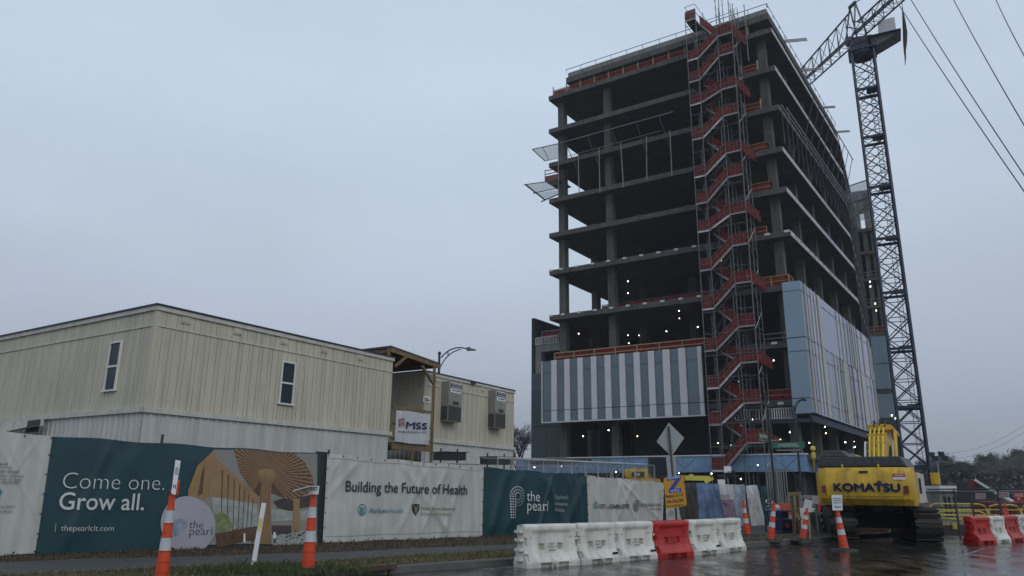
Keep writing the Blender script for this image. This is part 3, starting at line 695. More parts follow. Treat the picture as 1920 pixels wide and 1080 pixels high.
# banner 4
b4, dp4, on4 = banner('fence_banner', 'dark teal banner with white dotted emblem, reading the pearl and Innovation District', [(905, 875), (1097, 891), (1101, 1002), (902, 1008)], FP, FD, FN, M['teal'], .05, 31, 'banners along the street fence')
txt(b4, dp4, on4, [('the', (984, 939), (1009, 940), 0), ('pearl', (985, 957), (1024, 958), 0)], M['print_w'], bold=0)
txt(b4, dp4, on4, [("Charlotte's", (1036, 935), (1063, 935.5), 7), ('Innovation', (1036, 947), (1062, 948), 7), ('District', (1037, 958), (1055, 960), 7)], M['greyl'], bold=.03)
pdots(b4, dp4, on4, 966, 930, 12.5, 18, 9, M['print_w'], sz=1.25, gap=.3)
# banner 5
b5, dp5, on5 = banner('fence_banner', 'loosely hung white banner with city and county seals, reading City of Charlotte', [(1098, 891), (1243, 904), (1240, 994), (1102, 1001)], FP, FD, FN, M['vinyl'], .032, 44, 'banners along the street fence',
    folds=[(.0, .5, .03), (.35, .75, .02), (.38, 1.6, .03), (.42, -.3, .02), (.6, -.7, .03), (.95, -.2, .03)])
txt(b5, dp5, on5, [('CITY', (1120, 953), (1132, 953), 8), ('of', (1134, 953), (1138, 953), 4), ('CHARLOTTE', (1140, 953), (1174, 953), 8)], M['ink'], bold=.05)
txt(b5, dp5, on5, [('MECKLENBURG COUNTY', (1196, 949), (1234, 949), 5.5), ('North Carolina', (1212, 955), (1234, 955), 3)], M['inkg'], bold=.03)
g = MB()
for p in ([(1111, 951), (1119, 951), (1119, 952.3), (1111, 952.3)], [(1111, 943), (1112, 943), (1112, 950), (1111, 950)], [(1118, 943), (1119, 943), (1119, 950), (1118, 950)], [(1114.5, 938), (1115.6, 938), (1115.6, 950), (1114.5, 950)], [(1112, 944), (1115, 941), (1118, 944), (1115, 942.5)]): shape(g, p, dp5, on5)
g.build('crown_emblem', M['inkt'], b5)
g = MB()
for i in range(24): a, b = i * math.pi / 12, (i + 1) * math.pi / 12; f = lambda r_, k: (1188.5 + 6 * r_ * math.cos(k), 948 + 11.5 * r_ * math.sin(k)); shape(g, [f(1, a), f(1, b), f(.8, b), f(.8, a)], dp5, on5)
shape(g, [(1185, 945), (1190, 940), (1192, 948), (1190, 956), (1186, 953)], dp5, on5); g.build('county_seal', M['inkg'], b5)
# slumped banners
sb = [('crumpled off white banner with faint text beside the amber notice', [(1246, 904), (1262, 905), (1284, 986), (1247, 990)], M['vinyl'], .06),
      ('crumpled brown and grey picture banner behind the amber notice', [(1262, 905), (1303, 905), (1308, 980), (1278, 988)], M['darkp'], .08),
      ('folded blue picture banner behind the white barriers', [(1303, 905), (1345, 906), (1358, 988), (1310, 988)], M['bluep'], .09),
      ('narrow white banner with a small purple picture', [(1343, 907), (1373, 907), (1378, 990), (1357, 990)], M['vinylw'], .06),
      ('narrow pale blue picture banner between two white ones', [(1372, 907), (1394, 908), (1400, 985), (1378, 990)], mat('pale blue print', (.24, .28, .32), .6, var=.4, scale=3), .07),
      ('slumped white text banner hanging askew to the right', [(1396, 910), (1417, 909), (1434, 984), (1407, 990)], M['vinylw'], .07),
      ('half hidden dark teal banner end with cut off white words', [(1423, 911), (1449, 913), (1449, 984), (1432, 986)], M['teal'], .05)]
sbo = []
for i, (lab, px, m_, am) in enumerate(sb):
    sbo.append(banner('fence_banner', lab, px, FP + FN * .02 * (i % 3), FD, FN, m_, am, 60 + i, 'banners along the street fence', nu=26, nv=20, hem=False,
        folds=[(.2, .2, .08), (.45, -.3, .07), (.8, .4, .06), (.6, .1, .04)]))
txt(sbo[6][0], sbo[6][1], sbo[6][2], [('Co', (1432, 945), (1448, 945), 11), ('Gr', (1433, 958), (1448, 958), 11)], M['print_w'])
g = MB(); shape(g, [(1352, 936), (1371, 936), (1376, 975), (1357, 975)], sbo[3][1], sbo[3][2], .05); g.build('printed_picture', M['purp'], sbo[3][0])
for bi, x0, y0, w_ in ((3, 1351, 927, 18), (5, 1401, 936, 13), (5, 1405, 948, 20), (0, 1249, 958, 12)):
    g = MB()
    for k in range(4): y = y0 + k * (1.8 if bi == 3 else 2.6); shape(g, [(x0 + k * .3, y), (x0 + w_, y), (x0 + w_, y + .6), (x0 + k * .3, y + .6)], sbo[bi][1], sbo[bi][2], .014)
    g.build('lettering', M['inkg'], sbo[bi][0])
# chain-link fence
def chainlink(mb, P, d, length, z0, z1, step=.11, wr=.004):
    H_ = z1 - z0; s = -H_
    while s < length:
        for sg in (1, -1):
            a0, a1 = (s, s + H_); zA, zB = (z0, z1) if sg == 1 else (z1, z0)
            c0, c1 = max(0, a0), min(length, a1)
            if c1 - c0 > .02:
                f0, f1 = (c0 - a0) / H_, (c1 - a0) / H_
                A = P + d * c0 + Z * (zA + (zB - zA) * f0); B = P + d * c1 + Z * (zA + (zB - zA) * f1); mb.tube(A, B, wr, n=3)
        s += step
fe = thing('chain_link_fence', 'galvanised chain link fence with posts that carries the street banners', 'fence', sn(8, -20.1))
FB = sn(0, -20.1)
sL, sR_ = -1.0, 25.0
k = 0; s = sL
while s < sR_ + .1:
    mb = MB(); mb.tube(FB + SD * s, FB + SD * s + Z * (2.42 if s < 16 else 2.6), .032); mb.build('post', M['galv'], fe); s += 2.6
for z_, a_, b_ in ((2.4, -1, 16), (2.62, 15.9, 25)):
    mb = MB(); mb.tube(FB + SD * a_ + Z * z_, FB + SD * b_ + Z * z_, .022); mb.build('top_rail', M['galv'], fe)
mb = MB(); chainlink(mb, FB, SD, 0.01, .1, 2.4); chainlink(mb, FB + SD * 16, SD, 9, .1, 2.6, step=.14); mb.build('wire_mesh', M['galv'], fe)
for i in range(12):
    s = 16.7 + i * .72; mb = MB(); mb.tube(FB + SD * s - FN * .12, FB + SD * s - FN * .12 + Z * 2.66, .026); mb.build('panel_post', M['galvl'], fe)
mb = MB(); mb.tube(FB + SD * 16.7 - FN * .12 + Z * 2.66, FB + SD * 24.6 - FN * .12 + Z * 2.66, .026); mb.build('panel_rail', M['galvl'], fe)
mb = MB(); a = onp(592, 846, FP + FN * .02, FD); b = onp(616, 848, FP + FN * .02, FD); mb.quad(Vector((a.x, a.y, .12)), Vector((b.x, b.y, .12)), b, a); mb.build('dark_gap_strip', M['black'], fe)  # black strip made up to fill the dark gap between two banners
for x in (307, 620): a = onp(x, 800, FP - FN * .1, FD); mb = MB(); zt_ = onp(x, 814 if x < 400 else 843, FP, FD).z; mb.tube((a.x, a.y, .1), (a.x, a.y, zt_), .035); mb.build('post', M['steel'], fe)
# bundle of stacked fence panels
bd = thing('fence_panel_stack', 'bundle of upright galvanised fence panels leaning together at the fence end', 'fence panels', onp(1455, 960, FP, FD) - Z * 1.0)
for i in range(9):
    x = 1438 + i * 4.6; A = onp(x, 900, FP + FN * (.2 - .05 * i), FD); mb = MB(); mb.tube((A.x, A.y, .1), (A.x, A.y, 2.72 - .02 * (i % 3)), .028); mb.tube((A.x, A.y, 2.7), (A.x + .25 * ND.x + .1, A.y + .25 * ND.y, 2.7), .02); mb.tube((A.x, A.y, .3), (A.x + .25, A.y + .2, .3), .02)
    mb.build('panel_frame', M['galv'], bd)
mb = MB(); A = onp(1436, 900, FP - FN * .1, FD); chainlink(mb, Vector((A.x, A.y, 0)), SD, 1.5, .15, 2.65, step=.07); mb.build('wire_mesh', M['galv'], bd)
# MSS banner on the deck
bm, dpm, onm = banner('rail_banner', 'white square banner reading MSS tied to the timber deck rail', [(741, 768), (805, 776), (801, 835), (738, 829)], P1 + n1 * .06, d1, n1, M['vinylw'], .02, 77, hem=False, nu=30, nv=24)
bm['category'] = 'banner'
txt(bm, dpm, onm, [('MSS', (758, 803), (796, 805), 13)], M['navy'], bold=.02)
txt(bm, dpm, onm, [('msssolutions.com', (743, 811), (796, 812.5), 5.2)], M['ink'], bold=-.005)
for k, mm in enumerate(('navy', 'redp', 'redp', 'navy', 'redp')):
    g = MB(); y = 785 + k * 3.2
    for i in range(6):
        f = lambda j: (744 + j * 2 - (k % 2) * .6, y + 1.3 * math.sin(j / 6 * 6.28)); a = f(i); b = f(i + 1)
        shape(g, [a, b, (b[0], b[1] + 1.5), (a[0], a[1] + 1.5)], dpm, onm)
    g.build('flag_stripe', M[mm], bm)
# black awning-like panels above banner 3 / 4
for i, (x0, x1, y0, y1, lab) in enumerate(((820, 866, 848, 863, 'left one of two black rectangular panels just above the white health banner'), (908, 953, 857, 871, 'right one of two black rectangular panels, above the dark teal banner'))):
    A = onp(x0, y0, FP - FN * 2.0, FD); B = onp(x1, y0 + 1, FP - FN * 2.0, FD); C2 = onp(x0, y1, FP - FN * 2.0, FD); hh = A.z - C2.z
    r_ = thing('black_panel', lab, 'panel', (A.x, A.y, 0), group='black panels behind the fence')
    mb = MB(); mb.beam(A - Z * hh / 2, B - Z * hh / 2, .5, hh); mb.beam(A + Z * .012, B + Z * .012 + SD * .12, .6, .025); mb.build('panel_box', M['black'], r_)
    for q in (A + SD * .15, B - SD * .2): mb = MB(); mb.tube((q.x, q.y, 0), (q.x, q.y, A.z + (.15 if q is not A else 0)), .03); mb.build('post', M['black'], r_)
# ============================================================ TOWER
TC = Vector((26.05, 65.65, 0)); TA = Vector((-.838, .545, 0)).normalized(); TB = Vector((.575, .818, 0)).normalized()
def uw(u, w, z=0.0): return TC + TA * u + TB * w + Z * z
WE, UE, WEND = 30.9, 4.3, 66.0
def eu(w): return 0 if w <= WE else UE * (w - WE) / (WEND - WE)
AN = Vector((-TA.y, TA.x, 0)); AN = AN if AN.y < 0 else -AN       # outward from front face
BN = Vector((TB.y, -TB.x, 0)); BN = BN if BN.x > 0 else -BN       # outward from right face
tower = thing('tower_building', 'tall unfinished concrete tower under construction with open floors and striped glass at its base', 'building', uw(13, 20))
LV = [4.8, 9.6, 14.9, 20.2, 25.4, 29.8, 34.0, 38.5, 42.85, 47.2]
TH = .55
W_ = 26.1
def slab_poly(off=0.0, u1=W_): return [uw(-off, -off)[:2], uw(eu(WE) - off, WE)[:2], uw(UE - off, WEND)[:2], uw(u1 + off, WEND)[:2], uw(u1 + off, -off)[:2]]
for i, z in enumerate(LV):
    mb = MB()
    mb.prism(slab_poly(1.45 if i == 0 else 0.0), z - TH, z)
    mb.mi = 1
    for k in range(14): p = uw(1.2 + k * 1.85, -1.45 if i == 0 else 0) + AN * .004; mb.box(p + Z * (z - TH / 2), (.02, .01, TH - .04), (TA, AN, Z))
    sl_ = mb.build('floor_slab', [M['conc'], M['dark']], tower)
    if i >= 3:     # paler strip along the right face, lighter than the front slab edges
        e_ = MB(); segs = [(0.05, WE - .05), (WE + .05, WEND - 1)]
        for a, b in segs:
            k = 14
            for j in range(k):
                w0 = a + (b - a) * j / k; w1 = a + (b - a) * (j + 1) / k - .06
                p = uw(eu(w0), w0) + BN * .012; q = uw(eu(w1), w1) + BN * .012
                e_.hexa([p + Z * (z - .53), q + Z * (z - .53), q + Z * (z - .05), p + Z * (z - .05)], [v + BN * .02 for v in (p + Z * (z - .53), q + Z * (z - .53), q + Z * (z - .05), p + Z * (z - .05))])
        e_.build('pale_edge_strip', M['edge'] if i in (4, 5, 6, 8, 9) else M['conc2'], sl_)
# roof slab with upstand
mb = MB(); mb.prism([uw(0.2, 0)[:2], uw(.2 + eu(WE), WE)[:2], uw(UE + .2, WEND)[:2], uw(23.7, WEND)[:2], uw(23.7, 0)[:2]], 48.25, 48.95); rf = mb.build('roof_slab', M['conc'], tower)
mb = MB(); o = .18; mb.prism([uw(0.2 + o, o)[:2], uw(.2 + o + eu(WE), WE)[:2], uw(UE + .2 + o, WEND)[:2], uw(23.7 - o, WEND)[:2], uw(23.7 - o, o)[:2]], 48.95, 49.62); mb.build('parapet', M['conc2'], rf)
def guard(p, q, z, h=1.05, n=None, post_m='galv', rail_m='galv', netm=None, pw=.05, rw=.04, name='guardrail', nrails=2, postx=0.0, parent=None):
    d = q - p; Ln = d.length; n = n or max(1, round(Ln / 1.9)); mb = MB()
    mats = [M[post_m], M[rail_m]] + ([M[netm]] if netm else [])
    for i in range(n + 1): a = p + d * (i / n); mb.beam(a + Z * z, a + Z * (z + h + postx), pw)
    mb.mi = 1
    for k in range(nrails): zz = z + h * (k + 1) / nrails - .03; mb.beam(p + Z * zz, q + Z * zz, rw, rw * 1.6)
    if netm:
        mb.mi = 2; dn = d.normalized(); nn = Vector((dn.y, -dn.x, 0)) * -.05
        mb.hexa([p + nn + Z * (z + .02), q + nn + Z * (z + .02), q + nn * 1.4 + Z * (z + .02), p + nn * 1.4 + Z * (z + .02)], [p + nn + Z * (z + h * .9), q + nn + Z * (z + h * .9), q + nn * 1.4 + Z * (z + h * .9), p + nn * 1.4 + Z * (z + h * .9)])
    return mb.build(name, mats, parent or tower)
guard(uw(23.7, .06), uw(.2, .06), 49.6, .5, n=12, rail_m='steel', post_m='steel', nrails=1)
guard(uw(.25, .1), uw(.25, WE), 49.6, .5, n=14, rail_m='steel', post_m='steel', nrails=1)
# top floor timber guard and net
guard(uw(25.6, .25), uw(9.2, .25), 47.2, .75, n=9, post_m='lumber', rail_m='lumber', netm='red', pw=.13, nrails=1, postx=.45)
guard(uw(7.5, .25), uw(2.4, .25), 47.2, .75, n=3, post_m='lumber', rail_m='lumber', netm='red', pw=.13, nrails=1, postx=.45)
for z in (42.85, 38.5): guard(uw(3.4, .3), uw(1.75, .3), z, .95, n=1, post_m='lumber', rail_m='lumber', netm='red', pw=.13, postx=.3)
for z in (34.0, 29.8): guard(uw(3.6, .3), uw(1.4, .3), z, 1.0, n=1, post_m='lumber', rail_m='lumber', netm='orange_net', pw=.09); guard(uw(1.4, .3), uw(1.4, 1.6), z, 1.0, n=1, post_m='lumber', rail_m='lumber', pw=.09)
guard(uw(3.8, .3), uw(2.2, .3), 25.4, .9, n=1, post_m='lumber', rail_m='lumber', netm='red')
guard(uw(3.8, .3), uw(.6, .3), 20.2, 1.05, n=2, post_m='lumber', rail_m='lumber', netm='orange_net', pw=.09); guard(uw(.6, .3), uw(.6, 1.9), 20.2, 1.05, n=1, post_m='lumber', rail_m='lumber', netm='orange_net', pw=.08)
guard(uw(20.8, 2.2), uw(8.2, 2.2), 20.2, 1.0, netm='red', post_m='steel', rail_m='steel'); guard(uw(20.5, 2.2), uw(8.2, 2.2), 25.4, .8, netm='red', post_m='steel', rail_m='steel')
guard(uw(25.4, -.15), uw(8.6, -.15), 14.92, 1.0, n=7, post_m='lumber', rail_m='lumber', netm='red', pw=.1, rw=.07)
guard(uw(3.3, .3), uw(.9, .3), 9.6, 1.0, n=1, post_m='lumber', rail_m='lumber', netm='red'); guard(uw(3.3, .4), uw(.9, .4), 14.9, .9, n=1, post_m='galv', rail_m='galv')
# stud track "ladder" rails hung under slab
def ladder(p, q, z0, z1, n, name='stud_track'):
    mb = MB(); mb.beam(p + Z * z0, q + Z * z0, .06); mb.beam(p + Z * z1, q + Z * z1, .06)
    for i in range(n + 1): a = p.lerp(q, i / n); mb.beam(a + Z * z0, a + Z * z1, .09, .04)
    return mb.build(name, M['edge'], tower)
ladder(uw(3.4, -.1), uw(.95, -.1), 7.95, 8.85, 12); ladder(uw(8.5, -.1), uw(3.6, -.1), 7.95, 8.85, 18)
# embed brackets on two slab edges
for z, us in ((25.4, [25.9, 24.6] + [22.6 - i * 1.9 for i in range(8)]), (20.2, [25.9, 24.4] + [22.4 - i * 1.9 for i in range(8)])):
    for u in us:
        mb = MB(); mb.box(uw(u, 0) + AN * .04 + Z * (z - .06), (.42, .1, .2), (TA, AN, Z)); mb.build('embed_plate', M['finw'], tower)
for u, z in ((2.1, 25.4), (.3, 25.4), (2.3, 14.9), (2.2, 9.4)):
    mb = MB(); mb.box(uw(u, 0) + AN * .04 + Z * (z - .1), (.5, .1, .22), (TA, AN, Z)); mb.build('embed_plate', M['finw'], tower)
# black anchor marks on the 25.4 edge
mb = MB()
for i in range(16): w0 = 1.8 + i * 1.8; mb.box(uw(0, w0) + BN * .04 + Z * (25.4 - .2), (.22, .03, .14), (TB, BN, Z))
mb.build('anchor_sockets', M['black'], tower)
# columns
for w0 in (1.5, 9, 16.3, 23.8, 31.3, 39, 47, 55):
    for u0 in (1.5 + eu(w0), 7.2 if w0 > 2 else None, 13.1 if w0 > 2 else None, 19.1, 25.1):
        if u0 is None: continue
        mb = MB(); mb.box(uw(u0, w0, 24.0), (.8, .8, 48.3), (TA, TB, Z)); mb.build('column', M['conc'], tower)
# core, plus walls added to shut out sky and keep the bays dark
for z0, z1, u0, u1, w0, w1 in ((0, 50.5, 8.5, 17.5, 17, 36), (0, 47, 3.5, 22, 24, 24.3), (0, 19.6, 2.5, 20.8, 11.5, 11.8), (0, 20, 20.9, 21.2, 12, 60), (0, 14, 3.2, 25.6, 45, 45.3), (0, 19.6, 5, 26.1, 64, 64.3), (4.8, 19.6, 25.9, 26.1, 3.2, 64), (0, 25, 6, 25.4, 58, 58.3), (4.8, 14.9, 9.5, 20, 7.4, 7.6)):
    mb = MB(); ps = [uw(u0, w0), uw(u1, w0), uw(u1, w1), uw(u0, w1)]; mb.prism([p[:2] for p in ps], z0, z1); mb.build('inner_dark_wall', M['dark'], tower)
# podium fascia (light blue membrane) under slab 4.8
fas = MB(); o = 1.55
cA = uw(1.2, -1.7); f0 = uw(29.5, -1.2); f1 = uw(-1.7 + 1.0, 14) 
cA = Vector((24.9, 64.0, 0)); fB = cA + TB * 34
fas.hexa([f0 + Z * 3.25, cA + Z * 3.3, fB + Z * 3.3, fB - BN * .3 + Z * 3.3, cA - BN * .3 - AN * .3 + Z * 3.3, f0 - AN * .3 + Z * 3.25], [v + Z * z for v, z in ((f0, 4.72), (cA, 4.72), (fB, 4.72), (fB - BN * .3, 4.72), (cA - BN * .3 - AN * .3, 4.72), (f0 - AN * .3, 4.72))])
fas.build('podium_membrane', M['mem'], tower)
mb = MB(); mb.beam(f0 + AN * .03 + Z * 4.76, cA + AN * .03 + Z * 4.76, .1, .12); mb.beam(cA + BN * .03 + Z * 4.76, fB + BN * .03 + Z * 4.76, .1, .12); mb.build('coping_strip', M['finw'], tower)
mb = MB(); mb.prism([v[:2] for v in (f0 - AN * .6, cA - AN * .6 - BN * .5, fB - BN * .6, fB + TA * 20, f0 + TB * 20)], 4.3, 4.74); mb.build('podium_deck', M['conc'], tower)
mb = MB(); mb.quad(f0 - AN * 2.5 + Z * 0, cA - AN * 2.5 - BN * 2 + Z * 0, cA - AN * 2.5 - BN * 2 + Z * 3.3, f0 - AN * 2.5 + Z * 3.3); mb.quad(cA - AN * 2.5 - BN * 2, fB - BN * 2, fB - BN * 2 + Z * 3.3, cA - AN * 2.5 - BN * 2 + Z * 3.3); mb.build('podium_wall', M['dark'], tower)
# striped glass box A on the front
ga = lambda u, z, o=0.0: uw(u, -.5) + AN * o + Z * z
us = [26.65, 25.49, 24.87, 23.9, 23.29, 22.32, 21.72, 20.74, 20.15, 19.17, 18.53, 17.54, 16.92, 15.95, 15.31, 14.4, 13.77, 12.87, 12.15, 11.25, 10.55, 9.35, 8.96]
for i, (a, b) in enumerate(zip(us[:-1], us[1:])):
    white = i % 2 == 1
    zt_ = 15.05
    if white:
        for z0, z1 in ((8.55, 9.68), (9.74, zt_)):
            mb = MB(); mb.hexa([ga(a, z0, .02), ga(b, z0, .02), ga(b, z0, .2), ga(a, z0, .2)], [ga(a, z1, .02), ga(b, z1, .02), ga(b, z1, .2), ga(a, z1, .2)]); mb.build('white_fin', M['finw'], tower)
    else:
        for z0, z1 in ((8.55, 9.68), (9.74, 13.8), (13.85, zt_)):
            mb = MB(); mb.hexa([ga(a - .02, z0, -.05), ga(b + .02, z0, -.05), ga(b + .02, z0, .03), ga(a - .02, z0, .03)], [ga(a - .02, z1, -.05), ga(b + .02, z1, -.05), ga(b + .02, z1, .03), ga(a - .02, z1, .03)]); mb.build('glass_panel', M['glassA'], tower)
mb = MB(); mb.hexa([ga(26.7, 8.45, -.4), ga(8.9, 8.45, -.4), ga(8.9, 8.45, -.06), ga(26.7, 8.45, -.06)], [ga(26.7, 15.0, -.4), ga(8.9, 15.0, -.4), ga(8.9, 15.0, -.06), ga(26.7, 15.0, -.06)]); mb.build('curtain_backing', M['black'], tower)
mb = MB(); mb.hexa([ga(26.72, 8.42, .0), ga(8.9, 8.42, .0), ga(8.9, 8.42, .22), ga(26.72, 8.42, .22)], [ga(26.72, 8.53, .0), ga(8.9, 8.53, .0), ga(8.9, 8.53, .22), ga(26.72, 8.53, .22)]); mb.build('sill_trim', M['finw'], tower)
mb = MB(); mb.hexa([ga(26.72, 8.53, -.3), ga(26.66, 8.53, -.3), ga(26.66, 8.53, .2), ga(26.72, 8.53, .2)], [ga(26.72, 15.05, -.3), ga(26.66, 15.05, -.3), ga(26.66, 15.05, .2), ga(26.72, 15.05, .2)]); mb.build('corner_trim', M['finw'], tower)
# glass box B on the right
gc0, gc1, gw = 1.0, -.55, -.7
for z0, z1 in ((8.35, 9.55), (9.62, 13.72), (13.78, 14.96), (15.04, 19.3), (19.35, 20.2)):
    mb = MB(); p = [uw(gc0, gw), uw(gc1, gw), uw(gc1, gw + .12), uw(gc0, gw + .12)]; mb.hexa([v + Z * z0 for v in p], [v + Z * z1 for v in p]); mb.build('corner_glass', M['glassB'], tower)
def ub(w0): return gc1 + eu(w0) + (0 if w0 < 22 else 0.0)
rnd = random.Random(5)
pattern = ['glassB', 'fing', 'finw', 'fing', 'fincream', 'lav', 'lav', 'finw', 'lav', 'finw', 'glassA', 'finw', 'fing', 'lav', 'fincream', 'fincream'] + ['lav'] * 7
w0 = gw; idx = 0; strips = []
upper = [('glassB', .8), ('fing', .5), ('fincream', .45), ('fing', .6), ('lav', 1.1), ('finw', .4), ('lav', .9), ('finw', .45), ('glassA', .8), ('fincream', 1.1), ('lav', 1.4), ('lav', 1.4), ('lav', 1.4), ('lav', 1.4), ('lav', 1.4), ('finw', .4), ('lav', 1.3), ('finw', .45), ('lav', 1.4), ('finw', .45), ('lav', 1.4), ('finw', .6), ('fing', .9), ('glassA', .9), ('finw', .5), ('fing', .8), ('finw', .5), ('fing', 1.2), ('lav', 2.4), ('fincream', .7), ('lav', 2.6), ('fing', .8), ('finw', .8), ('lav', 2.0), ('fincream', .8), ('glassA', 3.0), ('finw', .8), ('fing', 2.5)]
lower = [('glassB', .8), ('fing', .5), ('fincream', .45), ('fing', .6), ('lav', 1.1), ('finw', .4), ('lav', .9), ('finw', .45), ('lav', .8), ('fincream', 1.1), ('glassA', 1.4), ('lav', 1.2), ('glassA', 1.4), ('finw', .4), ('lav', 1.0), ('finw', .35), ('fing', 1.2), ('glassA', .9), ('fincream', 2.6), ('fing', .8), ('glassA', .8), ('fing', .9), ('finw', .5), ('lav', 1.4), ('fing', .8), ('finw', .5), ('lav', 1.2), ('fincream', 2.4), ('fing', .7), ('lav', 2.6), ('finw', .8), ('fing', .8), ('lav', 2.0), ('fincream', .8), ('glassA', 3.0), ('finw', .8), ('fing', 2.5)]
def bpanel(w0, w1, z0, z1, mn):
    fin = mn.startswith('fin'); o0, o1 = (0, .10) if fin else (-.05, .03)
    if mn == 'fing': o0, o1 = -.08, .0
    p = uw(ub(w0), w0); q = uw(ub(w1), w1); ps = [p + BN * o0, q + BN * o0, q + BN * o1, p + BN * o1]
    mb = MB(); mb.hexa([v + Z * z0 for v in ps], [v + Z * z1 for v in ps]); mb.build('fin_panel' if fin else 'glass_panel', M[mn], tower)
def ztopb(w0): return 20.2
for pat, (z0, z1) in ((upper, (15.04, 20.2)), (lower, (8.4, 14.96))):
    w0 = gw + .02
    for mn, wd in pat:
        w1 = w0 + wd - .035
        if w1 > 44: break
        bpanel(w0, w1, z0, z1, mn); w0 += wd
for z in (9.58, 13.75, 19.32):
    mb = MB(); k = 12
    for a, b in ((gw, WE), (WE, 44)): p = uw(ub(a), a) + BN * .03; q = uw(ub(b), b) + BN * .03; mb.beam(p + Z * z, q + Z * z, .05, .05)
    mb.build('horizontal_joint', M['black'], tower)
mb = MB()
for a, b in ((gw + .3, WE), (WE, 44)): ps = [uw(ub(a) + .12, a), uw(ub(b) + .12, b), uw(ub(b) + .5, b), uw(ub(a) + .5, a)]; mb.hexa([v + Z * 8.3 for v in ps], [v + Z * 20.1 for v in ps])
mb.build('curtain_backing', M['black'], tower)
mb = MB()
for a, b in ((gw + .05, WE), (WE, 44)): p = uw(ub(a), a) + BN * .06; q = uw(ub(b), b) + BN * .06; mb.beam(p + Z * 8.33, q + Z * 8.33, .3, .1)
mb.beam(uw(gc0, gw + .05, 8.3), uw(gc1, gw + .05, 8.3), .2, .1); mb.build('sill_trim', M['glassB'], tower)
# lower soffit blue steel band
mb = MB(); mb.beam(uw(8.6, -.3, 7.7), uw(-.3, -.3, 7.7), .2, .35); mb.beam(uw(-.35, -.3, 7.9), uw(-.35, 44, 7.9), .2, .6); mb.build('steel_band', M['crane'], tower)
# left low wing
lw = lambda u, w0, z: uw(u, w0, z)
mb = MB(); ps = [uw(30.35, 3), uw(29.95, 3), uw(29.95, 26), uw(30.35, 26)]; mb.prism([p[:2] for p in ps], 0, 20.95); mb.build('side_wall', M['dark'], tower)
mb = MB(); ps = [uw(29.95, 3.2), uw(26.2, 3.2), uw(26.2, 26), uw(29.95, 26)]; mb.prism([p[:2] for p in ps], 16.9, 17.75); mb.build('wing_slab', M['conc2'], tower)
mb = MB(); ps = [uw(29.9, 3.1), uw(29.1, 3.1), uw(29.1, 3.9), uw(29.9, 3.9)]; mb.prism([p[:2] for p in ps], 0, 16.9); mb.build('column', M['conc2'], tower)
guard(uw(29.6, 4.0), uw(26.9, 4.0), 18.3, 1.2, n=1, netm='red'); ladder(uw(29.9, 3.15), uw(26.9, 3.15), 17.8, 18.6, 15)
for z0, z1, mn in ((4.8, 8.4, 'dglass'), (8.45, 12.3, 'dglass'), (12.35, 14.4, 'glassA')):
    for a, b in ((30.3, 28.4), (28.35, 26.5), (26.45, 25.4) if z0 < 5 else (26.45, 26.3)):
        mb = MB(); ps = [uw(a, 2.9), uw(b, 2.9), uw(b, 3.0), uw(a, 3.0)]; mb.hexa([v + Z * z0 for v in ps], [v + Z * z1 for v in ps]); mb.build('dark_glazing', M[mn] if mn != 'glassA' else mat('dark spandrel', (.05, .06, .075), .3, .2), tower)
mb = MB(); ps = [uw(24.4, 5), uw(22.9, 5), uw(22.9, 5.1), uw(24.4, 5.1)]; mb.hexa([v + Z * 4.8 for v in ps], [v + Z * 8.0 for v in ps]); mb.build('dark_glazing', M['dglass'], tower)
# ---------------- rear wing
rw_ = thing('rear_wing_building', 'dark distant concrete wing with roof frame and pale glass, seen behind the crane mast', 'building', at(1640, 900, 128) * 1)
def rp(x, y, D=128): return at(x, y, D)
XL, XR = 1597, 1672
RA = rp(1560, 640); RBv = rp(1668, 640); dR = (RBv - RA); dR.z = 0; Lr = dR.length; dR.normalize(); RNn = Vector((dR.y, -dR.x, 0)); RNn = RNn if RNn.y < 0 else -RNn
RA.z = 0; ax = (dR, RNn, Z)
def rbox(s0, s1, z0, z1, o0, o1): 
    mb = MB(); a = RA + dR * s0; b = RA + dR * s1; ps = [a + RNn * o0, b + RNn * o0, b + RNn * o1, a + RNn * o1]; mb.hexa([v + Z * z0 for v in ps], [v + Z * z1 for v in ps]); return mb
for z in (17, 21.5, 26, 30.5, 35, 39.5, 43.4): rbox(0, Lr, z - .5, z, -20, 0).build('floor_slab', M['conc'], rw_)
for s in (.4, 3.4, 6.6, Lr - .5): rbox(s - .35, s + .35, 0, 43.4, -1.2, -.5).build('column', M['conc'], rw_)
rbox(1.5, Lr - .3, 0, 43, -14, -13.5).build('inner_dark_wall', M['dark'], rw_)
rbox(Lr - .35, Lr - .05, 0, 43, -14, -1.3).build('inner_dark_wall', M['dark'], rw_)
for z0, z1 in ((4, 8.8), (8.9, 12.6), (12.7, 16.4), (17.1, 21), (21.1, 25.4)):
    rbox(3.5, Lr, z0, z1, .02, .15).build('glass_panel', M['glassB'] if z0 > 12 else M['dglass'], rw_)
for z in (26, 30.5, 35): 
    a = RA + dR * 4.5 + RNn * -.1; b = RA + dR * (Lr - .2) + RNn * -.1; guard(a, b, z, 1.0, netm='red' if z == 26 else None, parent=rw_)
# roof frame
for s0, s1, z0, z1 in ((3.2, 3.9, 43.4, 49.6), (5.4, 6.2, 43.4, 49.6), (Lr - 1.4, Lr - .5, 43.4, 49.6), (3.2, Lr - .5, 48.0, 50.0), (3.9, 5.5, 46.8, 48.4), (5.9, Lr - .5, 46.2, 48.4)): rbox(s0, s1, z0, z1, -.8, 0).build('roof_frame', M['conc2'], rw_)
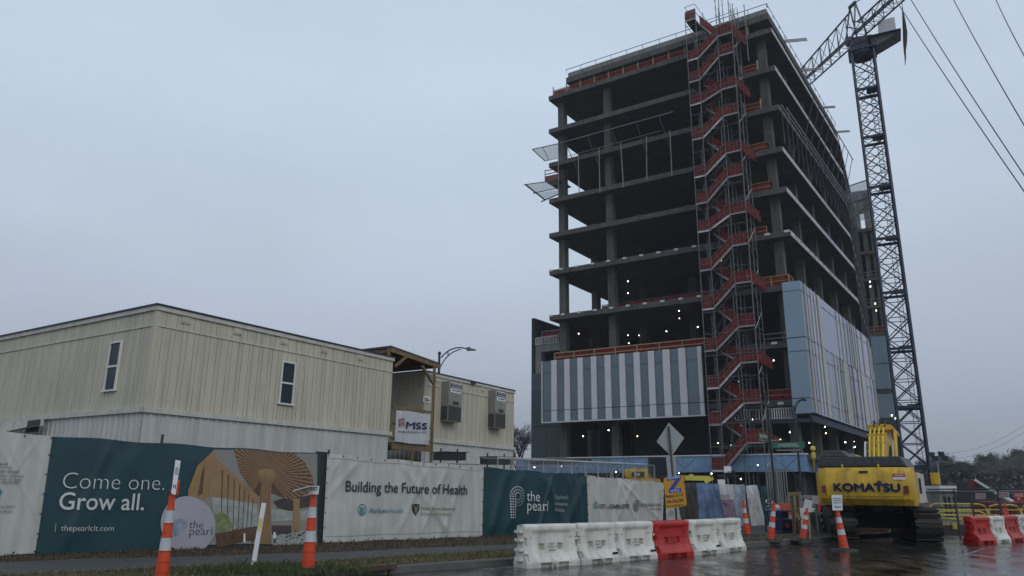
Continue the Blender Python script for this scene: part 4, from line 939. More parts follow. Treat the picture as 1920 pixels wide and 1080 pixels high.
# ============================================================ SCAFFOLD STAIR TOWER
scf = thing('scaffold_stair', 'tall zigzag scaffold stair tower with red netting standing against the concrete tower', 'scaffold', uw(5.4, -1.5))
SU = [7.85, 6.75, 4.62, 3.12]; SW = [-2.7, -.35]
for u in SU:
    for w0 in SW + ([-1.5] if u in (4.62, 3.12) else []):
        top = {7.85: 50.2, 6.75: 50.4, 4.62: 51.2, 3.12: 49.5}[u] + (w0 == -.35) * .8 + (.8 if u == 4.62 else 0)
        mb = MB(); p = uw(u, w0); mb.tube(p, p + Z * top, .038)
        zz = 1.0
        while zz < top: mb.tube(p + Z * zz, p + Z * (zz + .06), .07); zz += .9
        mb.build('standard', M['galvs'], scf)
for u, t_ in ((4.0, 52.5), (3.6, 51.2), (2.4, 50.6), (5.1, 51.2)):
    mb = MB(); p = uw(u, -.3, 44); mb.tube(p, (p.x, p.y, t_), .045); zz = 45
    while zz < t_: mb.tube((p.x, p.y, zz), (p.x, p.y, zz + .06), .075); zz += .9
    mb.build('standard', M['galv'], scf)
LZ = [49.2, 44.5, 42.0, 39.4, 35.55, 31.5, 28.7, 25.8, 21.9, 18.1, 14.15, 10.7, 7.4, 3.4]
RZ = [46.25, 44.0, 40.2, 37.3, 33.3, 30.8, 27.0, 23.85, 20.2, 16.1, 12.8, 9.2, 5.75]
def netpan(p, q, z0a, z0b, h, name='safety_net', mn='red', bars=True):
    d = (q - p); d.z = 0; dn = d.normalized(); nn = Vector((dn.y, -dn.x, 0)) * -.03
    mb = MB(); mb.hexa([p + Z * z0a, q + Z * z0b, q + nn + Z * z0b, p + nn + Z * z0a], [p + Z * (z0a + h), q + Z * (z0b + h), q + nn + Z * (z0b + h), p + nn + Z * (z0a + h)])
    if bars:
        mb.mi = 1
        for f in (.5, 1.0): mb.tube(p - nn * .8 + Z * (z0a + h * f), q - nn * .8 + Z * (z0b + h * f), .022)
        for k in range(1, 4): a = p.lerp(q, k / 4) - nn * .8; za = z0a + (z0b - z0a) * k / 4; mb.tube(a + Z * za, a + Z * (za + h), .014)
    return mb.build(name, [M[mn], M['galvs']], scf)
for k, z in enumerate(LZ):
    mb = MB(); ps = [uw(7.8, -2.65), uw(6.8, -2.65), uw(6.8, -.4), uw(7.8, -.4)]; mb.prism([p[:2] for p in ps], z - .07, z); mb.build('landing', M['deckp'], scf)
    mb = MB(); mb.beam(uw(7.85, -2.72, z - .03), uw(6.75, -2.72, z - .03), .05, .16); mb.build('toe_board', M['edge'] if k % 2 else M['galv'], scf)
    netpan(uw(7.82, -2.66), uw(6.78, -2.66), z, z, 1.15); netpan(uw(7.84, -.4), uw(7.84, -2.6), z, z, 1.15, bars=False)
for k, z in enumerate(RZ):
    mb = MB(); ps = [uw(4.57, -2.65), uw(3.17, -2.65), uw(3.17, -.4), uw(4.57, -.4)]; mb.prism([p[:2] for p in ps], z - .07, z); mb.build('landing', M['deckp'], scf)
    mb = MB(); mb.beam(uw(4.6, -2.72, z - .03), uw(3.15, -2.72, z - .03), .05, .14); mb.build('toe_board', M['galv'], scf)
    netpan(uw(4.57, -2.66), uw(3.17, -2.66), z, z, 1.15)
    if k % 2 == 0: netpan(uw(3.12, -2.6), uw(2.5, -.35), z + .05, z - .5, 1.0, bars=True)
def flight(u0, z0, u1, z1, wA, wB, pale=False, net='red'):
    mb = MB(); n_ = 11
    for i in range(n_ + 1):
        f = i / n_; a = uw(u0 + (u1 - u0) * f, wA, z0 + (z1 - z0) * f); b = uw(u0 + (u1 - u0) * f, wB, z0 + (z1 - z0) * f); mb.beam(a, b, .24, .04)
    st = mb.build('stair_flight', M['deckp'], scf)
    for w0 in (wA, wB):
        mb = MB(); mb.beam(uw(u0, w0, z0), uw(u1, w0, z1), .05, .18); mb.build('stringer', M['edge'] if pale and w0 == wA else M['galv'], st)
    netpan(uw(u0, wA), uw(u1, wA), z0 + .1, z1 + .1, 1.0, mn=net)
for k in range(13):
    # front flight climbs from left landing k+1 to right landing k ; rear flight from right landing k up to left landing k
    flight(6.78, LZ[k + 1], 4.6, RZ[k], -2.62, -1.7, pale=k in (3, 4, 6, 10, 11))
    flight(4.6, RZ[k], 6.78, LZ[k] if LZ[k] - RZ[k] < 3.4 else LZ[k], -1.4, -.5)
for u, w0 in ((5.5, -.9), (6.2, -1.5), (5.1, -2.0), (3.7, -.9), (7.3, -1.5)):
    mb = MB(); mb.tube(uw(u, w0, 0), uw(u, w0, 47.5), .028, n=5); mb.build('standard', M['galvs'], scf)
z = 3.4
for k in range(23):      # ledgers and braces each 2 m
    z = 3.4 + k * 2.05
    mb = MB()
    for w0 in (-2.7, -.35): mb.tube(uw(7.85, w0, z), uw(3.12, w0, z), .028)
    for u in SU: mb.tube(uw(u, -2.7, z + .3), uw(u, -.35, z + .3), .028)
    mb.build('ledger', M['galvs'], scf)
    if k % 2 == 0:
        mb = MB(); mb.tube(uw(3.12, -2.7, z), uw(3.12, -.35, z + 2.05), .03); mb.build('brace', M['edge'], scf); mb = MB(); mb.tube(uw(7.85, -.35, z), uw(6.75, -.35, z + 2.05), .03); mb.build('brace', M['galvs'], scf)
    if k % 2 == 1:
        mb = MB(); mb.tube(uw(3.12, -.35, z), uw(3.12, -2.7, z + 2.05), .03); mb.build('brace', M['galv'], scf); mb = MB(); mb.tube(uw(6.75, -.35, z), uw(4.62, -.35, z + 2.05), .024); mb.build('brace', M['galvs'], scf)
# top cage
mb = MB()
for z_ in (50.0, 50.9):
    q = [uw(7.85, -2.7, z_), uw(6.75, -2.7, z_), uw(6.75, 1.6, z_), uw(7.85, 1.6, z_)]; mb.path(q + [q[0]], .03)
for u in (7.85, 6.75): mb.tube(uw(u, 1.6, 48), uw(u, 1.6, 51.2), .035)
mb.build('roof_cage', M['galv'], scf)
# ============================================================ work lights hung in the tower
lp = [(5, x, y) for x, y in ((790, 38), (1175, 228), (1313, 292), (420, 342), (528, 402), (872, 355), (1082, 385), (796, 414), (652, 450), (725, 466), (1305, 367), (790, 355), (1078, 325), (1172, 172), (1463, 670), (1622, 700), (1548, 895), (1725, 988), (645, 1066), (1882, 543), (1912, 372))] + \
     [(3, x, y) for x, y in ((790, 1030), (1465, 432), (1472, 648), (1487, 875), (1500, 990), (1688, 990), (1440, 14))] + \
     [(1, x, y) for x, y in ((1397, 404), (1406, 500), (1415, 690), (1426, 892))]
PX = []
for r_, x, y in lp:
    ox, oy = {5: (980, 540), 3: (980, 270), 1: (980, 0)}[r_]; PX.append((ox + x / 4, oy + y / 4, 1))
PX += [(990 + x * .1771, 780 + y * .1771, 1.15) for x, y in ((583, 215), (755, 248), (853, 150), (1158, 213))]
PX += [(1240 + x / 4.153, 780 + y / 4.153, s) for x, y, s in ((617, 68, 1.7), (711, 28, 1.2), (459, 168, 1.2), (440, 210, 1.1), (540, 228, .7), (566, 243, .9), (927, 184, 1.2), (1033, 190, 1.2), (1002, 126, 1.4), (1151, 210, 1.2), (1282, 134, 1.3), (1433, 204, 1.1), (1275, 84, .9), (1490, 244, 1))]
PX += [(1500 + x * .2778, 780 + y * .2778, s) for x, y, s in ((305, 177, 1), (372, 208, .9), (362, 212, .9), (366, 172, .6))]
lights = []
for x, y, s in PX:
    best = None
    for li, z in enumerate(LV):
        zc = z - TH
        for dz in (.55, .9, 1.4, 2.0, 2.8, 3.6):
            z_ = zc - dz
            if z_ < EYE + 1 or (li and z_ < LV[li - 1] + .8): continue
            p = ath(x, y, z_); rel = p - TC; det = TA.x * TB.y - TA.y * TB.x
            u = (rel.x * TB.y - rel.y * TB.x) / det; w0 = (TA.x * rel.y - TA.y * rel.x) / det
            if eu(w0) + .4 < u < 26 and .5 < w0 < 60:
                sc_ = abs(dz - .9) * 6 + w0
                if best is None or sc_ < best[0]: best = (sc_, p, zc, li, u)
    if best: lights.append((best[3], -best[4], best[1], best[2], s))
lights.sort(key=lambda q: (-q[0], q[1]))
ordn = ['first', 'second', 'third', 'fourth', 'fifth', 'sixth', 'seventh', 'eighth', 'ninth', 'tenth', 'eleventh', 'twelfth', 'thirteenth', 'fourteenth', 'fifteenth', 'sixteenth', 'seventeenth', 'eighteenth', 'nineteenth', 'twentieth', 'twenty first', 'twenty second', 'twenty third', 'twenty fourth', 'twenty fifth']
cnt = {}
bmesh_ = {}
for li, _, p, zc, s in lights:
    cnt[li] = cnt.get(li, 0) + 1; tot = sum(1 for q in lights if q[0] == li)
    mb = MB(); mb.ball(p, .057 * s, 8); mb.mi = 1; mb.tube(p + Z * .08, (p.x, p.y, zc), .012, n=4); mb.lathe(p + Z * .08, [(.06, 0), (.09, .02), (.03, .12)], 8)
    o = mb.build('work_light', [M['lamp' if (cnt[li] * 7 + li) % 4 else 'lampw'], M['black']])
    pos = f'{ordn[cnt[li] - 1]} from the left' if tot > 1 else 'the only one there'
    tag(o, f'lit bulb in the {ordn[li]} tower storey above the ground, {pos}', 'work light', 'work lights hung in the tower')
for k, (x, y) in enumerate(((1631, 529), (1632, 538), (1641, 570), (1643, 583), (1672, 779), (1679, 785))):
    p = at(x, y, 127.0 if k < 4 else 127.5); mb = MB(); mb.ball(p + RNn * .3, .09, 8); mb.mi = 1; mb.tube(p + RNn * .3, p + RNn * .3 + Z * .9, .02, n=4); o = mb.build('work_light', [M['lamp'], M['black']])
    tag(o, f'distant lit bulb on the rear wing by the crane mast, {ordn[k]} from the top', 'work light', 'work lights on the rear wing')
# ============================================================ debris nets and outriggers
def netthing(name, label, quads, bars, cat='debris net', m_='net'):
    t = thing(name, label, cat, quads[0][0])
    for q in quads:
        g = MB(); k = 8; g.grid([[ (q[0].lerp(q[1], i / k)).lerp(q[3].lerp(q[2], i / k), j / k) - Z * .35 * math.sin(math.pi * i / k) * math.sin(math.pi * j / k) for j in range(k + 1)] for i in range(k + 1)])
        g.build('netting', M[m_], t, smooth=True)
    for a, b, r_ in bars: g = MB(); g.tube(a, b, r_); g.build('frame_tube', M['steel'], t)
    return t
A1 = uw(26.2, .3, 38.9); A2 = uw(26.2, 7, 38.9)
PL = lambda x, y, w0: onp(x, y, uw(0, w0), TA)
q = [PL(1048, 269, -.3), PL(998, 280, .4), PL(1022, 302, 3.5), PL(1046, 297, 3.5)]
netthing('debris_net', 'upper grey debris net sticking out at the left edge of the tower', [q], [(q[0], q[1], .05), (q[1], q[2], .06), (q[0].lerp(q[1], .6), q[2] + (q[3] - q[2]) * .3, .04), (q[2], q[3], .03)])
q = [PL(1045, 338, -.6), PL(985, 346, -.6), PL(1006, 361, 1.5), PL(1046, 353, 1.5)]; q2 = [PL(1046, 356, 1.5), PL(1006, 362, 1.5), PL(1022, 375, 3), PL(1047, 364, 3)]
netthing('debris_net', 'lower pair of grey debris nets on dark booms at the left edge of the tower', [q, q2], [(q[0], q[1] + (q[1] - q[0]) * .05, .05), (q[1], q2[2], .09), (q[2], q[3], .05), (q[2] + (q[2] - q[3]) * .15, q[2], .08), (q2[2] + (q2[2] - q2[3]) * .3, q2[3], .07)])
lg = thing('loading_platform', 'small red netted loading platform between the two debris nets at the tower edge', 'platform', PL(1030, 338, 0))
a, b = PL(1022, 339, 0), PL(1046, 334, 0)
for z0, z1 in ((0, .55), (.75, .85), (1.2, 1.3)):
    mb = MB(); mb.hexa([a + Z * z0, b + Z * z0, b + Z * z0 + TB * .05, a + Z * z0 + TB * .05], [a + Z * z1, b + Z * z1, b + Z * z1 + TB * .05, a + Z * z1 + TB * .05]); mb.build('netting' if z0 == 0 else 'rail', M['red'], lg)
mb = MB(); mb.tube(a, a + Z * 1.35, .05); mb.build('post', M['steel'], lg)
mb = MB(); mb.hexa([a, b, b + TB * 3, a + TB * 3], [v - Z * .12 for v in (a, b, b + TB * 3, a + TB * 3)]); mb.build('deck', M['deckp'], lg)
# front outrigger frame
ou = thing('outrigger_frame', 'thin galvanised outrigger frame with hanging tubes across the left upper floors', 'scaffold', uw(18, -1, 34))
p0, p1 = PL(1048, 269, -1.6), PL(1261, 210, -1.6)
mb = MB(); mb.tube(p0, p1, .05); mb.build('top_tube', M['galv'], ou)
p2, p3 = PL(1050, 297, -.3), PL(1240, 245, -.3); mb = MB(); mb.tube(p2, p3, .035); mb.build('lower_tube', M['galv'], ou)
for (xa, ya, xb, yb) in ((1047, 297, 1047, 372), (1084, 289, 1086, 365), (1123, 278, 1125, 362), (1164, 268, 1169, 352), (1212, 256, 1213, 338), (1256, 244, 1260, 330)):
    mb = MB(); mb.tube(PL(xa, ya, -.35), PL(xb, yb, -.35), .055); mb.build('upright', M['galv'], ou)
for (xa, ya, xb, yb) in ((1060, 267, 1085, 325), (1101, 254, 1124, 315), (1148, 242, 1166, 300), (1192, 228, 1213, 290), (1235, 217, 1256, 275)):
    mb = MB(); mb.tube(PL(xa, ya, -1.5), PL(xb, yb, -.35), .04); mb.build('strut', M['steel'], ou)
# right side outrigger frames + net
os_ = thing('outrigger_frame', 'rows of slanting outrigger tubes along the right upper floors of the tower', 'scaffold', uw(0, 12, 34))
def bp(w0, z, o=0.0): return uw(eu(w0), w0, z) + BN * o
for i in range(9):
    w0 = 9 + i * 2.5; mb = MB(); mb.tube(bp(w0, 38.0, .1), bp(w0 + 1.5, 44.2, 1.4), .04); mb.build('strut', M['steel'], os_)
for i in range(17):
    w0 = .6 + i * 1.8; mb = MB(); mb.tube(bp(w0, 34.4, .1), bp(w0, 38.3, .12), .035); mb.tube(bp(w0, 36.2, .1), bp(w0 + .9, 36.0, .1), .025); mb.tube(bp(w0, 34.6, .1), bp(w0 + .9, 36.1, .1), .025); mb.build('upright', M['steel'], os_)
for z, o, a, b in ((44.2, 1.4, 9, 31), (38.4, .25, .2, 31), (38.9, .3, 2, 31)): mb = MB(); mb.tube(bp(a, z, o), bp(b, z, o), .06); mb.build('top_tube', M['edge'], os_)
for i in range(7):
    w0 = 31 + i * 4; mb = MB(); mb.tube(bp(w0, 20, .15), bp(w0, 44, .15), .06); mb.build('upright', M['steel'], os_)
q = [bp(30, 40.2, .2), bp(37, 40.4, .2), bp(37, 40.9, 3.0), bp(30, 40.6, 3.0)]
netthing('debris_net', 'grey debris net sagging out from the right side of the tower near the crane', [q, [v - Z * 3.0 for v in q]], [(q[0], q[3], .07), (q[1], q[2], .07), (q[3], q[2], .06), (q[3] - Z * 3, q[2] - Z * 3, .06), (q[3] - Z * 3, q[0] - Z * 5, .05), (q[2] - Z * 3, q[1] - Z * 6, .05)])
# shoring legs poking out over the roof on the right
for k, (w0, ln) in enumerate(((6, 1.9), (13, 1.7), (23.5, 1.1), (31.5, 1.3))):
    t = MB(); c = bp(w0, 49.0, 0)
    for j in range(3): t.beam(c + TB * (j * .25 - .4) - BN * .8, c + TB * (j * .25 + ln * .45) + BN * ln, .12, .05)
    o = t.build('projecting_planks', M['edge']); tag(o, f'pale planks projecting over the right roof edge, {ordn[k]} bundle from the front corner', 'planks', 'planks projecting from the tower roof')
# ============================================================ CRANE
CX = Vector((40.0, 75.0, 0)); crn = thing('tower_crane', 'dark blue lattice tower crane standing right of the concrete tower', 'crane', CX)
cx_ = Vector((math.cos(R(-27)), math.sin(R(-27)), 0)).normalized(); cy_ = Vector((-cx_.y, cx_.x, 0)); hw = 1.12; ZT_ = 50.7
cor = [(-1, -1), (1, -1), (1, 1), (-1, 1)]
def cc_(i, z): a, b = cor[i % 4]; return CX + cx_ * a * hw + cy_ * b * hw + Z * z
for i in range(4):
    mb = MB(); mb.beam(cc_(i, 0), cc_(i, ZT_), .22); mb.build('mast_leg', M['crane'], crn)
n_ = 24; hstep = ZT_ / n_
for f in range(4):
    mb = MB()
    for k in range(n_):
        a, b = (f, f + 1) if k % 2 else (f + 1, f); mb.tube(cc_(a, k * hstep), cc_(b, (k + 1) * hstep), .07, n=5); mb.tube(cc_(b, k * hstep), cc_(a, (k + 1) * hstep), .045, n=4); mb.tube(cc_(b, k * hstep + .1), cc_(a, (k + .5) * hstep), .035, n=5) if 0 else None
        mb.tube(cc_(f, k * hstep), cc_(f + 1, k * hstep), .045, n=5)
    mb.build('mast_lattice', M['crane'], crn)
for k in range(8):
    z = 4 + k * 5.9; mb = MB()
    for i in range(4): mb.beam(cc_(i, z), cc_(i + 1, z), .22, .26)
    mb.build('mast_collar', M['crane'], crn)
    mb = MB(); ps = [CX - cx_ * .1 - cy_ * .9, CX + cx_ * .95 - cy_ * .9, CX + cx_ * .95 + cy_ * .9, CX - cx_ * .1 + cy_ * .9]; mb.prism([p[:2] for p in ps], z + .25, z + .3)
    mb.build('rest_platform', M['steel'], crn)
mb = MB()
for s_ in (-.2, .2): mb.tube(CX + cx_ * (.5 + s_) + cy_ * .4, CX + cx_ * (.5 + s_) + cy_ * .4 + Z * ZT_, .03, n=4)
for k in range(120): z = k * .39; mb.tube(CX + cx_ * .3 + cy_ * .4 + Z * z, CX + cx_ * .7 + cy_ * .4 + Z * z, .018, n=4)
for k in range(40):
    z = 1 + k * 1.15; c = CX + cx_ * .5 + cy_ * .15 + Z * z; mb.path([c + cx_ * .38 * math.cos(a) - cy_ * .35 * math.sin(a) for a in [math.pi * j / 6 for j in range(7)]], .014, n=3)
mb.build('mast_ladder', M['crane'], crn)
# slewing unit
mb = MB(); mb.lathe(CX, [(1.1, ZT_ - 1.0), (1.35, ZT_ - .8), (1.35, ZT_ + .2), (1.2, ZT_ + .3), (1.3, ZT_ + .5), (1.3, ZT_ + 1.1), (0, ZT_ + 1.1)], 12)
mb.build('slewing_ring', M['crane_top'], crn)
mb = MB(); q = [CX + cx_ * a * 1.45 + cy_ * b * 1.45 for a, b in cor]; mb.prism([v[:2] for v in q], ZT_ - .5, ZT_ - .38)
for i in range(4):
    mb.tube(q[i] + Z * (ZT_ + .6), q[(i + 1) % 4] + Z * (ZT_ + .6), .03); mb.tube(q[i] + Z * (ZT_ - .4), q[i] + Z * (ZT_ + .7), .04); mb.tube(q[i] + Z * (ZT_ + .1), q[(i + 1) % 4] + Z * (ZT_ + .1), .03)
mb.build('slewing_platform', M['crane_top'], crn)
jd = Vector((math.sin(R(-11)), math.cos(R(-11)), 0)); jn = Vector((jd.y, -jd.x, 0)); JZ = 52.9; J0 = Vector((39.85, 75.6, 0))
def jp(s, o, z): return J0 + jd * s + jn * o + Z * z
# tower head frame
mb = MB()
for a, b in ((-1, -1), (1, -1), (1, 1), (-1, 1)): mb.beam(CX + cx_ * a * 1.1 + cy_ * b * 1.1 + Z * (ZT_ + 1.0), jp(a * .7, b * .8, JZ), .2)
for a in (-1, 1):
    for b in (-1, 1): mb.beam(jp(a * .8, b * .8, JZ), jp(0 + a * .5, 0, JZ + 4.3), .13)
for s_ in (-.6, .6): mb.beam(jp(s_, -.8, JZ + 1.6), jp(s_, .8, JZ + 1.6), .1)
mb.beam(jp(-.6, 0, JZ + 4.3), jp(.6, 0, JZ + 4.3), .3); mb.build('tower_head', M['crane_top'], crn)
def truss(s0, s1, step, h, half, name, h1=None):
    hh = lambda s: h if h1 is None else h + (h1 - h) * min(1, abs(s - s0) / 15)
    n_ = int(abs(s1 - s0) / step); dS = (s1 - s0) / n_
    for o in (-half, half): mb = MB(); mb.tube(jp(s0, o, JZ), jp(s1, o, JZ), .1); mb.build(name + '_lower_chord', M['crane_top'], crn)
    mb = MB(); mb.path([jp(s0 + (s1 - s0) * k / 24, 0, JZ + hh(s0 + (s1 - s0) * k / 24)) for k in range(25)], .11); mb.build(name + '_upper_chord', M['crane_top'], crn)
    mb = MB()
    for i in range(n_):
        a = s0 + i * dS; m = a + dS / 2; e = a + dS
        for o in (-half, half): mb.tube(jp(a, o, JZ), jp(m, 0, JZ + hh(m)), .045, n=4); mb.tube(jp(m, 0, JZ + hh(m)), jp(e, o, JZ), .045, n=4)
        mb.tube(jp(a, -half, JZ), jp(a, half, JZ), .04, n=4); mb.tube(jp(a, -half, JZ), jp(e, half, JZ), .03, n=4); mb.tube(jp(m, -half, JZ), jp(m, half, JZ), .03, n=4)
    mb.build(name + '_lattice', M['crane_top'], crn)
    mb = MB(); mb.hexa([jp(s0, -.5, JZ + .05), jp(s1, -.5, JZ + .05), jp(s1, -.25, JZ + .05), jp(s0, -.25, JZ + .05)], [jp(s0, -.5, JZ + .09), jp(s1, -.5, JZ + .09), jp(s1, -.25, JZ + .09), jp(s0, -.25, JZ + .09)]); mb.build(name + '_walkway', M['steel'], crn)
truss(.6, 34, 1.7, 3.7, .75, 'jib', 1.9); truss(-.6, -30, 1.6, 1.7, .75, 'counter_jib')
mb = MB(); mb.tube(jp(-.5, 0, JZ + 4.3), jp(-7, 0, JZ + 2.3), .06); mb.beam(jp(-7, -.4, JZ + 1.5), jp(-7, 0, JZ + 2.3), .15); mb.build('tie_bar', M['crane_top'], crn)
# operator cabin on a side bracket
bc = onp(1639, 65, CX, cx_)
cb = CX + cx_ * 2.75 - cy_ * .3
zc0 = bc.z
mb = MB(); mb.box((cb.x, cb.y, zc0), (1.7, 2.0, 1.7), (cx_, cy_, Z)); cbn = mb.build('machinery_cabinet', mat('pale grey cabinet', (.55, .56, .58), .5, var=.08), crn)
mb = MB(); q = [(cb + cx_ * a + cy_ * b) for a, b in ((-2.0, -1.3), (1.3, -1.3), (1.3, 1.4), (-2.0, 1.4))]; pr_ = [(1.0, ZT_ - .5), (1.3, ZT_ - .5), (3.8, zc0 - 1.1), (3.9, zc0 - .97), (1.0, zc0 - .97)]; mb.hexa([CX + cx_ * a - cy_ * 1.2 + Z * z for a, z in pr_], [CX + cx_ * a + cy_ * 1.0 + Z * z for a, z in pr_])
mb.build('cabinet_bracket', mat('weathered grey steel', (.11, .11, .105), .7, var=.3, scale=2), crn)
mb = MB(); mb.prism([v[:2] for v in q], zc0 - .965, zc0 - .9); mb.build('cabinet_platform', M['crane_top'], crn)
mb = MB(); a = onp(1591, 78, CX, cx_); mb.box(a, (.7, .8, .8), (cx_, cy_, Z)); mb.build('winch_motor', M['steel'], crn)
# hoist rope and hanging dark strap from an overhead wire
# ============================================================ overhead wires
def wire(name, label, a, b, r_=.02, sag=.5, grp=None, k=10):
    mb = MB(); pts = [a.lerp(b, i / k) - Z * sag * 4 * (i / k) * (1 - i / k) for i in range(k + 1)]; mb.path(pts, r_, n=5); o = mb.build(name, M['black']); tag(o, label, 'power line', grp or 'overhead wires'); return o
for x0, y0, x1, y1, D0, D1, lab in ((1672, -12, 1925, 366, 30, 22, 'black overhead wire at the upper right, leftmost of the four'), (1700, -14, 1925, 336, 30, 22, 'black overhead wire running just above the leftmost one'), (1783, -10, 1925, 243, 31, 22, 'black overhead wire third from the left at the upper right'), (1862, -12, 1925, 113, 32, 24, 'short black overhead wire nearest the top right corner')):
    wire('power_line', lab, at(x0, y0, D0), at(x1, y1, D1), .016, .12)
# strip of dark fabric hanging from the wire
sp = [(1691, 2, .2), (1692, 15, .8), (1695, 40, 3.2), (1697, 60, 4.5), (1697, 78, 4), (1696.5, 95, 2.2), (1697.5, 108, 1.6), (1697, 122, .4)]
mb = MB(); rows = []
for x, y, wd in sp:
    a = at(x - wd, y, 29.4); b = at(x + wd, y, 29.4 + .05 * wd); c = at(x + wd * .2, y, 29.2); rows.append([a, c, b])
mb.grid(rows); o = mb.build('hanging_strap', mat('dark torn cloth', (.05, .035, .03), .9, var=.5, scale=5)); m_ = o.modifiers.new('s', 'SOLIDIFY'); m_.thickness = .02
tag(o, 'torn dark strap hanging from the leftmost overhead wire', 'strap')
for k, (ya, yb) in enumerate(((848, 787), (858, 800), (880, 828), (893, 850))):
    wire('power_line', f'faint distant power line above the tree line at the right, {ordn[k]} from the top', at(1738, ya, 190), at(1935, yb, 170), .022, 2.2 if k < 3 else 1.0, 'distant power lines')
# ============================================================ street lamps and signs
lmp = thing('street_lamp', 'black street lamp with curved double arm rising behind the beige trailers', 'street lamp', at(824, 900, 38))
pt = lambda x, y, D=38.0: at(x, y, D)
b0 = pt(824, 664); mb = MB(); mb.tube((b0.x, b0.y, 0), b0, .075, .06, 8); mb.ball(b0 + Z * .05, .09); mb.build('pole', M['black'], lmp)
mb = MB(); mb.path([pt(*p) for p in curve((827, 671), (843, 650), (866, 652), 10)] + [pt(876, 654)], .035); mb.path([pt(*p) for p in curve((825, 690), (838, 660), (864, 655), 10)], .03); mb.tube(pt(840, 660), pt(840, 668), .03); mb.build('curved_arm', M['black'], lmp)
mb = MB(); a, b = pt(875, 653.5), pt(893, 656.5); mb.hexa([a + Z * .06 + Vector((0, .12, 0)), b + Z * .02 + Vector((0, .04, 0)), b + Z * .02 - Vector((0, .04, 0)), a + Z * .06 - Vector((0, .12, 0))], [a - Z * .1 + Vector((0, .16, 0)), b - Z * .02 + Vector((0, .05, 0)), b - Z * .02 - Vector((0, .05, 0)), a - Z * .1 - Vector((0, .16, 0))]); mb.tube(pt(880, 652, 38), pt(880, 650, 38), .04); mb.build('lamp_head', M['black'], lmp)
lm2 = thing('street_lamp', 'dark curved arm street lamp in front of the pale corner glass of the tower', 'street lamp', at(1488, 900, 60))
pt = lambda x, y, D=60.0: at(x, y, D)
b0 = pt(1488.5, 762); mb = MB(); mb.tube((b0.x, b0.y, 0), b0, .1, .08, 8); mb.build('pole', M['black'], lm2)
mb = MB(); mb.path([pt(*p) for p in curve((1488, 768), (1492, 750), (1505, 749), 8)], .045); mb.path([pt(*p) for p in curve((1490, 775), (1494, 754), (1503, 750), 8)], .04); mb.build('curved_arm', M['black'], lm2)
mb = MB(); a, b = pt(1502, 749), pt(1512, 750.5); mb.beam(a, b, .3, .14); mb.ball(a.lerp(b, .35) + Z * .1, .09); mb.build('lamp_head', M['black'], lm2)
# signal pole with street name blades
sg = thing('street_sign_pole', 'tall black pole with two green street name signs at the corner of the site', 'sign', gz(1452, 960, 0) * 1)
bs = at(1449, 880, 37.5); pts = [Vector((bs.x, bs.y, 0)), at(1449, 880, 37.5), at(1445, 840, 37.5), at(1441, 790, 37.5), at(1438.5, 762, 37.5), at(1436, 745, 37.5), at(1430, 733, 37.5)]
mb = MB()
for i, (a, b) in enumerate(zip(pts[:-1], pts[1:])): mb.tube(a, b, .062 - .006 * i, .062 - .006 * (i + 1), 8)
mb.build('pole', M['black'], sg)
hd = Vector((cR.x, cR.y, 0)).normalized()
def blade(P0, P1, h, text, nrm, arrow=False):
    d = (P1 - P0).normalized(); mb = MB(); mb.hexa([P0, P1, P1 + nrm * -.03, P0 + nrm * -.03], [P0 + Z * h, P1 + Z * h, P1 + Z * h + nrm * -.03, P0 + Z * h + nrm * -.03]); o = mb.build('name_blade', M['signgreen'], sg)
    g = MB(); Ln = (P1 - P0).length; x0 = .2 if arrow else .1; letter(g, text, P0 + d * Ln * x0 + Z * h * .22 + nrm * .012, P1 - d * Ln * .17 + Z * h * .22 + nrm * .012, height=h * .56, bold=.015); g.build('lettering', M['print_w'], o)
    return o
fn = Vector((-math.sin(R(20)), -math.cos(R(20)), 0)); hd2 = Vector((fn.y * -1, fn.x, 0)); hd2 = hd2 if hd2.x > 0 else -hd2
P0 = onp(1447, 840.5, at(1448, 840, 37.3), hd2); P1 = onp(1509.5, 839.5, at(1448, 840, 37.3), hd2); hh = onp(1447, 829.5, at(1448, 840, 37.3), hd2).z - P0.z
o = blade(P0, P1, hh, 'S McDOWELL', fn, True)
for za, zb, fa, fb in ((-.07, -.12, .12, .85), (hh + .07, hh + .12, 0, .35)):
    mb = MB(); mb.beam(P0.lerp(P1, fa) + Z * (za + zb) / 2, P0.lerp(P1, fb) + Z * (za + zb) / 2, .05, .05); mb.build('sign_arm', M['galv'], sg)
P0 = at(1423.5, 822, 37.0); P1 = at(1442, 825.5, 37.6); d = (P1 - P0).normalized(); nn = Vector((d.y, -d.x, 0)).normalized(); blade(P0, P1, .27, 'BAXTER', nn)
mb = MB(); mb.beam(P0 - Z * .06, P1 - Z * .06, .05, .05); mb.build('sign_arm', M['galv'], sg)
# diamond sign back + amber notice
DS = 26.0
sp_ = thing('sign_post', 'leaning steel post with the bare back of a diamond sign above an amber rezoning notice', 'sign', gz(1270, 985, .1))
base = at(1270.5, 985, DS); base.z = .05; top = at(1254, 797, DS)
dirp = (top - base).normalized(); rt = Vector((math.cos(R(12)), -math.sin(R(12)), 0)); fn = dirp.cross(rt).normalized(); fn = fn if fn.y < 0 else -fn; rt = fn.cross(dirp).normalized(); rt = rt if rt.x > 0 else -rt
mb = MB(); mb.beam(base, at(1253.5, 799, DS), .075, .05, up=fn); mb.build('post', M['steel'], sp_)
def onsp(x, y, o=0.0):
    q = ray(x, y); t = ((base + fn * o) - Vector((0, 0, EYE))).dot(fn) / q.dot(fn); return q * t + Vector((0, 0, EYE))
dq = [onsp(1254, 792.5, -.05), onsp(1283, 821, -.05), onsp(1259, 856, -.05), onsp(1231, 828, -.05)]
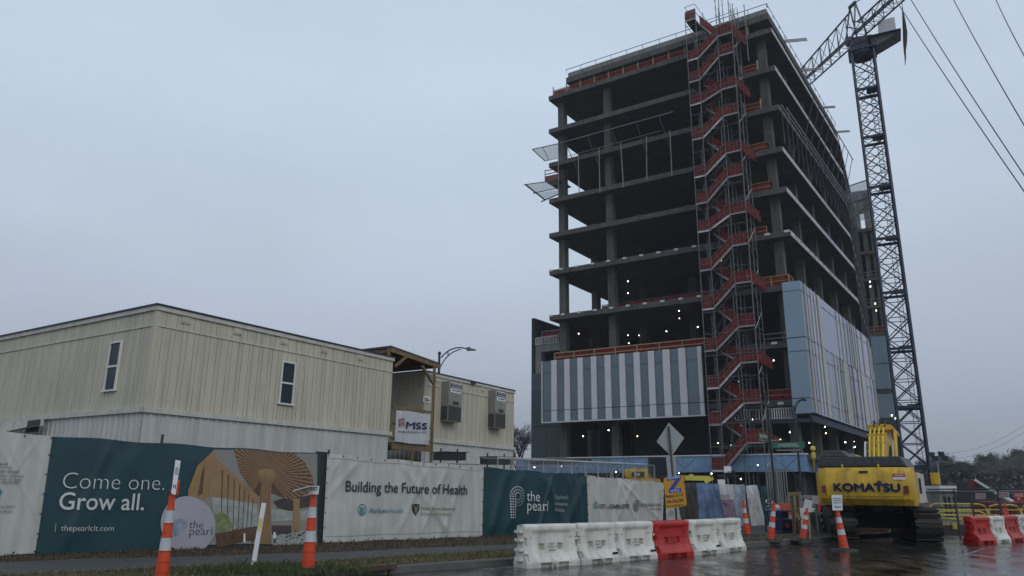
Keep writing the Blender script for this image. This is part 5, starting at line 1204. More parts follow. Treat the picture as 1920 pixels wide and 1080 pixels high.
mb = MB(); mb.hexa(dq, [v - fn * .012 for v in dq]); mb.build('diamond_plate', M['signback'], sp_)
aq = [onsp(1244, 896, .045), onsp(1281, 891, .045), onsp(1288, 948, .045), onsp(1249, 955, .045)]
def rounded(q, r_=.12, k=4):
    out_ = []
    for i in range(4):
        a, b, c = q[i - 1], q[i], q[(i + 1) % 4]; p0 = b + (a - b) * r_; p1 = b + (c - b) * r_
        for j in range(k + 1): t = j / k; out_.append(p0 * (1 - t) ** 2 + b * 2 * t * (1 - t) + p1 * t * t)
    return out_
aq = [onsp(1244, 896, .045), onsp(1281, 891, .045), onsp(1288, 948, .045), onsp(1249, 955, .045)]
rq = rounded(aq, .09); mb = MB(); mb.hexa(rq, [v - fn * .01 for v in rq]); am = mb.build('amber_notice', M['signor'], sp_)
g = MB()
for poly in ([(1250, 894.5), (1276, 891), (1277, 898), (1251, 901.5)], [(1268, 898), (1277, 897.5), (1263, 917), (1254, 918)], [(1254, 917.5), (1277, 914.5), (1278, 922.5), (1254, 925)]): g.quad(*[onsp(x, y, .05) for x, y in poly])
zz = g.build('blue_z_mark', M['signblue'], am)
def ltx(s, x0, y0, x1, y1, hp, m_, par, bold=.01):
    g = MB(); A = onsp(x0, y0, .056); B = onsp(x1, y1, .056); letter(g, s, A, B, up=dirp, height=hp, bold=bold); return g.build('lettering', m_, par)
ltx('REZONING', 1252, 899, 1275, 896, .085, M['white'], zz, .02); ltx('NOTICE', 1258, 923.5, 1274, 921.5, .085, M['white'], zz, .02)
ltx('Petition 21-111', 1248.5, 934, 1281, 930, .11, M['ink'], am); ltx('704-336-2205', 1250, 944, 1282, 940, .10, M['ink'], am); ltx('www.rezoning.org', 1250, 951, 1282, 947, .06, M['ink'], am)
# ============================================================ water filled barriers
def barrier_mesh(L_, H_=.86):
    mb = MB(); prof = [(.0, .27), (.10, .28), (.16, .265), (.28, .19), (.42, .155), (.60, .145), (.72, .15), (.78, .165), (.84, .155), (.86, .12)]
    def hwf(z):
        for (a, b), (c, d) in zip(prof[:-1], prof[1:]):
            if z <= c + 1e-6: return b + (d - b) * (z - a) / (c - a)
        return prof[-1][1]
    nx, nz = 84, 34; zs = [H_ * i / nz for i in range(nz + 1)]
    def inset(s, z):
        f = z / H_; q = 0
        e = min(s, L_ - s)
        # concave main panel
        if .16 < f < .86: k = min(1, max(0, (e - .14 - .05 * (f > .7)) / .05)) * min(1, (f - .16) / .06) * min(1, (.86 - f) / .05); q += .035 * k
        # square pockets
        for c in (.33, .67):
            if abs(s - L_ * c) < .075 and .40 < f < .53: q += .06
        # bottom forklift notches
        for c in (.34, .66):
            if abs(s - L_ * c) < .15 and f < .09: q += .09
        # vertical groove near the ends with lugs
        if e < .06 and .12 < f < .85:
            k = math.sin((f - .12) / .73 * math.pi * 4); q += .075 if k > -.2 else 0.0
        return q
    for sg_ in (1, -1):
        P = []
        for i in range(nx + 1):
            s = L_ * i / nx; e = min(s, L_ - s); rnd_ = (1 - math.sqrt(max(0, 1 - (1 - min(1, e / .05)) ** 2))) * .05
            P.append([Vector((s - L_ / 2, -sg_ * max(.03, hwf(z) - rnd_ - inset(s, z)), z)) for z in zs])
        mb.grid(P if sg_ == 1 else P[::-1])
    # top and ends
    a = [Vector((-L_ / 2, -hwf(z) + .05, z)) for z in zs] + [Vector((-L_ / 2, hwf(z) - .05, z)) for z in reversed(zs)]
    mb.quad(*a[::-1]); mb.quad(*[Vector((-v.x, v.y, v.z)) for v in a])
    k = 12
    mb.grid([[Vector((-L_ / 2 + L_ * i / k, (-.12 + .24 * j / 4), H_ + .02 * math.sin(math.pi * j / 4) * (1 if 0 < i < k else .5) - .0)) for j in range(5)] for i in range(k + 1)][::-1])
    return mb
def barrier(name_lab, p, q, mname, grp, txt_=True, lugs=None, sticker=None):
    p = Vector((p.x, p.y, 0)); q = Vector((q.x, q.y, 0)); d = (q - p); L_ = d.length - .03; rz = math.atan2(d.y, d.x); c = (p + q) / 2
    t = thing('water_barrier', name_lab, 'barrier', c, rz, grp)
    body = barrier_mesh(L_).build('barrier_body', M[mname], t, smooth=False, world=False)
    for pl in body.data.polygons: pl.use_smooth = True
    mods = body.modifiers.new('e', 'EDGE_SPLIT'); mods.split_angle = R(40)
    # end lugs
    for sx in ((-1, 1) if lugs is None else lugs):
        for zc in (.16, .36, .56, .73):
            mb = MB(); mb.mi = 0; mb.box((sx * (L_ / 2 + .02), 0, zc), (.14, .2, .055)); mb.build('hinge_lug', M[mname], t, world=False)
    mb = MB(); mb.lathe((0, 0, 0), [(0, 0), (.045, 0), (.045, .03), (.02, .03)], 12); vs_ = [Vector((v.x, -.285 - v.z, .07 + v.y)) for v in mb.v]; mb.v = vs_; mb.build('drain_plug', M[mname], t, world=False)
    for c_ in (.33, .67):
        mb = MB(); mb.box((L_ * (c_ - .5), -.075 - .012, .4), (.11, .01, .085)); mb.build('forklift_pocket', mat('beige pocket plastic', (.38, .34, .25), .6) if mname == 'wbar' else M['rbar'], t, world=False)  # plates at the pockets; beige and darker on the white barriers
    if txt_:
        g = MB(); yy = -.150
        for s, z, hh_ in (('MASH', .455, .04), ('TL-1 AND TL-2', .39, .038), ('BARRIER', .325, .038)):
            wd = {'MASH': .16, 'BARRIER': .22}.get(s, .30) * min(1, L_ / 1.6); y_ = yy - (.02 if z < .35 else 0)
            letter(g, s, (-wd / 2, y_, z), (wd / 2, y_, z), height=hh_, bold=.01, off=Vector((0, -.012 - (.42 - z) * .12, 0)))
        g.build('lettering', M['inkg'] if mname == 'wbar' else M['brownred'], t, world=False)
    if sticker:
        g = MB(); g.box((L_ * .36, -.275, .20), (.2, .006, .05)); g.build('sticker', M['ink'], t, world=False)
    return t
bl = [(990, 1069), (1092, 1062), (1164, 1055.5), (1236, 1050), (1303, 1044.5), (1355, 1039.5), (1400, 1034)]
bl = [gz(x, y - 2.5) + ND * -.27 for x, y in bl]
for i, (mn, lab) in enumerate((('wbar', 'dirty white plastic barrier, the nearest and leftmost of the row'), ('wbar', 'second white plastic barrier from the left, with a small dark sticker'), ('wbar', 'third white plastic barrier, touching the red one on its left'), ('rbar', 'single red plastic barrier in the middle of the white row'), ('wbar', 'white plastic barrier just right of the single red one'), ('wbar', 'last white plastic barrier at the right end of the row, by the delineator'))):
    barrier(lab, bl[i], bl[i + 1], mn, 'plastic barriers in front of the fence', sticker=i in (1, 2, 4))
br = [gz(1822, 1021), gz(1857, 1019), gz(1884, 1016.5), gz(1909, 1014), gz(1936, 1012)]
for i, (mn, lab) in enumerate((('rbar', 'red plastic barrier at the left end of the right hand row beside the excavator'), ('wbar', 'white plastic barrier between two red ones at the right'), ('rbar', 'second red plastic barrier of the right hand row, below the orange tube'), ('wbar', 'white plastic barrier cut off by the right edge'))):
    p, q = br[i] + Vector((.15, .3, 0)), br[i + 1] + Vector((.15, .3, 0)); barrier(lab, p, q, mn, 'plastic barriers at the right edge')
# ============================================================ delineators
def delineator(label, bx, by, tx, ty, z0=0.0, sign=None, R0=.115, base=True, bands=True, grp='striped orange delineators'):
    b = gz(bx, by, z0 + .05); D = math.hypot(b.x, b.y); t_ = at(tx, ty, D); H_ = (t_ - b).length
    r = thing('delineator', label, 'delineator', b - Z * .05, 0, grp); ax_ = (t_ - b).normalized(); x_ = ax_.cross(Vector((0, 1, 0))).normalized(); y_ = ax_.cross(x_)
    ring_ = lambda f, rr: [b + ax_ * H_ * f + (x_ * math.cos(a) + y_ * math.sin(a)) * rr for a in [2 * math.pi * i / 14 for i in range(15)]]
    def rad(f): return R0 * (1 - .55 * f) if f < .9 else R0 * .45
    segs = [(0, .36, 'orange'), (.36, .52, 'reflw'), (.52, .68, 'orange'), (.68, .84, 'reflw'), (.84, 1.0, 'orange')] if bands else [(0, 1, 'orange')]
    mb = MB(); mb.grid([ring_(f, rad(f)) for f in [i / 12 for i in range(13)]]); mb.grid([ring_(1, rad(1)), ring_(1.003, .005)]); mb.build('post_body', M['orange'], r, smooth=True)
    for a, c, mn in segs:
        if mn == 'reflw':
            mb = MB(); mb.grid([ring_(a + (c - a) * k / 3, rad(a + (c - a) * k / 3) + .003) for k in range(4)]); mb.build('reflective_band', M['reflw'], r, smooth=True)
    for a in (.12, .24, .36, .52, .68, .84):
        mb = MB(); mb.grid([ring_(a - .004, rad(a) + .002), ring_(a - .004, rad(a) + .012), ring_(a + .006, rad(a) + .012), ring_(a + .006, rad(a) + .002)]); mb.build('ridge', M['orange'], r)
    mb = MB(); mb.grid([ring_(.995, .03), ring_(1.05, .028), ring_(1.055, .045), ring_(1.08, .045), ring_(1.085, .0)]); mb.build('handle', M['orange'], r)
    if base:
        mb = MB(); c = Vector((b.x, b.y, z0)); q = [(c + Vector((math.cos(a), math.sin(a), 0)) * .38) for a in [R(22.5 + 45 * i) for i in range(8)]]; mb.hexa([v for v in q], [c + (v - c) * .93 + Z * .045 for v in q]); mb.hexa([c + (v - c) * .4 + Z * .045 for v in q], [c + (v - c) * .34 + Z * .09 for v in q]); mb.build('rubber_base', M['rubber'], r)
    return r, b, t_, D
SGNM = M['vinylw']
def board(r, px, D, lines, arrows=None, name='sign_board'):
    P = at(*px[0], D - .12); fnv = -Vector((P.x, P.y, 0)).normalized(); hv = Vector((-fnv.y, fnv.x, 0)); hv = hv if hv.x > 0 else -hv
    c = [onp(x, y, P, hv) for x, y in px]; mb = MB(); mb.hexa(c, [v - fnv * .012 for v in c]); o = mb.build(name, M['white'], r)
    d = (c[1] - c[0]); u = (c[0] - c[3]); g = MB()
    for s, v, f0, f1, h_ in lines: A = c[3] + u * v + d * f0 + fnv * .008; B = c[3] + u * v + d * f1 + fnv * .008; letter(g, s, A, B, up=u.normalized(), height=h_, bold=.02)
    if lines: g.build('lettering', M['ink'], o)
    if arrows:
        g = MB(); v, n_, f0, f1 = arrows; w1 = (f1 - f0) / n_
        for k in range(n_):
            a0 = f0 + k * w1; f = lambda fx, fv: c[3] + d * fx + u * (v + fv) + fnv * .008
            g.quad(f(a0, 0), f(a0 + w1 * .55, .06), f(a0 + w1, .06), f(a0 + w1 * .45, 0), f(a0 + w1, -.06), f(a0 + w1 * .55, -.06))
        g.build('arrow_marks', M['ink'], o)
    return o
r, b, t_, D = delineator('tall orange and white delineator topped by a narrow upright white sign, leftmost of all', 301, 1092, 323, 930, .0, R0=.115, base=False)
board(r, [(329, 862), (339, 864), (329, 928), (321, 925)], D, [('ALL', .74, .2, .8, .03), ('FOOT', .66, .2, .8, .03), ('TRAFFIC', .58, .2, .85, .03)], (.22, 2, .15, .8))
mb = MB(); a = at(330, 928, D); mb.beam(a, at(334, 900, D + .02), .06, .03); mb.build('sign_bracket', M['orange'], r)
r, b, t_, D = delineator('orange and white delineator with a bent flat sign, in front of the health banner', 577, 1068, 588, 927, .11, R0=.125)
board(r, [(579, 912), (599, 911), (597, 927), (579, 926)], D, [], (.5, 3, .1, .9))
c = [at(549, 920, D - .5), at(580, 911, D - .45), at(599, 911.5, D - .1), at(572, 918.5, D - .1)]; mb = MB(); mb.hexa(c, [v - Z * .012 for v in c]); mb.build('folded_sign_board', M['white'], r)
delineator('orange and white delineator standing behind the right end of the white barrier row', 1402, 1003, 1394, 943, .11, R0=.12)
delineator('orange and white delineator left of the blue machine on the kerb', 1445, 1012, 1451, 948, .11, R0=.12)
delineator('short leaning orange and white delineator in front of the concrete barrier', 1505, 1011, 1513, 957, .11, R0=.115)
r, b, t_, D = delineator('orange and white delineator with white arrow sign before the left excavator track', 1583, 1029, 1570, 958, 0.0, R0=.13)
board(r, [(1559, 928), (1579, 928), (1580, 957), (1561, 957)], D, [('ALL PERSONNEL', .74, .1, .9, .03), ('MUST ENTER', .60, .15, .85, .03), ('THROUGH GATE', .46, .12, .9, .03)], (.22, 4, .2, .85))
delineator('plain orange delineator post behind the concrete barrier', 1499, 990, 1498, 945, 0.0, R0=.11, bands=False, base=False)
delineator('thick orange tube standing behind the red barriers at the right', 1881, 1003, 1883, 948, 0.0, R0=.26, bands=False, base=False)
delineator('thin orange marker post in front of the yellow barricade', 1825, 990, 1822, 935, -.1, R0=.06, bands=False, base=False)
# white stake
b = gz(474, 1066, .1); D = math.hypot(b.x, b.y); a = at(495, 943, D); mb = MB(); mb.beam(b, a, .085, .03, up=Vector((0, -1, 0))); st = mb.build('survey_stake', M['white']); tag(st, 'leaning white wooden stake with a yellow smudge, planted in the grass', 'stake')
c = b.lerp(a, .68); mb = MB(); mb.beam(b.lerp(a, .58) - Vector((0, .02, 0)), b.lerp(a, .76) - Vector((0, .02, 0)), .07, .01, up=Vector((0, -1, 0))); mb.build('yellow_mark', mat('yellow spray', (.6, .55, .2), .7, var=.4, scale=12), st)
# concrete jersey barrier
jb = thing('concrete_barrier', 'grey concrete barrier left of the excavator', 'barrier', gz(1535, 1003)); pa = gz(1516, 1004); pb = gz(1562, 998); dd = (pb - pa).normalized(); nn = Vector((dd.y, -dd.x, 0))
prf = [(-.3, 0), (-.3, .08), (-.17, .33), (-.1, .86), (.1, .86), (.17, .33), (.3, .08), (.3, 0)]
mb = MB(); mb.hexa([pa + nn * a + Z * z * 1.0 for a, z in prf], [pb + nn * a + Z * z for a, z in prf]); mb.build('barrier_body', M['conc2'], jb)
mb = MB(); mb.tube(pa.lerp(pb, .3) + Z * .86, pa.lerp(pb, .3) + Z * .95 + dd * .1, .015); mb.tube(pa.lerp(pb, .3) + Z * .95 + dd * .1, pa.lerp(pb, .3) + dd * .2 + Z * .86, .015); mb.build('lifting_loop', M['steel'], jb)
# blue machine, drum, lumber frame, board
bm_ = thing('compressor', 'dark blue tube framed compressor on the kerb beside the striped delineator', 'machine', gz(1475, 1000, .1))
c = gz(1475, 1000, .1) + Vector((0, .5, 0)); ax3 = (SD, ND, Z)
mb = MB()
for s in (-.55, .55):
    for n_ in (-.35, .35): mb.tube(c + SD * s + ND * n_, c + SD * s + ND * n_ + Z * .8, .03)
for z_ in (.06, .8):
    q = [c + SD * a * .55 + ND * b_ * .35 + Z * z_ for a, b_ in cor]; mb.path(q + [q[0]], .03)
mb.build('tube_frame', M['bluem'], bm_)
mb = MB(); mb.box(c + Z * .3, (.9, .5, .4), ax3); mb.build('engine_block', M['bluem'], bm_)
mb = MB(); mb.box(c + Z * .66 - SD * .1, (.6, .45, .28), ax3); mb.build('fuel_tank', M['bluem'], bm_)
mb = MB(); mb.ball(c + Z * .9 - SD * .2, .14); mb.build('air_filter', M['vinylw'], bm_, smooth=True)
mb = MB(); mb.box(c + Z * .28 + ND * .37 - SD * .2, (.2, .04, .14), ax3); mb.build('control_panel', M['redp'], bm_)
rd = thing('plastic_barrier', 'orange plastic barrier with white band behind the blue compressor', 'barrier', gz(1478, 985)); c = at(1473, 985, 33.5); c.z = 0
mb = MB(); mb.hexa([c + SD * a + ND * b_ for a, b_ in ((-.5, -.3), (.5, -.3), (.5, .3), (-.5, .3))], [c + SD * a + ND * b_ + Z * 1.15 for a, b_ in ((-.42, -.15), (.42, -.15), (.42, .15), (-.42, .15))]); mb.build('barrier_body', M['orange'], rd)
mb = MB(); mb.hexa([c + SD * a + ND * b_ + Z * .45 for a, b_ in ((-.49, -.27), (.49, -.27), (.49, .27), (-.49, .27))], [c + SD * a + ND * b_ + Z * .7 for a, b_ in ((-.47, -.24), (.47, -.24), (.47, .24), (-.47, .24))]); mb.build('reflective_band', M['reflw'], rd)
lf = thing('lumber_stand', 'rough upright lumber frame behind the kerb between fence bundle and concrete barrier', 'timber frame', at(1490, 990, 31))
for x in (1484, 1494): mb = MB(); a = at(x, 928, 31); mb.beam((a.x, a.y, 0), a, .09); mb.build('post', M['lumber_d'], lf)
mb = MB(); mb.beam(at(1478, 927, 31), at(1502, 925, 31), .14); mb.build('cross_beam', M['lumber'], lf)
mb = MB(); mb.beam(at(1480, 940, 31.1), at(1501, 975, 30.9), .1); mb.build('brace', M['lumber'], lf)
wbd = thing('leaning_board', 'blank white sign board on a stake left of the excavator', 'sign', at(1515, 985, 28)); c = [at(1510, 935, 28), at(1524, 939, 28), at(1520, 961, 28.1), at(1505, 957, 28.1)]
mb = MB(); mb.hexa(c, [v + Vector((0, .02, 0)) for v in c]); mb.build('board', M['white'], wbd); mb = MB(); a = at(1514, 950, 28.12); mb.beam((a.x, a.y, 0), a, .05); mb.build('stake', M['lumber'], wbd)
# portable light towers
def floods(label, x, y, D, heads, group=None, zb=0.0):
    r = thing('light_tower', label, 'light tower', at(x, 940, D)); a = at(x, y, D); mb = MB(); mb.tube((a.x, a.y, zb), a, .05, n=8); mb.build('mast', M['galv'], r)
    mb = MB(); mb.beam(a + hd * -.5, a + hd * .5, .07); mb.build('cross_bar', M['steel'], r)
    for dx, dz, mn in heads:
        c = a + hd * dx + Z * dz; mb = MB(); v0 = [c + hd * i * .2 + Z * j * .17 for i, j in cor]; f = Vector((-.1, -1, -.3)).normalized() * .16
        mb.hexa([v + f for v in v0], [c + (v - c) * .55 - f for v in v0]); h = mb.build('flood_lamp', M['black'], r)
        mb = MB(); mb.quad(*[c + (v - c) * .92 + f * 1.04 for v in v0]); mb.build('lamp_glass', M[mn], h)
    return r
floods('slim light mast with four dark floodlights above the wooded skyline', 1756, 856, 62, [(-.38, .17, 'pane'), (-.2, -.1, 'pane'), (.3, .22, 'pane'), (.5, -.08, 'pane')])
floods('small work light mast with white lamps behind the crumpled banners', 1364, 892, 40, [(-.35, -.3, 'white'), (.0, .35, 'white'), (.15, .1, 'pane')])
floods('low work light with a white head beside the concrete barrier', 1529, 937, 32, [(0, .05, 'white')])
# ============================================================ EXCAVATOR
eh = R(32); EC = Vector((13.25, 27.9, 0)); ex = thing('excavator', 'large yellow crawler excavator seen from behind on the wet road', 'excavator', EC, -eh)
X_, Y_ = Vector((1, 0, 0)), Vector((0, 1, 0))
def eb(name, fn_, m_, par=None, smooth=False, bev=0.0):
    mb = MB(); fn_(mb); o = mb.build(name, m_, par or ex, world=False, smooth=smooth)
    if bev: md = o.modifiers.new('b', 'BEVEL'); md.width = bev; md.segments = 3; md.limit_method = 'ANGLE'
    return o
ta = R(14)     # undercarriage turned relative to the house
def tr_(v): v = Vector(v); return Vector((v.x * math.cos(ta) - v.y * math.sin(ta), v.x * math.sin(ta) + v.y * math.cos(ta), v.z))
for sx in (-1, 1):
    cx0 = sx * 1.24 - .1; hw_ = .39
    prof = []
    for i in range(7): a = math.pi / 2 + math.pi * i / 6; prof.append((-2.15 + .52 * math.cos(a), .53 + .52 * math.sin(a)))
    for i in range(7): a = -math.pi / 2 + math.pi * i / 6; prof.append((2.15 + .52 * math.cos(a), .53 + .52 * math.sin(a)))
    core_ = MB(); core_.hexa([tr_((cx0 - hw_ * .8, y, .05 + z * .95)) for y, z in prof], [tr_((cx0 + hw_ * .8, y, .05 + z * .95)) for y, z in prof]); tk = core_.build('track', M['track'], ex, world=False)
    sh_ = MB(); per = []; 
    for (a, b) in zip(prof, prof[1:] + prof[:1]):
        n_ = max(1, round(math.hypot(b[0] - a[0], b[1] - a[1]) / .2))
        for k in range(n_): f = (k + .5) / n_; y, z = a[0] + (b[0] - a[0]) * f, a[1] + (b[1] - a[1]) * f; per.append((y, z, math.atan2(b[1] - a[1], b[0] - a[0])))
    for y, z, an in per:
        t_v = Vector((0, math.cos(an), math.sin(an))); n_v = Vector((0, math.sin(an), -math.cos(an)))
        c = Vector((cx0, y, z + .02)); ps = []
        for u_, v_ in ((-.085, 0), (.085, 0), (.085, .035), (.03, .035), (.02, .075), (-.02, .075), (-.03, .035), (-.085, .035)): ps.append(c + t_v * u_ + n_v * v_)
        sh_.hexa([tr_(p - X_ * hw_) for p in ps], [tr_(p + X_ * hw_) for p in ps])
    sh_.build('track_shoes', M['track'], tk, world=False)
    eb('sprocket', lambda m: m.hexa([tr_((cx0 + sx * .33, -2.15 + .3 * math.cos(a), .55 + .3 * math.sin(a))) for a in [2 * math.pi * i / 12 for i in range(12)]], [tr_((cx0 + sx * .45, -2.15 + .28 * math.cos(a), .55 + .28 * math.sin(a))) for a in [2 * math.pi * i / 12 for i in range(12)]]), M['track'], tk)
def fr_(m):
    m.hexa([tr_(v) for v in ((-1.0, -1.4, .45), (1.0, -1.4, .45), (1.0, 1.4, .45), (-1.0, 1.4, .45))], [tr_(v) for v in ((-1.0, -.9, .95), (1.0, -.9, .95), (1.0, .9, .95), (-1.0, .9, .95))])
    m.lathe((0, 0, 0), [(.8, .9), (.8, 1.25), (0, 1.25)], 20)
eb('undercarriage_frame', fr_, M['black'])
# counterweight
def cw(m):
    prof = [(-3.05, 1.22), (-3.28, 1.42), (-3.32, 1.75), (-3.30, 2.25), (-3.18, 2.42), (-2.3, 2.44), (-2.2, 1.22)]
    xs = [(-1.40, .55), (-1.33, .30), (-1.08, .08), (.06, 0), (1.2, .08), (1.45, .30), (1.53, .55)]
    for (xa, ya), (xb, yb) in zip(xs[:-1], xs[1:]):
        m.hexa([Vector((xa, y + (ya if y < -2.6 else 0), z)) for y, z in prof], [Vector((xb, y + (yb if y < -2.6 else 0), z)) for y, z in prof])
cwo = eb('counterweight', cw, M['yellow'])
for pl in cwo.data.polygons: pl.use_smooth = True
md = cwo.modifiers.new('w', 'WELD'); md.merge_threshold = .002; md = cwo.modifiers.new('es', 'EDGE_SPLIT'); md.split_angle = R(35)
yb = lambda x: -3.335 + (.08 * abs(x) / 1.2 if abs(x) < 1.2 else .08)
g = MB(); letter(g, 'KOMATSU', (-.86, -3.45, 1.66), (1.10, -3.45, 1.66), height=.25, bold=.10)
g.v = [Vector((v.x, -3.345 + .068 * abs(v.x) - .004, v.z)) for v in g.v]; lt = g.build('lettering', M['navy'], cwo, world=False)
eb('letter_slash', lambda m: m.hexa([(.50, -3.325, 1.93), (.62, -3.325, 1.93), (.62, -3.30, 1.93), (.50, -3.30, 1.93)], [(.48, -3.325, 1.99), (.60, -3.325, 1.99), (.60, -3.30, 1.99), (.48, -3.30, 1.99)]), M['navy'], lt)
eb('seam_line', lambda m: [m.box((x, yb(x) + .012, 1.50), (.3, .02, .012)) for x in (-1.05, -.75, -.45, -.15, .15, .45, .75, 1.05)], M['steel'], cwo)
for sx in (-.87, .95): eb('tail_light', lambda m: m.hexa([(sx * 1.36 - .08, -3.24, 1.6), (sx * 1.36 + .08, -3.22, 1.6), (sx * 1.36 + .08, -3.14, 1.6), (sx * 1.36 - .08, -3.14, 1.6)], [(sx * 1.36 - .05, -3.24, 1.84), (sx * 1.36 + .07, -3.22, 1.84), (sx * 1.36 + .07, -3.14, 1.84), (sx * 1.36 - .05, -3.14, 1.84)]), M['brownred'], cwo)
eb('rear_camera', lambda m: m.box((.1, -3.27, 2.27), (.26, .1, .07)), M['black'], cwo)
wl = eb('warning_label', lambda m: m.box((1.14, -3.262, 2.12), (.36, .02, .18)), M['white'], cwo); eb('label_header', lambda m: m.box((1.14, -3.275, 2.16), (.36, .01, .10)), M['redp'], wl)
g = MB(); letter(g, 'DANGER', (1.02, -3.284, 2.135), (1.27, -3.284, 2.135), height=.055, bold=.02); g.build('lettering', M['white'], wl, world=False)
for x in (-.55, .55): eb('lifting_eye', lambda m: m.box((x, -3.0, 2.48), (.05, .12, .1)), M['yel2'], cwo)
# house / hood
def ho(m):
    m.hexa([(-1.55, -2.3, 1.25), (1.55, -2.3, 1.25), (1.55, 2.2, 1.25), (-1.55, 2.2, 1.25)], [(-1.55, -2.3, 2.3), (1.55, -2.3, 2.3), (1.55, .2, 2.3), (-1.55, .2, 2.3)])
eb('house_body', ho, M['yellow'], bev=.05)
def hd_(m):
    m.hexa([(-1.34, -3.05, 2.43), (1.40, -3.05, 2.43), (1.46, -.6, 2.43), (-1.34, -.6, 2.43)], [(-1.30, -2.95, 2.78), (1.22, -2.95, 2.78), (1.3, -.7, 2.78), (-1.30, -.7, 2.78)])
hood = eb('engine_hood', hd_, M['black'], bev=.06)
eb('hood_riser', lambda m: m.hexa([(-1.28, -2.8, 2.78), (-.35, -2.8, 2.78), (-.2, -.9, 2.78), (-1.28, -.9, 2.78)], [(-1.2, -2.6, 3.02), (-.6, -2.6, 3.02), (-.5, -1.0, 3.02), (-1.2, -1.0, 3.02)]), M['black'], hood, bev=.05)
for i in range(9):
    x = -1.1 + i * .27; eb('hood_slot', lambda m: m.box((x, -3.0 + .0, 2.6), (.2, .05, .1)), M['steel'], hood)
eb('exhaust_pipe', lambda m: (m.tube((-.5, -1.6, 2.7), (-.5, -1.6, 3.1), .08, n=10)), M['black'], hood)
eb('side_panel', lambda m: [m.hexa([(1.55, -2.2, 1.3), (1.58, -2.2, 1.3), (1.58, .9, 1.3), (1.55, .9, 1.3)], [(1.55, -2.2, 2.28), (1.58, -2.2, 2.28), (1.58, .9, 2.28), (1.55, .9, 2.28)])], M['trim'])
for y in (-1.9, -1.5, -1.1): eb('side_slot', lambda m: m.box((1.59, y, 1.85), (.02, .14, .5)), M['black'])
# cab
cbx = eb('cab', lambda m: m.hexa([(-1.5, .1, 1.3), (-.45, .1, 1.3), (-.45, 2.2, 1.3), (-1.5, 2.2, 1.3)], [(-1.45, .25, 3.0), (-.5, .25, 3.0), (-.5, 1.7, 3.0), (-1.45, 1.7, 3.0)]), M['yellow'], bev=.05)
eb('cab_window', lambda m: m.hexa([(-1.4, .08, 2.3), (-.55, .08, 2.3), (-.55, .15, 2.3), (-1.4, .15, 2.3)], [(-1.36, .2, 2.9), (-.58, .2, 2.9), (-.58, .24, 2.9), (-1.36, .24, 2.9)]), M['pane'], cbx)
bx_ = eb('beacon_mast', lambda m: m.tube((-1.62, -2.0, 2.4), (-1.62, -2.0, 3.05), .03), M['yellow']); eb('beacon_lamp', lambda m: (m.lathe((-1.62, -2.0, 3.05), [(.07, 0), (.09, .03), (.09, .12), (.03, .16), (0, .16)], 12), m.lathe((-1.62, -2.0, 2.78), [(.0, 0), (.07, 0), (.07, .2), (0, .2)], 10)), M['yel2'], bx_)
# mirror right
eb('mirror_arm', lambda m: m.path([Vector((1.6, .6, 2.2)), Vector((1.95, .7, 2.35)), Vector((1.95, .7, 2.1))], .02), M['black'])
eb('mirror', lambda m: m.box((1.95, .66, 2.12), (.3, .1, .42)), M['yellow'], bev=.03)
# boom: two plates, rises then drops forward
def boom(m):
    side = [(1.2, 1.7), (1.4, 2.4), (2.6, 3.7), (3.6, 4.2), (4.4, 4.25), (6.6, 3.0), (6.9, 2.4), (6.5, 2.3), (4.3, 3.5), (3.6, 3.5), (2.6, 2.8), (1.9, 1.7)]
    # split convexly
    quads = [(0, 1, 10, 11), (1, 2, 9, 10), (2, 3, 8, 9), (3, 4, 8, 8), (4, 5, 7, 8), (5, 6, 7, 7)]
    for q in quads:
        q = list(dict.fromkeys(q)); m.hexa([(-.30, side[i][0], side[i][1]) for i in q], [(.32, side[i][0], side[i][1]) for i in q])
bo = eb('boom', boom, M['yellow'])
eb('boom_end_plate', lambda m: m.box((0, 3.35, 4.18), (.72, .5, .26)), M['yellow'], bo, bev=.03)
for x in (-.24, -.08, .08, .24): eb('hydraulic_pipe', lambda m: m.path([Vector((x, 1.15, 2.3)), Vector((x, 2.45, 3.78)), Vector((x, 3.4, 4.32)), Vector((x, 4.3, 4.35))], .032), M['yel2'], bo)
for k in range(5):
    f = k / 4; eb('pipe_clamp', lambda m: m.box((0, 1.35 + 1.15 * f, 2.5 + 1.36 * f), (.66, .06, .05)), M['yellow'], bo)
for x in (-.48, .52): eb('lift_cylinder', lambda m: m.tube((x, 1.6, 1.6), (x, 2.2, 2.5), .12, n=10), M['yellow'], bo); eb('cylinder_rod', lambda m: m.tube((x, 2.2, 2.5), (x, 3.1, 3.6), .06, n=10), M['chrome'], bo)
arm = eb('stick', lambda m: m.hexa([(-.2, 5.2, 3.9), (.2, 5.2, 3.9), (.2, 5.5, 3.2), (-.2, 5.5, 3.2)], [(-.15, 7.0, 1.6), (.15, 7.0, 1.6), (.15, 7.3, 1.2), (-.15, 7.3, 1.2)]), M['yellow'])
arm.parent = ex
eb('boom_cylinder', lambda m: (m.tube((.42, 3.4, 4.2), (.55, 4.6, 3.95), .12, n=10), m.tube((.62, 2.4, 2.8), (.62, 3.2, 4.0), .07, n=8)), M['yellow'], bo)
for x, y, z in ((-.1, 3.2, 4.38), (.1, 3.3, 4.43), (.3, 3.3, 4.38)): eb('hose', lambda m: m.path([Vector((x, y - .25, z - .15)), Vector((x, y, z + .08)), Vector((x, y + .5, z + .05)), Vector((x + .1, y + 1.4, z - .35))], .03), M['black'], bo)
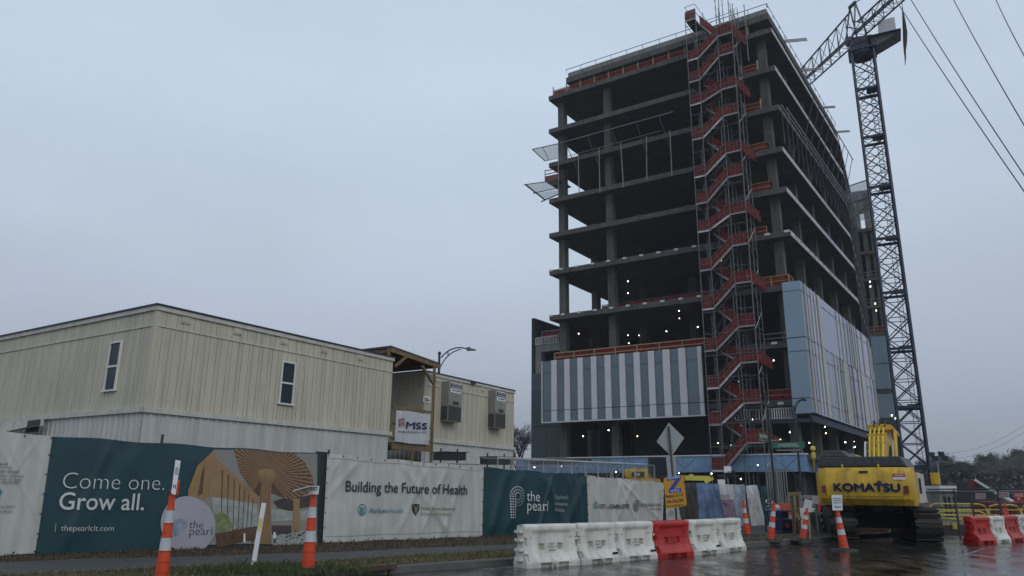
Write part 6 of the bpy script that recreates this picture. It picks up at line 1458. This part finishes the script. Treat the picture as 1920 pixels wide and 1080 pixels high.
bkt = eb('bucket', lambda m: (m.hexa([tr_(v) for v in ((-1.0, 3.1, .05), (.75, 3.1, .05), (.75, 3.25, .05), (-1.0, 3.25, .05))], [tr_(v) for v in ((-1.0, 3.2, .62), (.75, 3.2, .62), (.75, 3.35, .62), (-1.0, 3.35, .62))]), [m.box(tr_((-.95 + i * .28, 3.1, .03)), (.12, .25, .06)) for i in range(7)]), mat('rusty muddy steel', (.12, .065, .02), .7, var=.5, scale=3))
# small site excavator behind the fence
se = thing('excavator', 'smaller yellow excavator with a dark cab behind the loose white city banner', 'excavator', at(1205, 925, 42)); PS = at(1168, 900, 42); PS.z = 0; vh = Vector((math.cos(R(14)), -math.sin(R(14)), 0)); vn = Vector((vh.y, -vh.x, 0)); vn = vn if vn.y < 0 else -vn
def sp2(x, y, o=0.0): return onp(x, y, PS + vn * o, vh)
def extr(name, px, depth, m_, par, o=0.0, bev=.0):
    mb = MB(); f = [sp2(x, y, o) for x, y in px]; mb.hexa(f, [v - vn * depth for v in f]); ob = mb.build(name, m_, par)
    if bev: md = ob.modifiers.new('b', 'BEVEL'); md.width = bev; md.segments = 3
    return ob
c_ = extr('counterweight', [(1169, 886), (1173, 880), (1180, 879), (1216, 879), (1216, 898), (1172, 897)], 2.2, M['yellow'], se, bev=.08)
extr('house_body', [(1216, 886), (1236, 897), (1240, 903), (1172, 903), (1172, 897), (1216, 897)], 2.2, M['yellow'], se)
cb_ = extr('cab', [(1215, 857), (1252, 857), (1259, 872), (1260, 900), (1216, 896)], 1.3, M['black'], se, o=.0); extr('cab_window', [(1222, 861), (1250, 861), (1256, 874), (1256, 890), (1222, 888)], .02, M['pane'], cb_, o=.03)
extr('black_badge', [(1184, 885), (1208, 885), (1208, 894), (1184, 894)], .02, M['black'], c_, o=.03)
g = MB(); letter(g, '200', sp2(1191, 892, .045), sp2(1200, 892, .045), height=(sp2(1191, 887).z - sp2(1191, 892).z), bold=.03); g.build('lettering', M['white'], c_)
extr('handrail', [(1176, 876), (1214, 872), (1214, 873), (1176, 877)], .05, M['galv'], se)
mb = MB(); c0 = sp2(1172, 905); 
for sx in (0.2, 1.8): mb.box(c0 + vh * 1.4 - vn * sx + Z * (.5 - c0.z), (3.6, .5, .9), (vh, vn, Z))
mb.build('track', M['track'], se)
mb = MB(); mb.beam(sp2(1285, 896, -.6), sp2(1332, 897, -.6), .35, .25); mb.beam(sp2(1328, 898, -.6), sp2(1331, 903, -.6) , .5, .5); mb.beam(sp2(1292, 893, -.6), sp2(1300, 893, -.6), .2); bmm = mb.build('boom', M['yel2'], se)
mb = MB(); mb.beam(sp2(1240, 897, -.6), sp2(1285, 896, -.6), .3, .3); mb.build('boom_base', M['yellow'], se)
# white chute panel beyond the sign post
wc = [at(1249, 855, 34), at(1267, 855, 34), at(1270, 915, 34), at(1254, 915, 34)]; mb = MB(); mb.hexa(wc, [v + Vector((.05, .3, 0)) for v in wc]); a = wc[2].lerp(wc[3], .5); mb.beam((a.x, a.y + .1, 0), (a.x, a.y + .1, a.z), .2); tag(mb.build('debris_chute', M['signback']), 'pale grey chute standing behind the amber notice', 'chute')
# earth heap and timber behind the teal banner
hp = thing('rubble_heap', 'low brown heap of timber and earth behind the dark teal banner', 'rubble', at(1085, 930, 46))
mb = MB(); c = at(1085, 905, 46); c.z = 0
for i in range(26): p = c + Vector((random.uniform(-3, 3), random.uniform(-1, 1), random.uniform(.3, 2.1))); d = Vector((random.uniform(-1, 1), random.uniform(-.4, .4), random.uniform(-.3, .3))).normalized(); mb.beam(p - d * .9, p + d * .9, .16)
mb.build('loose_timber', M['woodd'], hp)
mb = MB(); mb.lathe(c, [(4.0, 0), (2.8, 1.0), (1.2, 1.9), (0, 2.1)], 14); mb.build('earth_mound', M['dirt'], hp)
# frame scaffold along the podium
ps_ = thing('podium_scaffold', 'long low galvanised frame scaffold in front of the light blue podium wall', 'scaffold', uw(18, -6))
for i in range(15):
    u = 31 - i * 2.1
    if 3 < u < 8: continue
    mb = MB()
    for w0 in (-6.2, -5.0):
        mb.tube(uw(u, w0, 0), uw(u, w0, 4.55), .03, n=5)
    for z in (1.2, 2.6, 4.1, 4.5): mb.tube(uw(u, -6.2, z), uw(u, -5.0, z), .025, n=5)
    mb.build('scaffold_frame', M['galv'], ps_)
    mb = MB(); mb.tube(uw(u, -6.2, 2.6), uw(u - 2.1, -6.2, 4.4), .02, n=4); mb.tube(uw(u, -6.2, 4.4), uw(u - 2.1, -6.2, 2.6), .02, n=4); mb.build('cross_brace', M['steel'], ps_)
for z in (2.2, 3.3, 3.9, 4.5):
    mb = MB(); mb.tube(uw(33, -6.2, z), uw(8.2, -6.2, z), .03); mb.build('rail', M['galv'], ps_)
mb = MB(); mb.prism([v[:2] for v in (uw(31, -6.2), uw(8.2, -6.2), uw(8.2, -5), uw(31, -5))], 2.55, 2.62); mb.build('plank_deck', M['deckp'], ps_)
# site railing left of the tower
sr = thing('site_handrail', 'grey metal handrail between the trailer and the tower', 'railing', at(985, 900, 52))
for yv in (865, 875): mb = MB(); mb.tube(at(962, yv - 1, 50), at(1110, yv + 1, 52), .035); mb.build('rail', M['galv'], sr)
for x in (968, 986, 990, 1012, 1030, 1034, 1058, 1080, 1100): mb = MB(); a = at(x, 865, 50 + (x - 962) * .0135); mb.tube((a.x, a.y, 0), a, .035); mb.build('post', M['galv'], sr)
# ground-level lights at the podium
for k, (x, y) in enumerate(((1002, 876), (1053, 875), (1155, 885), (1273, 887), (1334, 888), (1389, 898), (1421, 872), (1243, 865), (1272, 886.5), (1364, 884))):
    if k in (7, 8, 9): continue
    p = at(x, y, 60 if k < 6 else 62); mb = MB(); mb.ball(p, .05); mb.mi = 1; mb.tube(p - Z * .08, (p.x, p.y, 0), .02, n=4); o = mb.build('work_light', [M['lamp'], M['black']]); tag(o, f'small lit lamp low before the podium, {ordn[k] if k < 7 else "eighth"} in order from the trailers', 'work light', 'work lights in front of the podium')
# ============================================================ RIGHT BACKGROUND
def crowd(label, x0, x1, yt, yb, Dv, m_='yel2', bars=2):
    a = at(x0, yt, Dv); b = at(x1, yt + (x1 - x0) * .012, Dv * 1.0); z0 = at(x0, yb, Dv).z; r = thing('pedestrian_barricade', label, 'barricade', (a.x, a.y, z0), 0, 'yellow tube barricades')
    d = (b - a); d.normalize(); h = a.z - z0; cr_ = .25
    mb = MB(); pts = [a - Z * h, a - Z * cr_, a - Z * cr_ * .3 + d * cr_ * .3, a + d * cr_, b - d * cr_, b - Z * cr_ * .3 - d * cr_ * .3, b - Z * cr_, b - Z * h]; mb.path(pts, .035); mb.build('tube_frame', M[m_], r)
    for k in range(bars): mb = MB(); q = h * (k + 1) / (bars + .3); mb.tube(a - Z * q, b - Z * q, .025); mb.build('rail', M[m_], r)
    return r
crowd('pale yellow tube barricade just right of the excavator', 1741, 1849, 944, 969, 38)
crowd('yellow tube barricade behind the right hand barriers', 1852, 1912, 946, 968, 37)
crowd('yellow tube barricade cut by the right edge', 1913, 1960, 946, 968, 37)
crowd('second yellow barricade lying lower behind the first one', 1756, 1848, 958, 973, 41)
yr = thing('edge_rail', 'low yellow rail with stub posts at the trench right of the excavator', 'railing', gz(1790, 990, -.3))
a, b = at(1755, 970, 37), at(1806, 976, 36); mb = MB(); mb.tube(a, b, .04); mb.build('rail', M['yel2'], yr)
for x in (1765, 1769, 1776, 1787, 1791): a = at(x, 980, 37); b = at(x + 1.5, 992, 37); mb = MB(); mb.beam(a, b, .07); mb.build('stub_post', M['yel2'], yr)
mb = MB(); q = [gz(1745, 1003, 0), gz(1830, 1000, 0)]; a, b = q; a.z = b.z = -.1; mb.hexa([a, b, b + Vector((0, 6, 0)), a + Vector((0, 6, 0))], [v + Z * .45 for v in (a, b, b + Vector((0, 6, 0)), a + Vector((0, 6, 0)))]); tag(mb.build('trench_edge', M['track']), 'dark muddy raised strip beside the wet road right of the excavator', 'embankment')
# chain link fence right with warning signs
rf2 = thing('chain_link_fence', 'chain link fence with small warning signs at the right background', 'fence', at(1830, 985, 36)); FA = at(1738, 918, 36); FBb = at(1960, 915.5, 33); d_ = (FBb - FA); d_.z = 0; Lf = d_.length; d_.normalize(); nf = Vector((d_.y, -d_.x, 0)); nf = nf if nf.y < 0 else -nf
FA0 = Vector((FA.x, FA.y, 0))
for x in (1788, 1819, 1870.5): a = onp(x, 917, FA0, d_); mb = MB(); mb.tube((a.x, a.y, -.1), a, .035 if x != 1870.5 else .05); mb.build('post', M['steel'], rf2)
for yv in (917.5, 922, 952): a = onp(1738, yv, FA0, d_); b = onp(1950, yv - 1.5, FA0, d_); mb = MB(); mb.tube(a, b, .028); mb.build('rail', M['galv'] if yv == 922 else M['steel'], rf2)
mb = MB(); chainlink(mb, FA0, d_, Lf, 0.1, FA.z, step=.16, wr=.005); mb.build('wire_mesh', M['steel'], rf2)
for x0, x1, y0, y1, tx, c1, c2 in ((1829, 1848, 925, 936, ('NATIONAL', 'RENT-A-FENCE'), 'redp', 'vinylw'), (1873, 1892, 923, 933, ('NATIONAL', 'CONSTRUCTION'), 'redp', 'vinylw'), (1901, 1921, 922, 940, ('DANGER', 'NO'), 'redp', 'redp')):
    c = [onp(x, y, FA0 + nf * .05, d_) for x, y in ((x0, y0), (x1, y0), (x1, y1), (x0, y1))]; r = MB(); r.hexa(c, [v - nf * .01 for v in c]); sgn = r.build('warning_sign', M[c2], rf2)
    for (s, ya, yb2, hf) in ((tx[0], .5, .5, .36), (tx[1], .14, .14, .2 if tx[1] != 'NO' else .3)):
        g = MB(); A = c[3] + (c[0] - c[3]) * ya + (c[1] - c[0]) * (.06 if s != 'NO' else .36) + nf * .008; B = c[3] + (c[0] - c[3]) * ya + (c[1] - c[0]) * (.94 if s != 'NO' else .64) + nf * .008; letter(g, s, A, B, height=(c[0] - c[3]).length * hf, bold=.03); g.build('lettering', M['redp'] if c2 != 'redp' else M['white'], sgn)
# low site hut
sh2 = thing('site_hut', 'low white site hut with pale flat roof and dark windows in the right background', 'hut', at(1795, 950, 60)); A = at(1760, 916, 58); B = at(1832, 915, 60); A0 = Vector((A.x, A.y, 0)); dh = (B - A); dh.z = 0; Lh = dh.length; dh.normalize(); nh = Vector((dh.y, -dh.x, 0)); nh = nh if nh.y < 0 else -nh; zt_ = A.z
mb = MB(); mb.prism([v[:2] for v in (A0, A0 + dh * Lh, A0 + dh * Lh - nh * 4, A0 - nh * 4)], -.6, zt_ - .15); mb.build('wall', M['conc2'], sh2)
mb = MB(); mb.prism([v[:2] for v in (A0 + nh * .3 - dh * .2, A0 + dh * (Lh + .2) + nh * .3, A0 + dh * (Lh + .2) - nh * 4.2, A0 - nh * 4.2 - dh * .2)], zt_ - .15, zt_ + .18); mb.build('roof', M['finw'], sh2)
for f0, f1 in ((.08, .16), (.19, .26), (.32, .38)):
    mb = MB(); a = A0 + dh * Lh * f0 + nh * .02; b = A0 + dh * Lh * f1 + nh * .02; mb.quad(a + Z * 0, b + Z * 0, b + Z * (zt_ - .5), a + Z * (zt_ - .5)); mb.build('window', M['pane'], sh2)
mb = MB(); a = A0 + dh * Lh * .45 + nh * .03; mb.box(a + Z * (zt_ - .6) + dh * .4, (1.0, .05, .4), (dh, nh, Z)); mb.build('window', M['pane'], sh2)
# tilted roof piece and container
tp = thing('tilted_gable', 'dark red gable with a sloping pale roof beam above the fence at the right', 'shed roof', at(1860, 950, 52))
a, b, c = at(1827, 899, 52), at(1866, 923, 52), at(1899, 941, 50); mb = MB(); mb.beam(a, b, .28, .14); mb.beam(b, c, .2, .1); mb.build('roof_beam', M['finw'], tp)
mb = MB(); q = [at(1824, 914, 52.1), at(1827, 900, 52.1), at(1833, 903, 52.1), at(1832, 916, 52.1)]; mb.hexa(q, [v + Vector((.3, 1, 0)) for v in q]); mb.build('gable_board', M['brownred'], tp)
q = [at(1830, 903, 52.3), at(1866, 924, 52.3), at(1866, 945, 52.3), at(1832, 945, 52.3)]; mb = MB(); mb.hexa(q, [v + Vector((.6, 3, 0)) for v in q]); mb.build('roof_slope', M['steel'], tp)
mb = MB(); A = at(1849, 941, 44); B = at(1990, 941, 44); A.z = B.z = 0; hz = at(1849, 941, 44).z; mb.prism([v[:2] for v in (A, B, B + Vector((1, 3, 0)), A + Vector((1, 3, 0)))], -.4, hz)
for i in range(14): p = A.lerp(B, (i + .5) / 14); mb.box(p + Vector((0, -.03, 0)) + Z * hz / 2, (.1, .05, hz))
tag(mb.build('container', M['brownred']), 'dark red corrugated skip behind the right hand barricades', 'container')
# orange cones in gap left of excavator
for k, (x, yt, yb) in enumerate(((1541, 945, 965), (1552, 962, 975))):
    c = at(x, yb, 34); h = at(x, yt, 34).z - c.z; r = thing('traffic_cone', ['orange traffic drum top behind the concrete barrier, left one', 'orange traffic drum top behind the concrete barrier, right one by the track'][k], 'traffic cone', (c.x, c.y, 0), 0, 'orange drums behind the concrete barrier')
    mb = MB(); c.z = 0; zt2 = at(x, yt, 34).z; mb.lathe(c, [(.3, 0), (.26, zt2 * .5), (.22, zt2 * .97), (.1, zt2), (0, zt2)], 14); mb.build('drum_body', M['orange'], r); mb = MB(); mb.lathe(c, [(.275, zt2 * .45), (.25, zt2 * .7)], 14); mb.build('reflective_band', M['reflw'], r)
wb2 = thing('water_barrier', 'far white plastic barrier partly hidden behind the excavator tracks and concrete barrier', 'barrier', at(1530, 975, 36)); a = at(1486, 958, 36); b = at(1600, 962, 38); mb = MB(); mb.hexa([Vector((v.x, v.y, 0)) + o for v, o in ((a, Vector((0, -.25, 0))), (b, Vector((0, -.25, 0))), (b, Vector((0, .25, 0))), (a, Vector((0, .25, 0))))], [Vector((v.x, v.y, .95)) + o for v, o in ((a, Vector((0, -.12, 0))), (b, Vector((0, -.12, 0))), (b, Vector((0, .12, 0))), (a, Vector((0, .12, 0))))]); mb.build('barrier_body', M['wbar'], wb2)
mb = MB(); mb.beam(Vector((a.x + 1.6, a.y - .3, .98)), Vector((b.x, b.y - .3, .98)), .1, .1); mb.build('red_rail', M['redp'], wb2)
tar = [at(1480, 930, 48), at(1535, 928, 48), at(1537, 950, 48), at(1480, 952, 48)]; mb = MB(); mb.hexa(tar, [v + Vector((0, .4, 0)) for v in tar]); a = tar[3]; mb.beam((a.x + 1, a.y + .2, 0), (a.x + 1, a.y + .2, a.z), .3); tag(mb.build('formwork_panel', M['conc2']), 'pale concrete form panel behind the fence end, left of the excavator', 'panel')
# ============================================================ TREES
def branchy(seed, H_, spread, depth_, leafy, twn):
    rnd = random.Random(seed); tr = MB(); cr_ = MB(); tips = []
    def rec(p, d, L_, r_, lev):
        q = p + d * L_; tr.tube(p, q, r_, r_ * .62, 6 if lev < 2 else 4)
        if lev >= depth_: tips.append((q, d)); return
        for k in range(rnd.choice((2, 3, 3)) if lev else 4):
            a = rnd.uniform(0, 6.28); nd = (d + Vector((math.cos(a), math.sin(a), rnd.uniform(-.1, .5))) * spread * (.7 + .3 * lev / depth_)).normalized(); rec(p.lerp(q, rnd.uniform(.55, 1)), nd, L_ * rnd.uniform(.6, .85), r_ * .58, lev + 1)
    rec(Vector((0, 0, 0)), Vector((rnd.uniform(-.05, .05), 0, 1)).normalized(), H_ * .27, H_ * .018, 0)
    for q, d in tips:
        for k in range(twn):
            if leafy:
                p = q + Vector((rnd.gauss(0, .6), rnd.gauss(0, .6), rnd.gauss(0, .5))) * H_ * .05; a = Vector((rnd.uniform(-1, 1), rnd.uniform(-1, 1), rnd.uniform(-1, 1))).normalized() * H_ * .011; b = a.cross(Vector((rnd.uniform(-1, 1), rnd.uniform(-1, 1), 1))).normalized() * H_ * .007; cr_.quad(p - a, p + b, p + a, p - b)
            else:
                nd = (d + Vector((rnd.gauss(0, .6), rnd.gauss(0, .6), rnd.gauss(.15, .5)))).normalized(); p = q - d * rnd.uniform(0, H_ * .05); e = p + nd * H_ * rnd.uniform(.04, .09); s = nd.cross(Vector((rnd.uniform(-1, 1), 1, 0))).normalized() * H_ * .0011; cr_.quad(p - s, p + s, e)
                e2 = p.lerp(e, .5) + (nd + Vector((rnd.gauss(0, .5), rnd.gauss(0, .5), rnd.gauss(0, .5)))).normalized() * H_ * .04; cr_.quad(p.lerp(e, .45), p.lerp(e, .55), e2)
    return tr, cr_
def tree_proto(name, seed, H_, spread, dep, leafy, twn, label):
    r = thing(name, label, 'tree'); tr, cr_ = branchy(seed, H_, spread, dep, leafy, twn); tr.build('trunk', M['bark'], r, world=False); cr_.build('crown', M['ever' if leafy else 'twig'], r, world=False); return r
nb = tree_proto('bare_tree', 3, 13, .62, 5, False, 9, 'bare grey winter tree between the smaller trailer and the dark glass edge of the tower')
p = at(978, 900, 95); nb.location = (p.x, p.y, -.3)
protos = [tree_proto('bare_tree', 11, 13, .7, 5, False, 9, ''), tree_proto('bare_tree', 12, 13, .6, 5, False, 10, ''), tree_proto('bare_tree', 13, 13, .8, 5, False, 9, ''), tree_proto('evergreen_tree', 14, 13, .6, 4, True, 110, '')]
tl = []
rnd = random.Random(99)
for row, (D, n_, sc0) in enumerate(((165, 17, 1.0), (195, 17, 1.25), (235, 16, 1.4))):
    for i in range(n_):
        x = 1722 + (i + rnd.uniform(-.3, .3) + row * .33) * 285 / n_
        tl.append((x, D + rnd.uniform(-10, 10), row, rnd))
prof_y = [(1700, 872), (1740, 860), (1770, 850), (1800, 848), (1830, 864), (1850, 872), (1880, 850), (1905, 846), (1925, 842), (2010, 840)]
tl.sort(key=lambda q: q[0]); used = [False] * 4
for k, (x, D, row, _) in enumerate(tl):
    yt = lerp_tab(prof_y, x) + rnd.uniform(-4, 10) + (2 - row) * 7
    H_ = at(x, yt, D).z + 1.0; kind = 3 if rnd.random() < (.30 if row == 0 else .15) else rnd.choice((0, 1, 2))
    if not used[kind]: r = protos[kind]; used[kind] = True
    else: r = copy_tree(protos[kind])
    p = at(x, 925, D); r.location = (p.x, p.y, -1.0); s = H_ / (10.4 if kind != 3 else 9.8); r.scale = (s * rnd.uniform(1.0, 1.3),) * 2 + (s,); r.rotation_euler = (0, 0, rnd.uniform(0, 6.28))
    w1 = ('dark evergreen' if kind == 3 else 'bare grey') + ' tree in the ' + ('front', 'middle', 'back')[row] + ' row of the wooded skyline'
    k2 = sum(1 for q in tl[:k] if q[2] == row) + 1
    tag(r, f'{w1}, tree {ordn[k2 - 1]} from the crane' if k2 <= 25 else w1, 'tree', 'trees of the wooded skyline')
# undergrowth mass below the far trees
mb = MB()
for i in range(12000):
    x = rnd.uniform(1700, 2010); D = rnd.uniform(150, 240); p = at(x, 925, D); p.z = rnd.uniform(-1, 5.5) * rnd.random() ** .4; a = Vector((rnd.uniform(-1, 1), rnd.uniform(-1, 1), rnd.uniform(-1, 1))) * .5; b = Vector((rnd.uniform(-1, 1), rnd.uniform(-1, 1), rnd.uniform(-1, 1))) * .35; mb.quad(p - a, p + b, p + a, p - b)
mb.mi = 0; tag(mb.build('undergrowth', M['scrub']), 'grey brown undergrowth below the wooded skyline', 'undergrowth', kind='stuff')
# far ridge of woods low behind everything
mb = MB(); rows = []
for i in range(90):
    a = R(-60 + i * 1.35); rows.append([Vector((math.sin(a) * 420, math.cos(a) * 420, -1)), Vector((math.sin(a) * 430, math.cos(a) * 430, 6 + 2.0 * math.sin(i * .7) + rnd.uniform(-1, 1)))])
mb.grid(rows); tag(mb.build('hill', M['scrub']), kind='structure')
# ---- mist
mb = MB(); mb.box((0, 270, 31), (1240, 700, 66.5)); hz_ = mb.build('haze', [])
hm = bpy.data.materials.new('mist'); hm.use_nodes = True; hm.node_tree.nodes.clear(); ho_ = hm.node_tree.nodes.new('ShaderNodeOutputMaterial'); pv = hm.node_tree.nodes.new('ShaderNodeVolumePrincipled')
pv.inputs['Color'].default_value = (.80, .84, .90, 1); pv.inputs['Density'].default_value = .0005; hm.node_tree.links.new(pv.outputs[0], ho_.inputs['Volume']); hz_.data.materials.append(hm); hz_['kind'] = 'stuff'
tag(hz_, 'thin grey winter mist filling the air over the site', 'haze')
bpy.context.view_layer.update()
